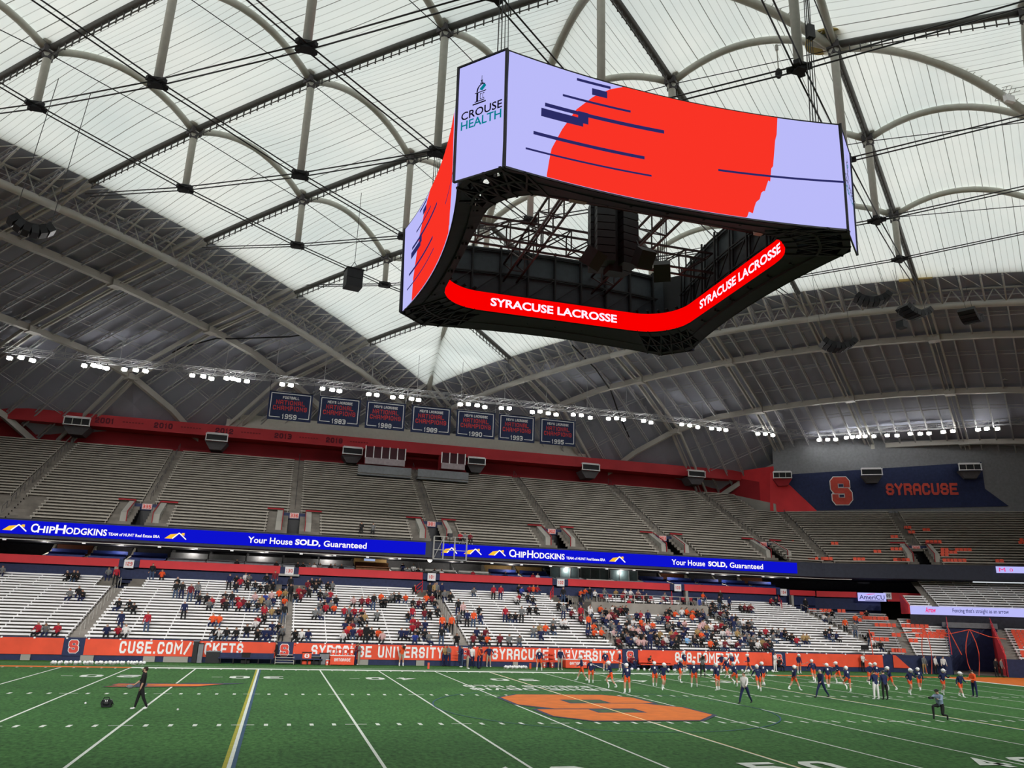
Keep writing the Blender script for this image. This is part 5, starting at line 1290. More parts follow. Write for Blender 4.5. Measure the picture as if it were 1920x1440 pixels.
# press boxes on the back wall
for k, (u0, u1, v0, v1, n) in enumerate(((685, 760, 838, 872, 5), (828, 872, 849, 880, 3))):
    y = 90.2; P0 = atY(u0, (v0+v1)/2, y); P1 = atY(u1, (v0+v1)/2, y); z1 = atY((u0+u1)/2, v0+1, y).z; z0 = atY((u0+u1)/2, v1, y).z; zm = z0+(z1-z0)*.36; x0, x1 = P0.x, P1.x
    r = tag(empty('press_box', (x0, y, z0)), ['wide press box with five windows high on the back wall', 'narrow press box with three windows right of the wide one'][k], 'press box')
    a = MB(); a.box((x0+x1)/2, y, (z0+zm)/2, x1-x0, .15, zm-z0); a.build('lower_panel', mat('pale_mauve_panel', (.36, .31, .33), .6), r)
    for m_ in range(n):
        xa_, xb2 = x0+(x1-x0)*m_/n, x0+(x1-x0)*(m_+1)/n; a = MB(); a.box((xa_+xb2)/2, y+.08, (zm+z1)/2, xb2-xa_-.12, .05, z1-zm); a.build('window', mat('maroon_glass', (.05, .012, .018), .3), r)
    for m_ in range(n+1):
        a = MB(); a.box(x0+(x1-x0)*m_/n, y-.03, (zm+z1)/2, .12, .15, z1-zm+.1); a.build('mullion', M_white, r)
    a = MB(); a.box((x0+x1)/2, y+1.5, (z0+z1)/2, x1-x0-.1, 2.8, z1-z0-.2); a.build('body', M_reddark, r)
for k, (u0, u1, v0, v1) in enumerate(((672, 772, 868, 889), (784, 879, 877, 895))):
    y = 88.6; x0, x1 = atY(u0, v0, y).x, atY(u1, v0, y).x; z1 = atY((u0+u1)/2, (v0*.75+v1*.25), y).z; z0 = z1-1.05
    a = MB(); a.box((x0+x1)/2, y, (z0+z1)/2-.1, x1-x0, .2, z1-z0); a.box((x0+x1)/2, y+1.2, z0-.3, x1-x0, 2.4, .2); o = a.build('platform_front', M_grey); tag(o, ['grey boarded platform under the wide press box', 'grey boarded platform under the narrow press box'][k], 'platform')
# hanging line-array speakers
def array(u, v, y, label, R_, n=7, rot=0, flip=1, w_=1.6, sz=.62):
    c = atY(u, v, y); r = tag(empty('line_array_speaker', c), label, 'speaker', 'black curved speaker clusters under the roof')
    cs, sn = cos(rot), sin(rot)
    for k in range(n):
        t = (k-(n-1)/2)/(n-1)*1.5
        ly = R_*sin(t)*flip; lz = R_*(1-cos(t)); 
        ctr = c+V((cs*ly, sn*ly, lz)); tx = V((cs*cos(t)*flip, sn*cos(t)*flip, sin(t))); nz_ = V((-sin(t)*flip*cs, -sin(t)*flip*sn, cos(t))); sd = V((-sn, cs, 0))
        a = MB(); a.obox(ctr, tx*(R_*1.5/(n-1)/2*.94), sd*w_/2, nz_*sz/2); a.build('speaker_cabinet', M_black if k % 2 else M_dark, r)
    a = MB(); a.box(c.x, c.y, c.z+R_*.35+.55, .1, .1, .1)
    for s in (-1, 1):
        p = c+V((cs*R_*.7*s, sn*R_*.7*s, R_*.32)); a.tube(p, (p.x*.98, p.y, zr(p.x, p.y)+.5 if abs(p.x)/RB+abs(p.y-RYC)/RA > 1 else zb(p.x, p.y)), .025, 4)
    a.build('hanging_wires', M_cable, r)
array(57, 432, 36, 'black curved speaker cluster at far left under metal roof', 1.5, 6, rot=.4, w_=1.1)
array(1637, 566, 44, 'upper left black curved cluster of the right speaker group', 2.1, 8, rot=-.55)
array(1716, 590, 44, 'middle black curved cluster of the right speaker group', 2.1, 8, rot=.05)
array(1822, 600, 44, 'rightmost black curved speaker cluster under the metal roof', 2.2, 8, rot=.5)
array(1572, 652, 46, 'lowest black curved cluster of the right speaker group', 2.1, 8, rot=-.35)
for (u, v, y, s, lab) in ((662, 525, 50, 1.0, 'square black hanging speaker box left of the scoreboard'), (1691, 609, 44, .8, 'small black speaker box hanging below the middle cluster')):
    c = atY(u, v, y); r = tag(empty('speaker_box', c), lab, 'speaker')
    if s == 1.0:
        for k, z in enumerate((.45, -.42)): a = MB(); a.box(c.x, c.y, c.z+z, 1.5, 1.2, .84, .2); a.build('speaker_cabinet', M_black, r)
        a = MB(); a.box(c.x, c.y, c.z+.93, 1.6, 1.3, .1, .2); a.build('rigging_frame', M_dark, r)
    else: a = MB(); a.box(c.x, c.y, c.z, .85, .8, .75, .3); a.build('speaker_cabinet', M_black, r)
    a = MB(); a.tube(c+V((-.5, 0, .9)), c+V((0, 0, 1.8)), .03, 4); a.tube(c+V((.5, 0, .9)), c+V((0, 0, 1.8)), .03, 4); a.tube(c+V((0, 0, 1.8)), c+V((0, 0, 9)), .025, 4); a.build('hanging_wires', M_cable, r)
# grey service catwalk lamp and power cable on the roof
a = MB(); P = [atY(u, v, y)for u, v, y in ((590, 588, 80), (545, 617, 81), (430, 662, 82), (400, 682, 82), (330, 718, 84), (312, 732, 85))]; P = [V((p.x, p.y, zr(p.x, p.y)-.35)) for p in P]; a.path(P, .10, 5); tag(a.build('roof_cable', M_dark), 'thick black cable along the metal roof left of the banners', 'cable')
a = MB(); P = [V((x, y, zr(x, y)-.3)) for x, y in ((17, 76), (22, 80), (26, 84), (29, 88), (32, 91))]; a.path(P, .10, 5); tag(a.build('roof_cable', M_dark), 'thick black cable down the metal roof right of the banners', 'cable')

# pulley block and service cradle under the fabric at upper right
c = atY(1460, 138, 26); r = tag(empty('pulley_block', c), 'black pulley block hanging above the right half of the scoreboard', 'pulley')
a = MB(); a.ell(c, .28, .28, .45, 8, 6); a.build('block_body', M_dark, r); a = MB(); a.tube(c, c+V((0, 0, 2.6)), .05, 5); a.box(c.x, c.y, c.z+2.4, .2, .15, .5); a.build('hook', M_steel, r)
a = MB(); a.tube(c+V((0, 0, 2.6)), V((c.x+.4, c.y, zr(c.x, c.y))), .03, 4); a.build('upper_cable', M_cable, r)
c = atY(1893, 178, 24); r = tag(empty('service_cradle', c), 'small steel lattice cradle with white box at upper right edge', 'cradle')
a = MB()
for k in range(6):
    for s_ in (-.4, .4): a.tube(c+V((-1.2+.6*k, s_, -.6+.28*k)), c+V((-.6+.6*k, s_, .4+.28*k)), .03, 4); a.tube(c+V((-1.2+.6*k, s_, -.6+.28*k)), c+V((-.6+.6*k, s_, -.32+.28*k)), .03, 4); a.tube(c+V((-1.2+.6*k, s_, .12+.28*k)), c+V((-.6+.6*k, s_, .4+.28*k)), .03, 4)
a.build('lattice', M_steel, r); a = MB(); a.box(c.x-.5, c.y-.3, c.z-.7, .9, .3, .6); a.build('white_box', M_white, r)
sA = S2.hit(1820, 1078, 17)[0]; a = MB(); a.tube(S2.P(sA, 16.5, 10.35), S2.P(sA+9, 16.5, 10.35), .07, 5); tag(a.build('strip_light', E_tube), 'long thin white strip light under the upper deck at right edge', 'light')
# ------------------------------------------------------------------ people
def vrot(p, rx):      # pitch about x: forward is -Y
    c, s = cos(rx), sin(rx); return V((p[0], p[1]*c-p[2]*s, p[1]*s+p[2]*c))
def limb(pitch, out, length):   # from straight down; pitch forward (deg), out sideways (deg)
    a, b = radians(pitch), radians(out); return V((sin(b), -sin(a)*cos(b), -cos(a)*cos(b)))*length
SKIN, SHIRT, PANTS, SHOES, HAIR, SOCK, SLEEVE = range(7)
def body(name, lean=4, th=(0, 0), kn=(0, 0), arm=(5, 5), abd=(8, 8), elb=(12, 12), seated=False, coat=False, shorts=False, short_sleeve=False, spread=4, fingers=True):
    hip = V((0, 0, .95)); ln = radians(-lean)
    def up(z, x=0, y=0):
        d = V((x, y, z)); c, s = cos(ln), sin(ln); return hip+V((d.x, d.y*c+d.z*s*1.0, d.z*c-d.y*s))
    vs, es, rs, seg = [hip], [], [(.135, .115)], []
    def add(p, par, r, lab):
        vs.append(V(p)); rs.append(r if isinstance(r, tuple) else (r, r)); es.append((par, len(vs)-1)); seg.append((par, len(vs)-1, lab)); return len(vs)-1
    wst = add(up(.16), 0, (.125, .105), SHIRT); ch = add(up(.36), wst, (.165, .12), SHIRT); nb = add(up(.50), ch, (.10, .08), SHIRT); nk = add(up(.57), nb, .055, SKIN); hd = add(up(.66, y=-.02), nk, (.078, .092), SKIN); add(up(.78, y=-.01), hd, (.07, .08), HAIR)
    tips = []
    for k, s in enumerate((-1, 1)):
        hp = add(hip+V((s*.095, 0, -.05)), 0, .095, PANTS); L = limb(th[k], s*spread, .44); knee = hp; kp = vs[hp]+L
        mid = add(vs[hp]+L*.5, hp, .085, PANTS); kk = add(kp, mid, .062, PANTS if not shorts else SKIN)
        L2 = limb(th[k]-kn[k], s*spread*.4, .42); cf = add(kp+L2*.4, kk, .058, PANTS if not shorts else SKIN); an = add(kp+L2, cf, .042, PANTS if not shorts else SOCK)
        fd = V((s*.05, -1, 0)).normalized()
        if kn[k] > 60 and not seated: fd = V((0, -.2, -1)).normalized()
        add(vs[an]+V((0, 0, -.045))+fd*.03, an, .045, SHOES); add(vs[an]+V((0, 0, -.05))+fd*.17, len(vs)-1, (.04, .03), SHOES)
        sh = add(up(.45, x=s*.17), ch, .07, SHIRT); A = limb(arm[k]+0, s*abd[k], .29); ed = add(vs[sh]+A, sh, .045, SLEEVE); A2 = limb(arm[k]+elb[k], s*abd[k]*.5-(s*12 if elb[k] > 40 else 0), .25)
        wr = add(vs[ed]+A2, ed, .031, SKIN if short_sleeve else SLEEVE); hn = add(vs[wr]+A2.normalized()*.06, wr, (.038, .02), SKIN); tips.append((vs[hn].copy(), A2.normalized(), s))
    me = bpy.data.meshes.new(name+'_rig'); me.from_pydata([tuple(v) for v in vs], es, []); o = bpy.data.objects.new(name+'_rig', me); COL.objects.link(o)
    md = o.modifiers.new('skin', 'SKIN'); md.use_smooth_shade = True
    sv = me.skin_vertices[0].data
    for i, r in enumerate(rs): sv[i].radius = r; sv[i].use_root = (i == 0)
    sd = o.modifiers.new('sub', 'SUBSURF'); sd.levels = 1; sd.render_levels = 1
    m2 = bpy.data.meshes.new_from_object(o.evaluated_get(bpy.context.evaluated_depsgraph_get())); bpy.data.objects.remove(o)
    V3 = [v.co.copy() for v in m2.vertices]; F3 = [tuple(p.vertices) for p in m2.polygons]; M3 = []
    for f in F3:
        c = sum((V3[i] for i in f), V((0, 0, 0)))/len(f); best = (9, 0)
        for a_, b_, lab in seg:
            p, q = vs[a_], vs[b_]; d = q-p; t = max(0, min(1, (c-p).dot(d)/max(1e-9, d.length_squared))); ds = (c-p-d*t).length-rs[b_][0]*.6
            if ds < best[0]: best = (ds, lab if not (shorts and lab == SKIN and a_ and False) else lab, t, a_, b_)
        lab = best[1]
        if lab == SLEEVE: lab = SHIRT
        if coat and lab == PANTS and c.z > .62 and not seated: lab = SHIRT
        if lab == HAIR or (lab == SKIN and c.z > vs[5].z-.03 and c.y > vs[5].y+.015 and abs(c.x) < .12): lab = HAIR
        M3.append(lab)
    bpy.data.meshes.remove(m2)
    mb = MB(); mb.v = [tuple(v) for v in V3]; mb.f = F3; mb.m = M3
    # face: nose, brow eyes, ears
    h = vs[5]; mb.mi(SKIN); mb.ell(h+V((0, -.095, -.005)), .012, .018, .02, 5, 4); mb.ell(h+V((-.078, .0, 0)), .012, .02, .03, 5, 4); mb.ell(h+V((.078, .0, 0)), .012, .02, .03, 5, 4)
    mb.mi(HAIR); mb.ell(h+V((-.03, -.086, .02)), .012, .008, .008, 5, 4); mb.ell(h+V((.03, -.086, .02)), .012, .008, .008, 5, 4); mb.mi(SHOES); mb.box(h.x, h.y-.09, h.z-.045, .04, .01, .008)
    if fingers:
        mb.mi(SKIN)
        for t, d, s in tips:
            sdv = d.cross(V((0, 1, .2))).normalized()
            for k, ln_ in enumerate((.065, .078, .072, .055)):
                b0 = t+sdv*(k-1.5)*.017-d*.01; b1 = b0+d*ln_*.55; b2 = b1+(d+V((0, -.45, 0))).normalized()*ln_*.5; mb.path([b0, b1, b2], .008, 4, rr=[.009, .008, .006])
            th_ = t-sdv*.028*1-d*.035; mb.path([th_, th_-sdv*.022+d*.03, th_-sdv*.022+d*.055+V((0, -.01, 0))], .009, 4)
    zmin = min(p[2] for p in mb.v)
    dz = -zmin if not seated else -(hip.z-.10)
    mb.v = [(p[0], p[1], p[2]+dz) for p in mb.v]
    mesh = bpy.data.meshes.new(name); mesh.from_pydata(mb.v, [], mb.f)
    for m_ in (SKINM, M_kit['navy'], M_kit['navy'], M_white, HAIRM, M_white): mesh.materials.append(m_)
    mesh.polygons.foreach_set('material_index', [min(5, x) for x in mb.m]); mesh.polygons.foreach_set('use_smooth', [True]*len(mesh.polygons)); mesh.update()
    BODY_HEAD[name] = vs[5]+V((0, 0, dz)); BODY_HAND[name] = [t+V((0, 0, dz)) for t, d, s in tips]
    return mesh
SKINM = mat('skin', (.52, .30, .21), .6, noise=.05); SKIN2 = mat('skin_dark', (.20, .10, .06), .6, noise=.05)
HAIRM = mat('dark_hair', (.03, .02, .015), .8); HAIR2 = mat('brown_hair', (.12, .06, .03), .8); HAIR3 = mat('grey_hair', (.4, .38, .36), .8)
KC = {'navy': (.012, .018, .07), 'black': (.012, .012, .014), 'grey': (.16, .165, .17), 'white': (.72, .70, .70), 'red': (.38, .015, .03), 'orange': (.78, .09, .02), 'maroon': (.16, .015, .025), 'blue': (.03, .06, .32), 'lightblue': (.22, .45, .75), 'pink': (.60, .38, .38), 'tan': (.36, .24, .10), 'khaki': (.36, .31, .24), 'slate': (.22, .29, .40), 'jeans': (.05, .08, .15)}
M_kit = {k: mat(k+'_clothing', c, .8, noise=.12, scale=8) for k, c in KC.items()}
BODY_HEAD, BODY_HAND = {}, {}
BD = {
 'stand': body('standing_body'),
 'stand_arms': body('standing_body_bent_arms', arm=(15, 12), elb=(95, 70)),
 'hips': body('hands_on_hips_body', arm=(-20, -20), abd=(38, 38), elb=(60, 60)),
 'coat': body('standing_coat_body', coat=True, arm=(5, 5), elb=(20, 20)),
 'walk': body('walking_body', th=(28, -20), kn=(8, 18), arm=(-18, 25), elb=(20, 30)),
 'pl_walk': body('player_walking_body', th=(25, -16), kn=(6, 22), arm=(-20, 22), elb=(20, 45), shorts=True, lean=6),
 'pl_jog': body('player_jogging_body', th=(42, -10), kn=(65, 30), arm=(-30, 35), elb=(80, 80), shorts=True, lean=12),
 'pl_stand': body('player_standing_body', th=(6, -4), kn=(4, 6), arm=(8, 4), elb=(25, 15), shorts=True, spread=8),
 'pl_kick': body('player_high_knee_body', th=(2, 48), kn=(4, 100), arm=(30, -10), elb=(60, 40), shorts=True, lean=8),
 'pl_lunge': body('player_stretching_body', th=(10, -34), kn=(12, 10), arm=(20, 20), abd=(20, 20), elb=(30, 30), shorts=True, lean=14),
 'kneel': body('kneeling_body', lean=16, th=(88, 18), kn=(92, 100), arm=(50, 45), elb=(60, 60)),
 'film': body('filming_body', arm=(60, 60), abd=(10, 10), elb=(70, 70), short_sleeve=True),
 'shortspants': body('standing_body_in_shorts', shorts=True, short_sleeve=True, arm=(40, 30), elb=(80, 80)),
 'main': body('looking_up_body', lean=-3, th=(14, -16), kn=(4, 10), arm=(28, -4), abd=(4, 6), elb=(20, 18), short_sleeve=True),
 'sit_a': body('seated_body', lean=8, th=(84, 84), kn=(82, 82), arm=(25, 25), elb=(55, 55), seated=True),
 'sit_b': body('seated_body_leaning', lean=24, th=(82, 86), kn=(84, 76), arm=(38, 34), elb=(60, 70), seated=True),
 'sit_c': body('seated_body_arms_folded', lean=2, th=(86, 80), kn=(86, 80), arm=(20, 20), abd=(14, 14), elb=(85, 85), seated=True),
}
WORDC = {'navy': 'navy', 'black': 'black', 'grey': 'grey', 'white': 'white', 'red': 'red', 'orange': 'orange', 'maroon': 'maroon', 'blue': 'blue', 'lightblue': 'light blue', 'pink': 'pale pink', 'tan': 'tan', 'khaki': 'khaki', 'slate': 'slate blue'}
def person(pose, loc, rz, top, bot, label, sc=1., skin=None, hair=None, shoes=None, group=None, sock=None):
    o = bpy.data.objects.new('person', BD[pose]); COL.objects.link(o); o.location = loc; o.rotation_euler = (0, 0, rz); o.scale = (sc*1.16, sc*1.1, sc)
    for i, m_ in enumerate((skin or SKINM, M_kit[top], M_kit[bot], shoes or M_white, hair or HAIRM, sock or M_white)):
        o.material_slots[i].link = 'OBJECT'; o.material_slots[i].material = m_
    if label: tag(o, label, 'person', group)
    WORLD[o.name] = V(loc); return o
# helmet and stick, built once and shared
def helmet_mesh():
    a = MB(); a.ell((0, .0, .04), .118, .14, .13, 12, 8); a.mi(1)
    for k in range(4):
        z = -.02-.035*k; a.path([(-.11, -.07, z), (-.07, -.165, z), (0, -.185, z), (.07, -.165, z), (.11, -.07, z)], .008, 3)
    a.path([(0, -.18, -.0), (0, -.19, -.13)], .008, 3); a.mi(0); a.box(0, -.14, .045, .17, .08, .03)
    me = bpy.data.meshes.new('helmet'); me.from_pydata(a.v, [], a.f); me.materials.append(M_white); me.materials.append(M_steel); me.polygons.foreach_set('material_index', a.m); me.polygons.foreach_set('use_smooth', [True]*len(me.polygons)); return me
HELM = helmet_mesh()
def stick_mesh():
    a = MB(); a.tube((0, 0, -.5), (0, 0, .45), .013, 6); a.mi(1); a.path([(0, 0, .45), (-.07, 0, .55), (-.09, 0, .68), (0, 0, .74), (.09, 0, .68), (.07, 0, .55), (0, 0, .45)], .012, 5)
    for k in range(-2, 3): a.tube((k*.03, 0, .5+abs(k)*.02), (k*.035, .03, .72-abs(k)*.015), .004, 3)
    me = bpy.data.meshes.new('stick'); me.from_pydata(a.v, [], a.f); me.materials.append(M_white); me.materials.append(M_steel); me.polygons.foreach_set('material_index', a.m); return me
STICK = stick_mesh()
def mesh_child(name, me, par, loc, rot=(0, 0, 0)):
    c = bpy.data.objects.new(name, me); COL.objects.link(c); c.parent = par; c.location = loc; c.rotation_euler = rot; return c
JM = MB(); JM.box(0, 0, 0, .16, .012, .16); 
def gnd(u, v, lim=.45):
    p = atZ(u, v, 0)
    for sg in (S0, S1):
        q = (p-sg.o).dot(sg.n)
        if q > -lim and (sg is S0 and p.x < 46.5 or sg is S1 and p.x > 46):
            s, z = sg.hit(u, v, -lim); p = sg.P(s, -lim, 0)
    return p
PL = [(1011, 1258, 'pl_stand', 'carrying white gear on his head by the left Syracuse lettering'), (1091, 1276.5, 'pl_walk', 'small, in front of the right drinks table'), (1108, 1282, 'pl_walk', 'beside the smaller one at the drinks table'), (1146, 1291, 'pl_jog', 'third in the front row from left'), (1176, 1300, 'pl_stand', 'nearest to the camera, back row number visible, above the S'),
 (1135, 1259, 'pl_walk', 'on the sideline left of the S panel'), (1163, 1259, 'pl_stand', 'on the sideline touching the fourth S panel'), (1228, 1288, 'pl_walk', 'left one of the pair right of the navy S panel'), (1244, 1294, 'pl_jog', 'right one of the pair right of the navy S panel'), (1274, 1280, 'pl_kick', 'bending a knee, left of the DOME lettering'),
 (1284, 1261, 'pl_stand', 'standing in front of the eights on the banner'), (1302, 1289, 'pl_stand', 'broad stance below the DOME lettering'), (1346, 1295, 'pl_stand', 'facing away below the TIX lettering'), (1380, 1288, 'pl_kick', 'just left of the man in white shirt with a stick'), (1364, 1272, 'pl_walk', 'behind, right under the TIX lettering'), (1353, 1262, 'pl_jog', 'back row stretching toward his neighbour'),
 (1374, 1262, 'pl_lunge', 'back row, left leg out, at the banner end'), (1405, 1262, 'pl_walk', 'back row alone before the plain banner'), (1423, 1297, 'pl_lunge', 'first right of the man with the stick'), (1432, 1286, 'pl_walk', 'second right of the man with the stick'), (1490, 1294, 'pl_walk', 'walking, left of the man in the dark suit'), (1499, 1263, 'pl_stand', 'back row near the rightmost S panel'),
 (1526, 1279, 'pl_lunge', 'stretching behind the man in the suit, left'), (1554, 1290, 'pl_walk', 'just right of the man in the dark suit'), (1574, 1282, 'pl_jog', 'jogging, second right of the suit'), (1592, 1298, 'pl_kick', 'kicking a leg back, front row'), (1646, 1284, 'pl_walk', 'back of the group of staff in navy'), (1632, 1284, 'pl_lunge', 'left behind the staff pair'), (1672, 1295, 'pl_jog', 'right behind the staff pair'),
 (1708, 1303, 'pl_jog', 'front of the pair in the open right field'), (1726, 1296, 'pl_walk', 'rear of the pair in the open right field'), (1770, 1303, 'pl_jog', 'alone right of the pair, running'), (1803, 1307, 'pl_walk', 'rightmost, next to the orange shirt')]
rn = random.Random(11)
for k, (u, v, pose, txt) in enumerate(PL):
    p = gnd(u, v); far = proj((p.x, p.y, 0))[2]
    toward = rn.choice((0, pi, pi, pi*.9, pi*1.1, pi*.5, -pi*.6))
    o = person(pose, (p.x, p.y, 0), toward, 'navy', 'orange', 'helmeted player, '+txt, 1.0+rn.uniform(-.03, .03), group='players warming up in navy tops and orange shorts')
    h = BODY_HEAD[BD[pose].name.split('.')[0]] if BD[pose].name.split('.')[0] in BODY_HEAD else V((0, 0, 1.6))
    mesh_child('helmet', HELM, o, (h.x, h.y, h.z+.01))
    a = MB(); a.box(0, 0, 0, .09, .01, .13); c = a.build('back_number', M_white, None, org=(0, 0, 0)); c.parent = o; c.location = (h.x, h.y+.15, h.z-.26)
    if k % 3 == 0: hd = BODY_HAND[BD[pose].name.split('.')[0]][1]; mesh_child('stick', STICK, o, (hd.x, hd.y-.03, hd.z), (1.2, .3, 0))
# other people on and beside the field: px, py, pose, facing, top, trousers, label
OT = [(260, 1331, 'main', -pi/2, 'black', 'black', 'bearded man in black shirt and trousers looking left by the thirty-yard line'),
 (1398, 1319, 'walk', -pi/3, 'white', 'navy', 'man in white shirt and dark trousers walking with a stick right of the S'),
 (1542, 1308, 'walk', -pi/2.4, 'navy', 'navy', 'man in dark suit with grey hair walking left in the right field'),
 (1644, 1312, 'stand_arms', pi, 'navy', 'white', 'staff man in navy top and white trousers, back to camera'),
 (1661, 1312, 'stand', pi, 'navy', 'black', 'staff man all in dark navy right of the white trousers'),
 (1829, 1307, 'stand_arms', -pi/2, 'orange', 'navy', 'man in orange shirt and cap at the right edge'),
 (1766, 1350, 'kneel', -pi/2.6, 'slate', 'black', 'kneeling man in slate blue jacket and cap, nearest on the right'),
 (1318, 1269, 'stand_arms', -.6, 'grey', 'black', 'man in light grey top filming near the banner lettering DOME'),
 (1050, 1256, 'stand', 0, 'navy', 'khaki', 'man in navy jacket and khaki trousers left of the right drinks table'),
 (516, 1244, 'coat', -pi/2, 'black', 'black', 'person in long black coat before the second S panel'),
 (672, 1246, 'stand_arms', -pi/1.6, 'grey', 'khaki', 'man in grey shirt and khaki trousers at the left drinks table'),
 (665, 1246, 'stand_arms', pi/2, 'maroon', 'navy', 'man in maroon top behind the left drinks table'),
 (752, 1249, 'shortspants', 0, 'orange', 'khaki', 'camera operator in orange shirt and khaki shorts before UNIVERSITY lettering'),
 (832, 1247, 'stand_arms', .6, 'tan', 'navy', 'man in brown jacket, left of the pair at the banner end'),
 (840, 1247, 'stand_arms', -.6, 'grey', 'navy', 'man in grey jacket, right of the pair at the banner end'),
 (866, 1251, 'stand_arms', -pi/2, 'navy', 'jeans', 'man in navy top and jeans, leftmost of the sideline group of four'),
 (876, 1254, 'stand', pi/2, 'red', 'khaki', 'man in red top and khaki trousers in the sideline group'),
 (884, 1252, 'stand', pi, 'white', 'navy', 'man in white top in the middle of the sideline group'),
 (896, 1254, 'stand_arms', pi/2, 'orange', 'navy', 'man in orange shirt and navy trousers, right of the sideline group'),
 (902, 1252, 'stand', -pi/2, 'maroon', 'navy', 'man in maroon behind the orange shirt in the sideline group'),
 (916, 1248, 'hips', 0, 'navy', 'khaki', 'man in navy top and khaki trousers standing alone by the banner'),
 (1619, 1258, 'stand_arms', .2, 'white', 'black', 'man in white shirt holding up a black flag board'),
 (1734, 1260, 'stand', 0, 'grey', 'tan', 'man in pale shirt and brown trousers, leftmost before navy corner wall'),
 (1755, 1260, 'stand', .3, 'white', 'black', 'man in white top, middle of three before the navy corner wall'),
 (1770, 1256, 'stand', -.3, 'white', 'navy', 'man in white top, right of three before the navy corner wall'),
 (1869, 1264, 'stand', 0, 'black', 'black', 'person in black left of the pair in the tunnel mouth'),
 (1879, 1264, 'stand', .4, 'grey', 'black', 'person in grey right of the pair in the tunnel mouth'),
 (1184, 1253, 'sit_b', 0, 'maroon', 'navy', 'crouching person in dark red before the fourth S panel'),
 (1216, 1253, 'sit_b', .3, 'black', 'black', 'crouching person in black right of the fourth S panel'),
 (1454, 1260, 'stand_arms', .4, 'white', 'white', 'person in white bending in front of the rightmost S panel'),
 (1462, 1257, 'sit_a', 0, 'black', 'black', 'person in black seated under the rightmost S panel')]
for u, v, pose, rz, top, bot, label in OT:
    p = gnd(u, v); hair = HAIR3 if 'grey hair' in label else HAIRM; sk = SKINM
    z = .0 if not pose.startswith('sit') else .42
    o = person(pose, (p.x, p.y, z), rz, top, bot, label, 1.04 if pose != 'main' else 1.06, hair=hair, skin=sk, shoes=M_white if 'white' in bot or pose == 'main' else M_black if bot in ('navy', 'black') else M_white)
    bn = BD[pose].name.split('.')[0]; h = BODY_HEAD[bn]
    if 'stick' in label: hd = BODY_HAND[bn][1]; mesh_child('stick', STICK, o, tuple(hd), (1.4, .5, .4))
    if 'cap' in label:
        a = MB(); a.ell((0, 0, .05), .10, .11, .08, 8, 6); a.box(0, -.13, .05, .15, .12, .015); c = a.build('cap', M_black, None, org=(0, 0, 0)); c.parent = o; c.location = (h.x, h.y, h.z)
    if pose == 'main':
        a = MB(); a.ell((0, -.055, -.07), .06, .05, .055, 8, 6); c = a.build('beard', HAIRM, None, org=(0, 0, 0)); c.parent = o; c.location = tuple(h)
        a = MB(); a.ell((0, .04, .02), .085, .08, .10, 8, 6); c = a.build('hair', HAIRM, None, org=(0, 0, 0)); c.parent = o; c.location = tuple(h)
        hd = BODY_HAND[bn][0]; a = MB(); a.ell((0, 0, 0), .10, .13, .09, 8, 6); a.box(0, -.12, 0, .16, .05, .02); c = a.build('held_cap', M_grey, None, org=(0, 0, 0)); c.parent = o; c.location = (hd.x, hd.y-.12, hd.z-.05)
    if 'flag board' in label:
        a = MB(); a.box(0, 0, .35, .95, .04, .45); a.tube((-.1, 0, -.6), (-.1, 0, .3), .02, 5); c = a.build('flag_board', M_black, None, org=(0, 0, 0)); c.parent = o; c.location = (.15, -.25, 2.0)
    if 'camera operator' in label or 'filming' in label:
        hd = BODY_HAND[bn][0]; a = MB(); a.box(0, 0, 0, .18, .35, .2); a.tube((0, -.15, 0), (0, -.3, 0), .06, 8); c = a.build('video_camera', M_black, None, org=(0, 0, 0)); c.parent = o; c.location = (.1, -.25, 1.55)
    if 'kneeling' in label:
        a = MB(); a.box(0, 0, 0, .14, .1, .1); a.tube((0, -.05, 0), (0, -.25, 0), .05, 8); c = a.build('photo_camera', M_black, None, org=(0, 0, 0)); c.parent = o; hd = BODY_HAND[bn][0]; c.location = (0, hd.y-.08, hd.z)
# the three at the deck front and a few heads in the suites
for u, v, top, lab in ((676, 1008, 'black', 'left of two people standing at the upper deck rail above the blue strip'), (698, 1008, 'white', 'right of two people standing at the upper deck rail above the blue strip')):
    p = atY(u, v, 72.1); person('stand_arms', (p.x, p.y, 12.32), 0, top if top != 'white' else 'grey', 'black', 'person '+lab)
for k, (u, top) in enumerate(((862, 'red'), (871, 'grey'), (881, 'maroon'))):
    p = atY(u, 1015, 72.0); person('sit_a', (p.x, p.y+.0, 12.75), 0, top, 'black', 'spectator in %s in front upper row right of the camera stand' % top)
SU = [(444, 1056, 'black'), (518, 1059, 'black'), (558, 1062, 'black'), (568, 1062, 'black'), (580, 1063, 'grey'), (589, 1063, 'white'), (600, 1064, 'grey'), (620, 1063, 'black'), (628, 1060, 'grey'), (640, 1064, 'black'), (755, 1066, 'navy'), (764, 1066, 'khaki'), (775, 1065, 'white'), (784, 1067, 'black'), (815, 1072, 'grey'), (828, 1072, 'white'), (887, 1071, 'red'), (948, 1070, 'navy'), (999, 1077, 'red'), (1008, 1080, 'white')]
for k, (u, v, top) in enumerate(SU):
    if top == 'khaki': top = 'grey'
    p = atY(u, v, 75.9); person('stand_arms' if k in (10, 12) else 'sit_a', (p.x, 75.95, 8.3 if k in (10, 12) else 8.75), 0, top, 'black', 'person in %s in the suite level above the red parapet, %s from left' % (WORDC[top], order[k]))
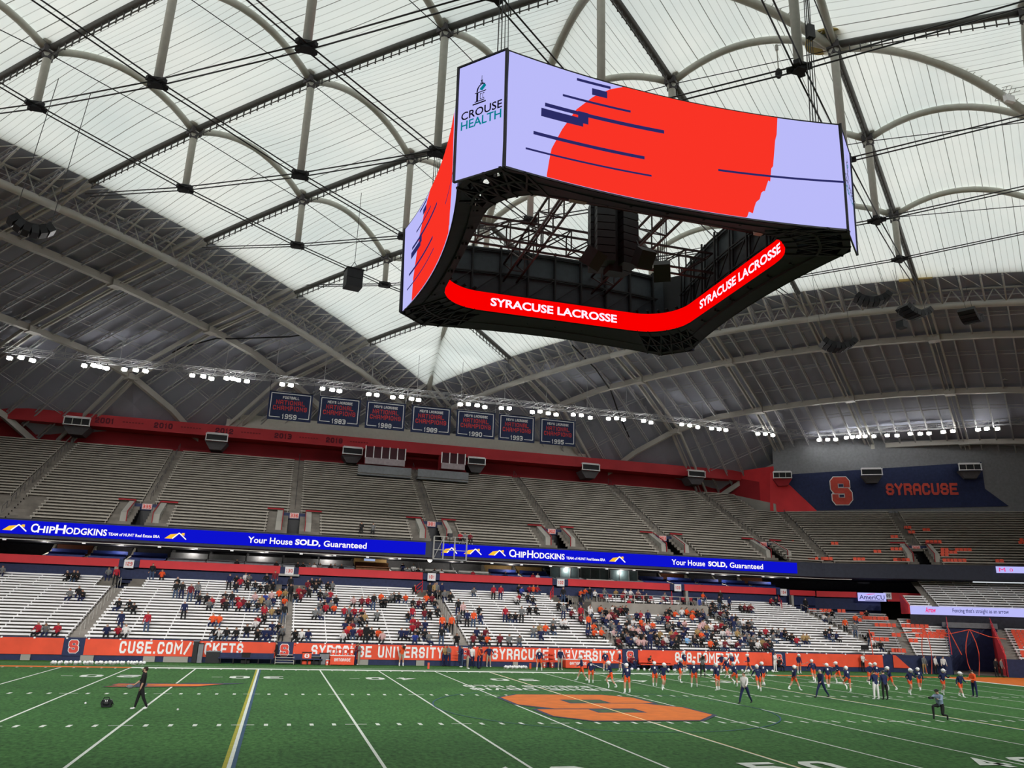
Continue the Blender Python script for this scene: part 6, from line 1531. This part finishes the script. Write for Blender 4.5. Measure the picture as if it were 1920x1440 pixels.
# ------------------------------------------------------------------ spectators on the lower tier
CODE = {'K': 'black', 'N': 'navy', 'R': 'red', 'O': 'orange', 'G': 'grey', 'W': 'white', 'B': 'blue', 'Y': 'tan', 'M': 'maroon', 'L': 'lightblue', 'P': 'pink'}
CROWD = [((0, 1080, 4.), '590,120,K 625,150,K 525,140,G 285,415,R 345,405,G 430,415,R 890,220,K 975,210,K 1000,240,K 910,350,Nt 800,415,N 885,425,R 940,425,W'),
((0, 1040, 6.546), '840,270,K 900,275,K 950,270,K 1000,270,K 1430,270,Rt 1330,235,G 30,200,G'),
((270, 1060, 6.857), '110,100,Kt 230,130,O 430,230,K 415,330,Kt 490,340,Kt 600,345,Mt 690,345,Gt 710,430,K 805,440,K 835,500,G 870,460,R 520,585,Nt 45,750,Rt 885,710,O 965,715,O 910,895,K 965,880,W 1060,885,K 1100,210,Nt 1185,195,K 1240,210,R 1300,170,W 1345,180,G 1330,265,K 1430,265,K 1500,300,K 1575,290,K 1575,185,K 1680,190,Mt 1660,270,K 1180,280,K 1040,410,K 1130,440,Kt 1215,440,R 1275,470,M 1020,490,M 1050,530,K 1225,530,R 1340,540,K 1430,420,P 1510,470,Y 1560,410,B 1640,400,P 1670,450,N 1740,360,O 1820,370,Y 1800,480,O 1460,540,K 1540,570,R 1545,620,R 1590,510,G 1640,620,Y 1735,600,K 1800,620,Kt 1450,700,R 1550,700,K 1440,770,W 1325,820,K 1640,800,N 1740,810,K 1460,890,K 1550,895,N 1615,895,N 1185,900,K 1880,250,Kt 1790,840,G 1880,330,Kt'),
((540, 1080, 6.4), '235,110,M 285,100,K 330,85,K 330,140,K 375,100,K 470,110,K 530,130,G 125,205,R 195,200,M 255,195,K 90,265,K 150,265,M 380,245,K 440,240,G 505,245,R 575,300,K 375,345,G 435,345,K 480,310,N 510,350,G 455,400,R 555,405,O 330,440,G 385,440,G 675,440,R 735,445,G 800,445,R 885,430,R 885,470,K 1070,470,G 715,520,K 775,520,K 815,550,G 865,525,K 915,520,Y 685,610,N 730,650,O 770,610,M 690,690,R 775,700,N 870,690,R 940,690,G 1000,690,K 1075,690,O 1135,720,P 655,740,W 925,770,Kt 1115,270,O 1240,275,G 1270,265,K 1330,275,K 1415,280,O 790,315,P 885,315,M 955,315,R 1020,330,Kt 1120,330,K 1165,330,K 1520,155,K 1495,330,K 1560,330,M 1660,290,O 1725,290,M 1630,360,K 1760,345,K 1440,480,K 1485,455,Rt 1640,450,M 1700,460,K 1790,440,K 1500,560,R 1495,615,R 1555,610,M 1645,600,N 1840,580,Ot 1890,610,K 1360,710,N 1415,705,N 1525,735,B 1545,700,K 1635,710,K 1690,735,G 90,715,K 165,715,W 240,710,N 1830,800,Kt 1690,170,Kt 1750,170,Yt 1775,180,Gt 1835,170,Nt'),
((820, 1080, 6.4), '85,235,G 155,250,K 435,185,G 665,205,Rt 750,205,Rt 975,150,K 1005,195,B 1105,155,R 1150,180,O 1195,180,R 935,295,W 975,275,R 1085,280,K 1150,285,K 240,395,Kt 300,410,Pt 500,425,K 350,500,Nt 255,510,G 425,510,Ot 515,510,N 805,450,Rt 860,490,K 935,490,K 1000,460,Gt 1105,415,K 1180,420,K 160,580,Ot 470,695,N 565,695,M 1225,625,Y 1295,640,O 1380,635,K 1390,580,G 1155,680,G 1240,690,N 1485,590,W 1535,590,W 1455,350,K 1500,430,Gt 1550,360,K 1600,440,M 1500,220,Kt 235,790,K 430,800,M 520,795,K 590,795,O 750,790,M 860,790,G 985,800,G'),
((1080, 1080, 9.143), '60,320,O 140,290,O 320,310,W 235,290,K 60,450,Kt 480,290,G 680,300,Y 835,280,W 930,290,W 1045,290,P 1150,320,N 1205,390,K 1520,350,G 810,340,M 1030,340,M 960,530,Kt 885,540,Rt 1230,540,Kt 1430,530,Nt 230,560,W 400,570,O 240,630,W 625,580,W 680,580,K 750,580,M 500,640,K 450,690,G 560,650,K 600,690,M 650,700,M 700,650,K 460,770,N 510,800,N 560,730,P 590,850,G 640,870,G 690,820,N 730,880,G 870,860,K 960,830,W 900,740,G 950,750,G 1035,700,N 1105,700,R 1115,820,O 1150,860,O 1210,720,Nt 1220,850,P 1310,860,O 1400,720,G 1470,740,N 1540,650,K 1590,640,K 1680,650,O 1570,760,R 1580,890,G 1550,860,K 1660,890,K 1760,840,N 1850,840,P 1890,640,O 1815,630,W 1870,950,N 1830,1010,N 640,1000,P 720,970,Nt 830,930,K 900,920,W 980,960,P 1060,930,P 1100,950,P 1160,930,M 1210,930,W 1280,960,N 1350,940,N 800,1050,K 860,1040,G 930,1010,K 1000,1010,K 1050,1010,G 880,1120,N 930,1130,N 1000,1110,W 1050,1100,W 1070,1160,P 1120,1060,K 1180,1080,K 1240,1090,Nt 1290,1060,K 1340,1080,K 1430,1020,Y 1530,1110,W 1390,1160,K 1480,1170,M 1640,1030,Y 1700,1010,R 1660,1080,M 1620,1150,N 1700,1130,K 1760,1090,K 1900,1140,L 1160,1190,P 1090,1190,M 1720,1210,K 690,1150,K 720,1190,M 60,650,Rt 300,770,N 190,800,Ot 290,900,O 300,990,O 430,960,O 200,990,N 80,760,M 860,590,K 800,610,K'),
((1280, 1080, 9.143), '340,350,O 620,360,Kt 600,460,Kt 640,470,K 255,510,Bt 770,470,Nt 510,510,K 470,560,K 560,570,K 700,550,K 985,540,K 1055,545,M 1110,545,M 1170,545,M 1500,440,R 1600,440,K 250,630,K 340,640,G 400,620,Y 470,620,K 290,700,K 350,700,N 410,710,G 300,760,N 640,670,M 700,660,K 760,650,K 680,700,G 60,640,O 150,640,O 160,700,O 780,760,N 820,800,Nt 850,880,Nt 910,760,K 950,840,G 1030,830,W 1100,830,K 1180,850,G 350,830,P 640,840,R 560,900,M 480,890,W 290,900,P 400,910,Y 700,920,K 1040,920,K 1120,920,K 770,990,P 930,990,Y 320,1030,O 250,1000,Y 180,1050,K 410,1050,N 490,1020,K 680,1010,W 1180,1000,N 1320,990,K 1420,980,R 1530,980,K 1610,960,G 1690,1010,N 1750,990,K 1860,1060,K 1550,1070,G 1900,1080,W 100,1120,L 200,1120,K 320,1120,K 470,1160,O 540,1180,K 640,1160,W 720,1170,M 800,1150,W 930,1130,Nt 980,1120,N 910,1190,M 1060,1080,N 1130,1090,G 1180,1120,G 1180,1180,K 1280,1180,W 1360,1130,Y 1410,1200,M 1500,1180,K 60,950,N 30,860,P 40,1020,N 1480,1130,K'),
((1440, 1080, 4.), '280,220,Kt 410,310,W 440,300,K 480,290,K 460,330,G 575,365,Ot 655,320,O 740,290,K 650,410,Gt 70,430,K 120,450,K 170,460,K 195,460,W 215,495,R 265,470,Y 290,470,Y 430,430,K 465,425,K 460,460,N 510,460,N 745,465,Kt 780,510,W 845,530,K')]
ppl = []
for (ox, oy, sc), txt in CROWD:
    for tok in txt.split():
        x, y, c = tok.split(','); u, v = ox+float(x)/sc, oy+float(y)/sc; stand = c.endswith('t'); best = None
        off = .32 if not stand else .55
        for r in range(LR):
            q = LQ0+LDQ*r; z = LZ0+LDZ*r
            p = atY(u, v, 56+q); sg, s, pz = S0, p.x, p.z
            if p.x > 46.4:
                s, pz = S1.hit(u, v, q); sg = S1
            d = abs(pz-(z+off))
            if best is None or d < best[0]: best = (d, r, sg, s, q, z)
        d, r, sg, s, q, z = best
        if sg is S0 and LA[3]+AW < s < LA[4]-AW and 13 <= r <= 17 and not stand and r < 17: pass
        ppl.append((r, sg is S1, s, sg, q, z, CODE[c[0]], stand))
seenp = set(); P2 = []
for t in sorted(ppl, key=lambda t: (t[0], t[1], t[2])):
    key = (t[0], t[1], round(t[2]/.42))
    if key in seenp: continue
    seenp.add(key); P2.append(t)
NMAX = 300-len(PL)-len(OT)-5-len(SU)
rows_ = {}; cut_row = 0; tot = 0
for r in range(LR):
    n = sum(1 for t in P2 if t[0] == r)
    if tot+n > NMAX: break
    tot += n; cut_row = r+1
def blockname(s, corner):
    if corner: return 'in the corner fold'
    i = sum(1 for x in LA if s > x); return ['leftmost block', 'second block from left', 'third block from left', 'fourth block from left', 'fifth block from left', 'sixth block from left'][i]
RW = ['front', 'second', 'third', 'fourth', 'fifth', 'sixth', 'seventh', 'eighth', 'ninth', 'tenth', 'eleventh', 'twelfth', 'thirteenth', 'fourteenth', 'fifteenth', 'sixteenth', 'seventeenth', 'eighteenth', 'nineteenth', 'twentieth', 'top']
cnt = {}; rest = MB(); RMAT = [SKINM, HAIRM]; ridx = {}
poses = ['sit_a', 'sit_b', 'sit_c']
for k, (r, cn, s, sg, q, z, col, stand) in enumerate(P2):
    pose = 'stand' if stand else poses[k % 3]; sc = .97+.08*rn.random(); rot = rn.uniform(-.35, .35)+(-radians(30) if sg is S1 else 0)
    base = sg.P(s, q-.33, z-.43) if stand else sg.P(s, q, z+.0); bot = rn.choice(('black', 'navy', 'jeans', 'black'))
    hair = rn.choice((HAIRM, HAIRM, HAIR2, HAIR3, M_kit['orange'] if col == 'orange' else M_kit['black'], M_white if rn.random() < .3 else HAIRM))
    if r < cut_row:
        bn = blockname(s, cn); kk = (r, bn); cnt[kk] = cnt.get(kk, 0)+1
        lab = '%s %s spectator, %s row, %s, %s from left' % (('standing' if stand else 'seated'), WORDC[col], RW[r], bn, nth(cnt[kk]-1))
        person(pose, base, rot, col, bot, lab, sc, hair=hair, shoes=M_black, group='spectators on the lower tier').scale = (sc*1.25, sc*1.15, sc*1.05)
    else:
        me = BD[pose]; R = Matrix.Rotation(rot, 3, 'Z'); off = len(rest.v)
        rest.v += [tuple(base+R @ V((v.co.x*sc*1.25, v.co.y*sc*1.15, v.co.z*sc*1.05))) for v in me.vertices]
        for nm, m_ in ((col, M_kit[col]), (bot, M_kit[bot]), ('hair', hair)):
            if m_.name not in [x.name for x in RMAT]: RMAT.append(m_)
        names_ = [x.name for x in RMAT]; mp_ = [0, names_.index(M_kit[col].name), names_.index(M_kit[bot].name), names_.index(M_kit[bot].name), names_.index(hair.name), names_.index(M_kit[bot].name)]
        for p in me.polygons: rest.f.append(tuple(off+i for i in p.vertices)); rest.m.append(mp_[p.material_index])
o = rest.build('distant_spectators', RMAT, smooth=True); tag(o, 'more spectators scattered over the upper rows of the lower tier', 'crowd', kind='stuff')
# ------------------------------------------------------------------ sideline equipment
def cooler(x, y, z, label, sc=1.):
    r = tag(empty('drink_cooler', (x, y, z)), label, 'cooler', 'orange drink coolers'); a = MB(); a.path([(x, y, z), (x, y, z+.5*sc)], .17*sc, 10); a.build('tank', M_redban, r)
    a = MB(); a.path([(x, y, z+.5*sc), (x, y, z+.56*sc)], .18*sc, 10); a.build('lid', M_white, r); a = MB(); a.box(x, y-.17*sc, z+.28*sc, .18*sc, .02, .2*sc); a.build('white_label', M_white, r)
    a = MB(); a.box(x, y-.18*sc, z+.05*sc, .05, .06, .05); a.build('tap', M_white, r)
def drinks_table(u0, u1, v, wh):
    P0, P1 = gnd(u0, v, .9), gnd(u1, v, .9); y = (P0.y+P1.y)/2; x0, x1 = P0.x, P1.x; xm = (x0+x1)/2
    r = tag(empty('drinks_table', (xm, y, 0)), 'sideline table under red-orange cloth lettered GATORADE, '+wh, 'table', 'drinks tables on the sideline')
    a = MB(); a.box(xm, y, .42, x1-x0, .8, .72); a.build('cloth', M_redban, r); a = MB(); a.box(xm, y, .8, x1-x0+.05, .86, .05); a.build('tabletop', M_white, r)
    a = MB(); [a.tube((xm+s*(x1-x0)*.42, y+d, 0), (xm+s*(x1-x0)*.42, y+d, .1), .03) for s in (-1, 1) for d in (-.3, .3)]; a.build('feet', M_dark, r)['kind'] = 'stuff'
    a = MB(); w_ = x1-x0; put_block(a, 'GATORADE', lambda x, z: V((x, y-.42, z)), x0+.16*w_, x0+.84*w_, .34, .58, gw=.7, st=.2); a.build('lettering', M_white, r)
    for k, f in enumerate((.12, .38, .62, .88) if wh[0] == 'l' else (.15, .82)): cooler(x0+f*w_, y+.1, .83, 'orange drink cooler on the %s table, %s from left' % ('left drinks' if wh[0] == 'l' else 'right drinks', order[k]), 1.05)
    return xm, y
drinks_table(618, 663, 1244, 'left one below the Syracuse lettering')
drinks_table(1058, 1104, 1251, 'right one among the players')
for k, (u, v) in enumerate(((613, 1247), (620, 1247), (634, 1247), (643, 1247), (1020, 1252), (1035, 1252))):
    p = gnd(u, v); cooler(p.x, p.y, 0, 'small orange cooler standing on the turf, %s from left' % order[k], .8)
for k, (u, v) in enumerate(((1020, 1244), (1035, 1244))):
    p = gnd(u, v+4); r = tag(empty('cooler_stand', (p.x, p.y, 0)), 'red wire stand of cups left of the right drinks table, %s one' % ['left', 'right'][k], 'stand'); a = MB()
    for z in (.5, .85, 1.2): a.box(p.x, p.y, z, .5, .3, .06)
    a.build('shelf', M_redban, r)['kind'] = 'stuff'; a = MB(); [a.tube((p.x+i, p.y, 0), (p.x+i, p.y, 1.3), .02, 4) for i in (-.22, .22)]; a.build('upright', M_red, r)['kind'] = 'stuff'
# small carton, cabinets, bins
def boxthing(name, u, v, w_, d, h, m_, label, cat, extra=None):
    p = gnd(u, v); r = tag(empty(name, p), label, cat); a = MB(); a.box(p.x, p.y, h/2, w_, d, h-.04); a.build('body', m_, r); a = MB(); a.box(p.x, p.y, h-.02, w_+.06, d+.06, .06); a.build('lid', M_dark if m_ is not M_black else M_grey, r); return r, p
r, p = boxthing('cooler_box', 574, 1243, .75, .5, 1.0, M_redban, 'small red box lettered G on a stand left of the drinks table', 'box'); a = MB(); put_block(a, 'G', lambda x, z: V((x, p.y-.27, z)), p.x-.2, p.x+.2, .55, .88); a.build('lettering', M_white, r)
boxthing('rubbish_bin', 607, 1243, .8, .6, .95, M_grey, 'grey bin left of the left drinks table', 'bin')
boxthing('equipment_case', 592, 1244, .8, .6, .7, M_black, 'low black equipment case between red box and grey bin', 'case')
boxthing('tall_speaker_case', 364, 1240, .42, .45, 1.75, M_black, 'tall dark case standing before the T of TICKETS', 'case')
boxthing('tall_speaker_case', 373, 1240, .42, .45, 1.55, M_grey, 'tall grey case right of the dark one before TICKETS', 'case')
boxthing('equipment_cart', 398, 1240, 1.1, .6, .95, M_black, 'black equipment cart with white bags before the K of TICKETS', 'cart')
boxthing('grey_step_box', 470-10, 1240, .7, .5, .85, M_dark, 'dark metal frame box under the navy bench', 'box')
# navy team bench
def team_bench(u0, u1, v, m_, label, h=.95):
    P0, P1 = gnd(u0, v, .9), gnd(u1, v, .9); y = (P0.y+P1.y)/2; xm = (P0.x+P1.x)/2; w_ = P1.x-P0.x; r = tag(empty('team_bench', (xm, y, 0)), label, 'bench')
    a = MB(); a.box(xm, y, .45, w_, .45, .08); a.build('seat', m_, r); a = MB(); a.box(xm, y+.25, h-.15, w_, .08, .4); a.build('backrest', m_, r)
    for k in range(5): a = MB(); x = P0.x+.2+(w_-.4)*k/4; a.box(x, y, .21, .08, .5, .42); a.box(x, y+.25, .6, .06, .06, .5); a.build('leg', M_dark, r)
team_bench(408, 512, 1243, M_navy, 'long navy team bench below the plain part of the CUSE.COM banner', .8)
team_bench(548, 604, 1242, M_navy, 'navy team bench right of the second S panel', .8)
team_bench(1200, 1262, 1253, M_redban, 'orange-red team bench behind the players, below the plain red banner')
r = tag(empty('steel_steps', gnd(533, 1243, 1.2)), 'pale steel steps below the second S panel', 'steps'); p = gnd(533, 1243, 1.2)
for k in range(4): a = MB(); a.box(p.x, p.y+.25*k, .15+.2*k, 1.5, .26, .04); a.build('tread', M_steel, r)
a = MB(); [a.bar((p.x+s*.76, p.y-.1, .05), (p.x+s*.76, p.y+.9, .85), .05, .12) for s in (-1, 1)]; a.build('side_rail', M_steel, r)['kind'] = 'stuff'
# concrete footings under the banner
for k, (u0, u1) in enumerate(((38, 56), (150, 175), (268, 290), (306, 352), (670, 690), (780, 795), (961, 970))):
    x0, x1 = xs(u0, 1240), xs(u1, 1240); a = MB(); a.box((x0+x1)/2, 55.9, .22, x1-x0, .18, .44); tag(a.build('concrete_block', M_conc_light), 'pale concrete block under the red banners, %s from left' % order[k], 'block')
# bag, balls, pylons, helmets
p = atZ(199, 1326, 0); r = tag(empty('sports_bag', p), 'black sports bag with small white mark lying on the turf', 'bag'); a = MB(); a.ell(p+V((0, 0, .18)), .27, .2, .18, 10, 8); a.box(p.x, p.y, .17, .4, .3, .3); a.build('bag_body', M_black, r)
a = MB(); a.path([p+V((-.15, -.2, .3)), p+V((-.1, -.24, .45)), p+V((.1, -.24, .45)), p+V((.15, -.2, .3))], .02, 5); a.path([p+V((.22, -.1, .26)), p+V((.32, -.1, .13)), p+V((.22, -.1, .02))], .02, 5); a.build('strap', M_black, r)
a = MB(); a.box(p.x-.03, p.y-.24, .3, .025, .01, .07); a.box(p.x+.04, p.y-.24, .3, .025, .01, .07); a.build('white_mark', M_white, r)['kind'] = 'stuff'
for k, (u, v) in enumerate(((160, 1320.5), (333, 1332.5), (377, 1241.5))):
    p = gnd(u, v); a = MB(); a.ell(p+V((0, 0, .05)), .05, .05, .05, 8, 6); tag(a.build('white_ball', M_white, smooth=True), 'small white ball on the turf, '+['left of the black bag', 'right of the man in black', 'far, near the tall cases'][k], 'ball')
for k, (u, v) in enumerate(((803, 1254), (994, 1254))):
    p = gnd(u, v); a = MB(); a.box(p.x, p.y, .25, .16, .16, .48); r = tag(a.build('pylon', M_seator), 'orange field pylon on the sideline, '+['left of the red top man group', 'left of the player with gear'][k], 'pylon')
for k in range(30):
    u = 97+k*5.9+rn.uniform(-2, 2); p = gnd(u, 1246.2+.3*(k % 3), 1.0); o = bpy.data.objects.new('helmet', HELM); COL.objects.link(o); o.location = (p.x, p.y, .13); o.rotation_euler = (0, 0, rn.uniform(-1, 1)); tag(o, 'white helmet on the turf in the far left row, %s from left' % nth(k), 'helmet', 'white helmets in a row on the turf')
for k in range(10):
    u = 948+k*4.2; p = gnd(u, 1254+.6*(k % 2)); o = bpy.data.objects.new('helmet', HELM); COL.objects.link(o); o.location = (p.x, p.y, .13); o.rotation_euler = (0, 0, rn.uniform(-3, 3)); tag(o, 'white helmet on the sideline left of the player with gear, %s from left' % nth(k), 'helmet', 'white helmets by the second pylon')
for k in range(24):
    u = 1185+k*11.5; v = 1258+.2*(k % 4); p = gnd(u, v+(k*.12)); o = bpy.data.objects.new('helmet', HELM); COL.objects.link(o); o.location = (p.x, p.y, .12); o.rotation_euler = (0, .5*(k % 2), rn.uniform(-3, 3)); tag(o, 'white helmet or glove on the sideline among the players, %s from left' % nth(k), 'helmet', 'white gear along the sideline')
# tall net frames behind the right end
def goal_net(u, v, q, h, w_, label, rz=.0):
    p = gnd(u, v); r = tag(empty('goal_net', p), label, 'goal net'); d = V((cos(rz), sin(rz), 0))
    a = MB(); K = [(-.2, 0), (-.48, .25), (-.55, .5), (-.42, .72), (-.15, .93), (0, 1), (.15, .93), (.42, .72), (.55, .5), (.48, .25), (.3, 0)]; a.path([p+d*w_*x+V((0, 0, h*z)) for x, z in K], .04, 5); a.build("orange_pole", M_seator, r)
    a = MB(); a.path([p+V((0, 0, h)), p+d*w_*1.6+V((0, 0, h*.86)), p+d*w_*3+V((0, 0, h*.82))], .035, 4); a.path([p+V((0, 0, h)), p-d*w_*1.6+V((0, 0, h*.9)), p-d*w_*3+V((0, 0, h*.88))], .035, 4); a.build('rope', M_seator, r)
goal_net(1828, 1262, 0, 4.6, 1.1, 'orange pole loop of a goal net in front of the navy tunnel', -.6)
goal_net(1742, 1262, 0, 4.6, .8, 'orange pole loop of a goal net left of the navy tunnel', -.6)
for k, (u, v0, u2, v1) in enumerate(((1642, 1258, 1641, 1196), (1690, 1222, 1668, 1168))):
    p = atZ(u, v0+2, 0) if k == 0 else S1.P(7, 1.0, 2.0); h = 4.3 if k == 0 else 2.9; a = MB(); a.tube(p, p+V((-.1 if k == 0 else -1.2, 0.3, h)), .05, 5); tag(a.build('net_pole', M_seator), ['straight orange pole right of the black flag board', 'slanting orange pole in the corner benches'][k], 'pole')
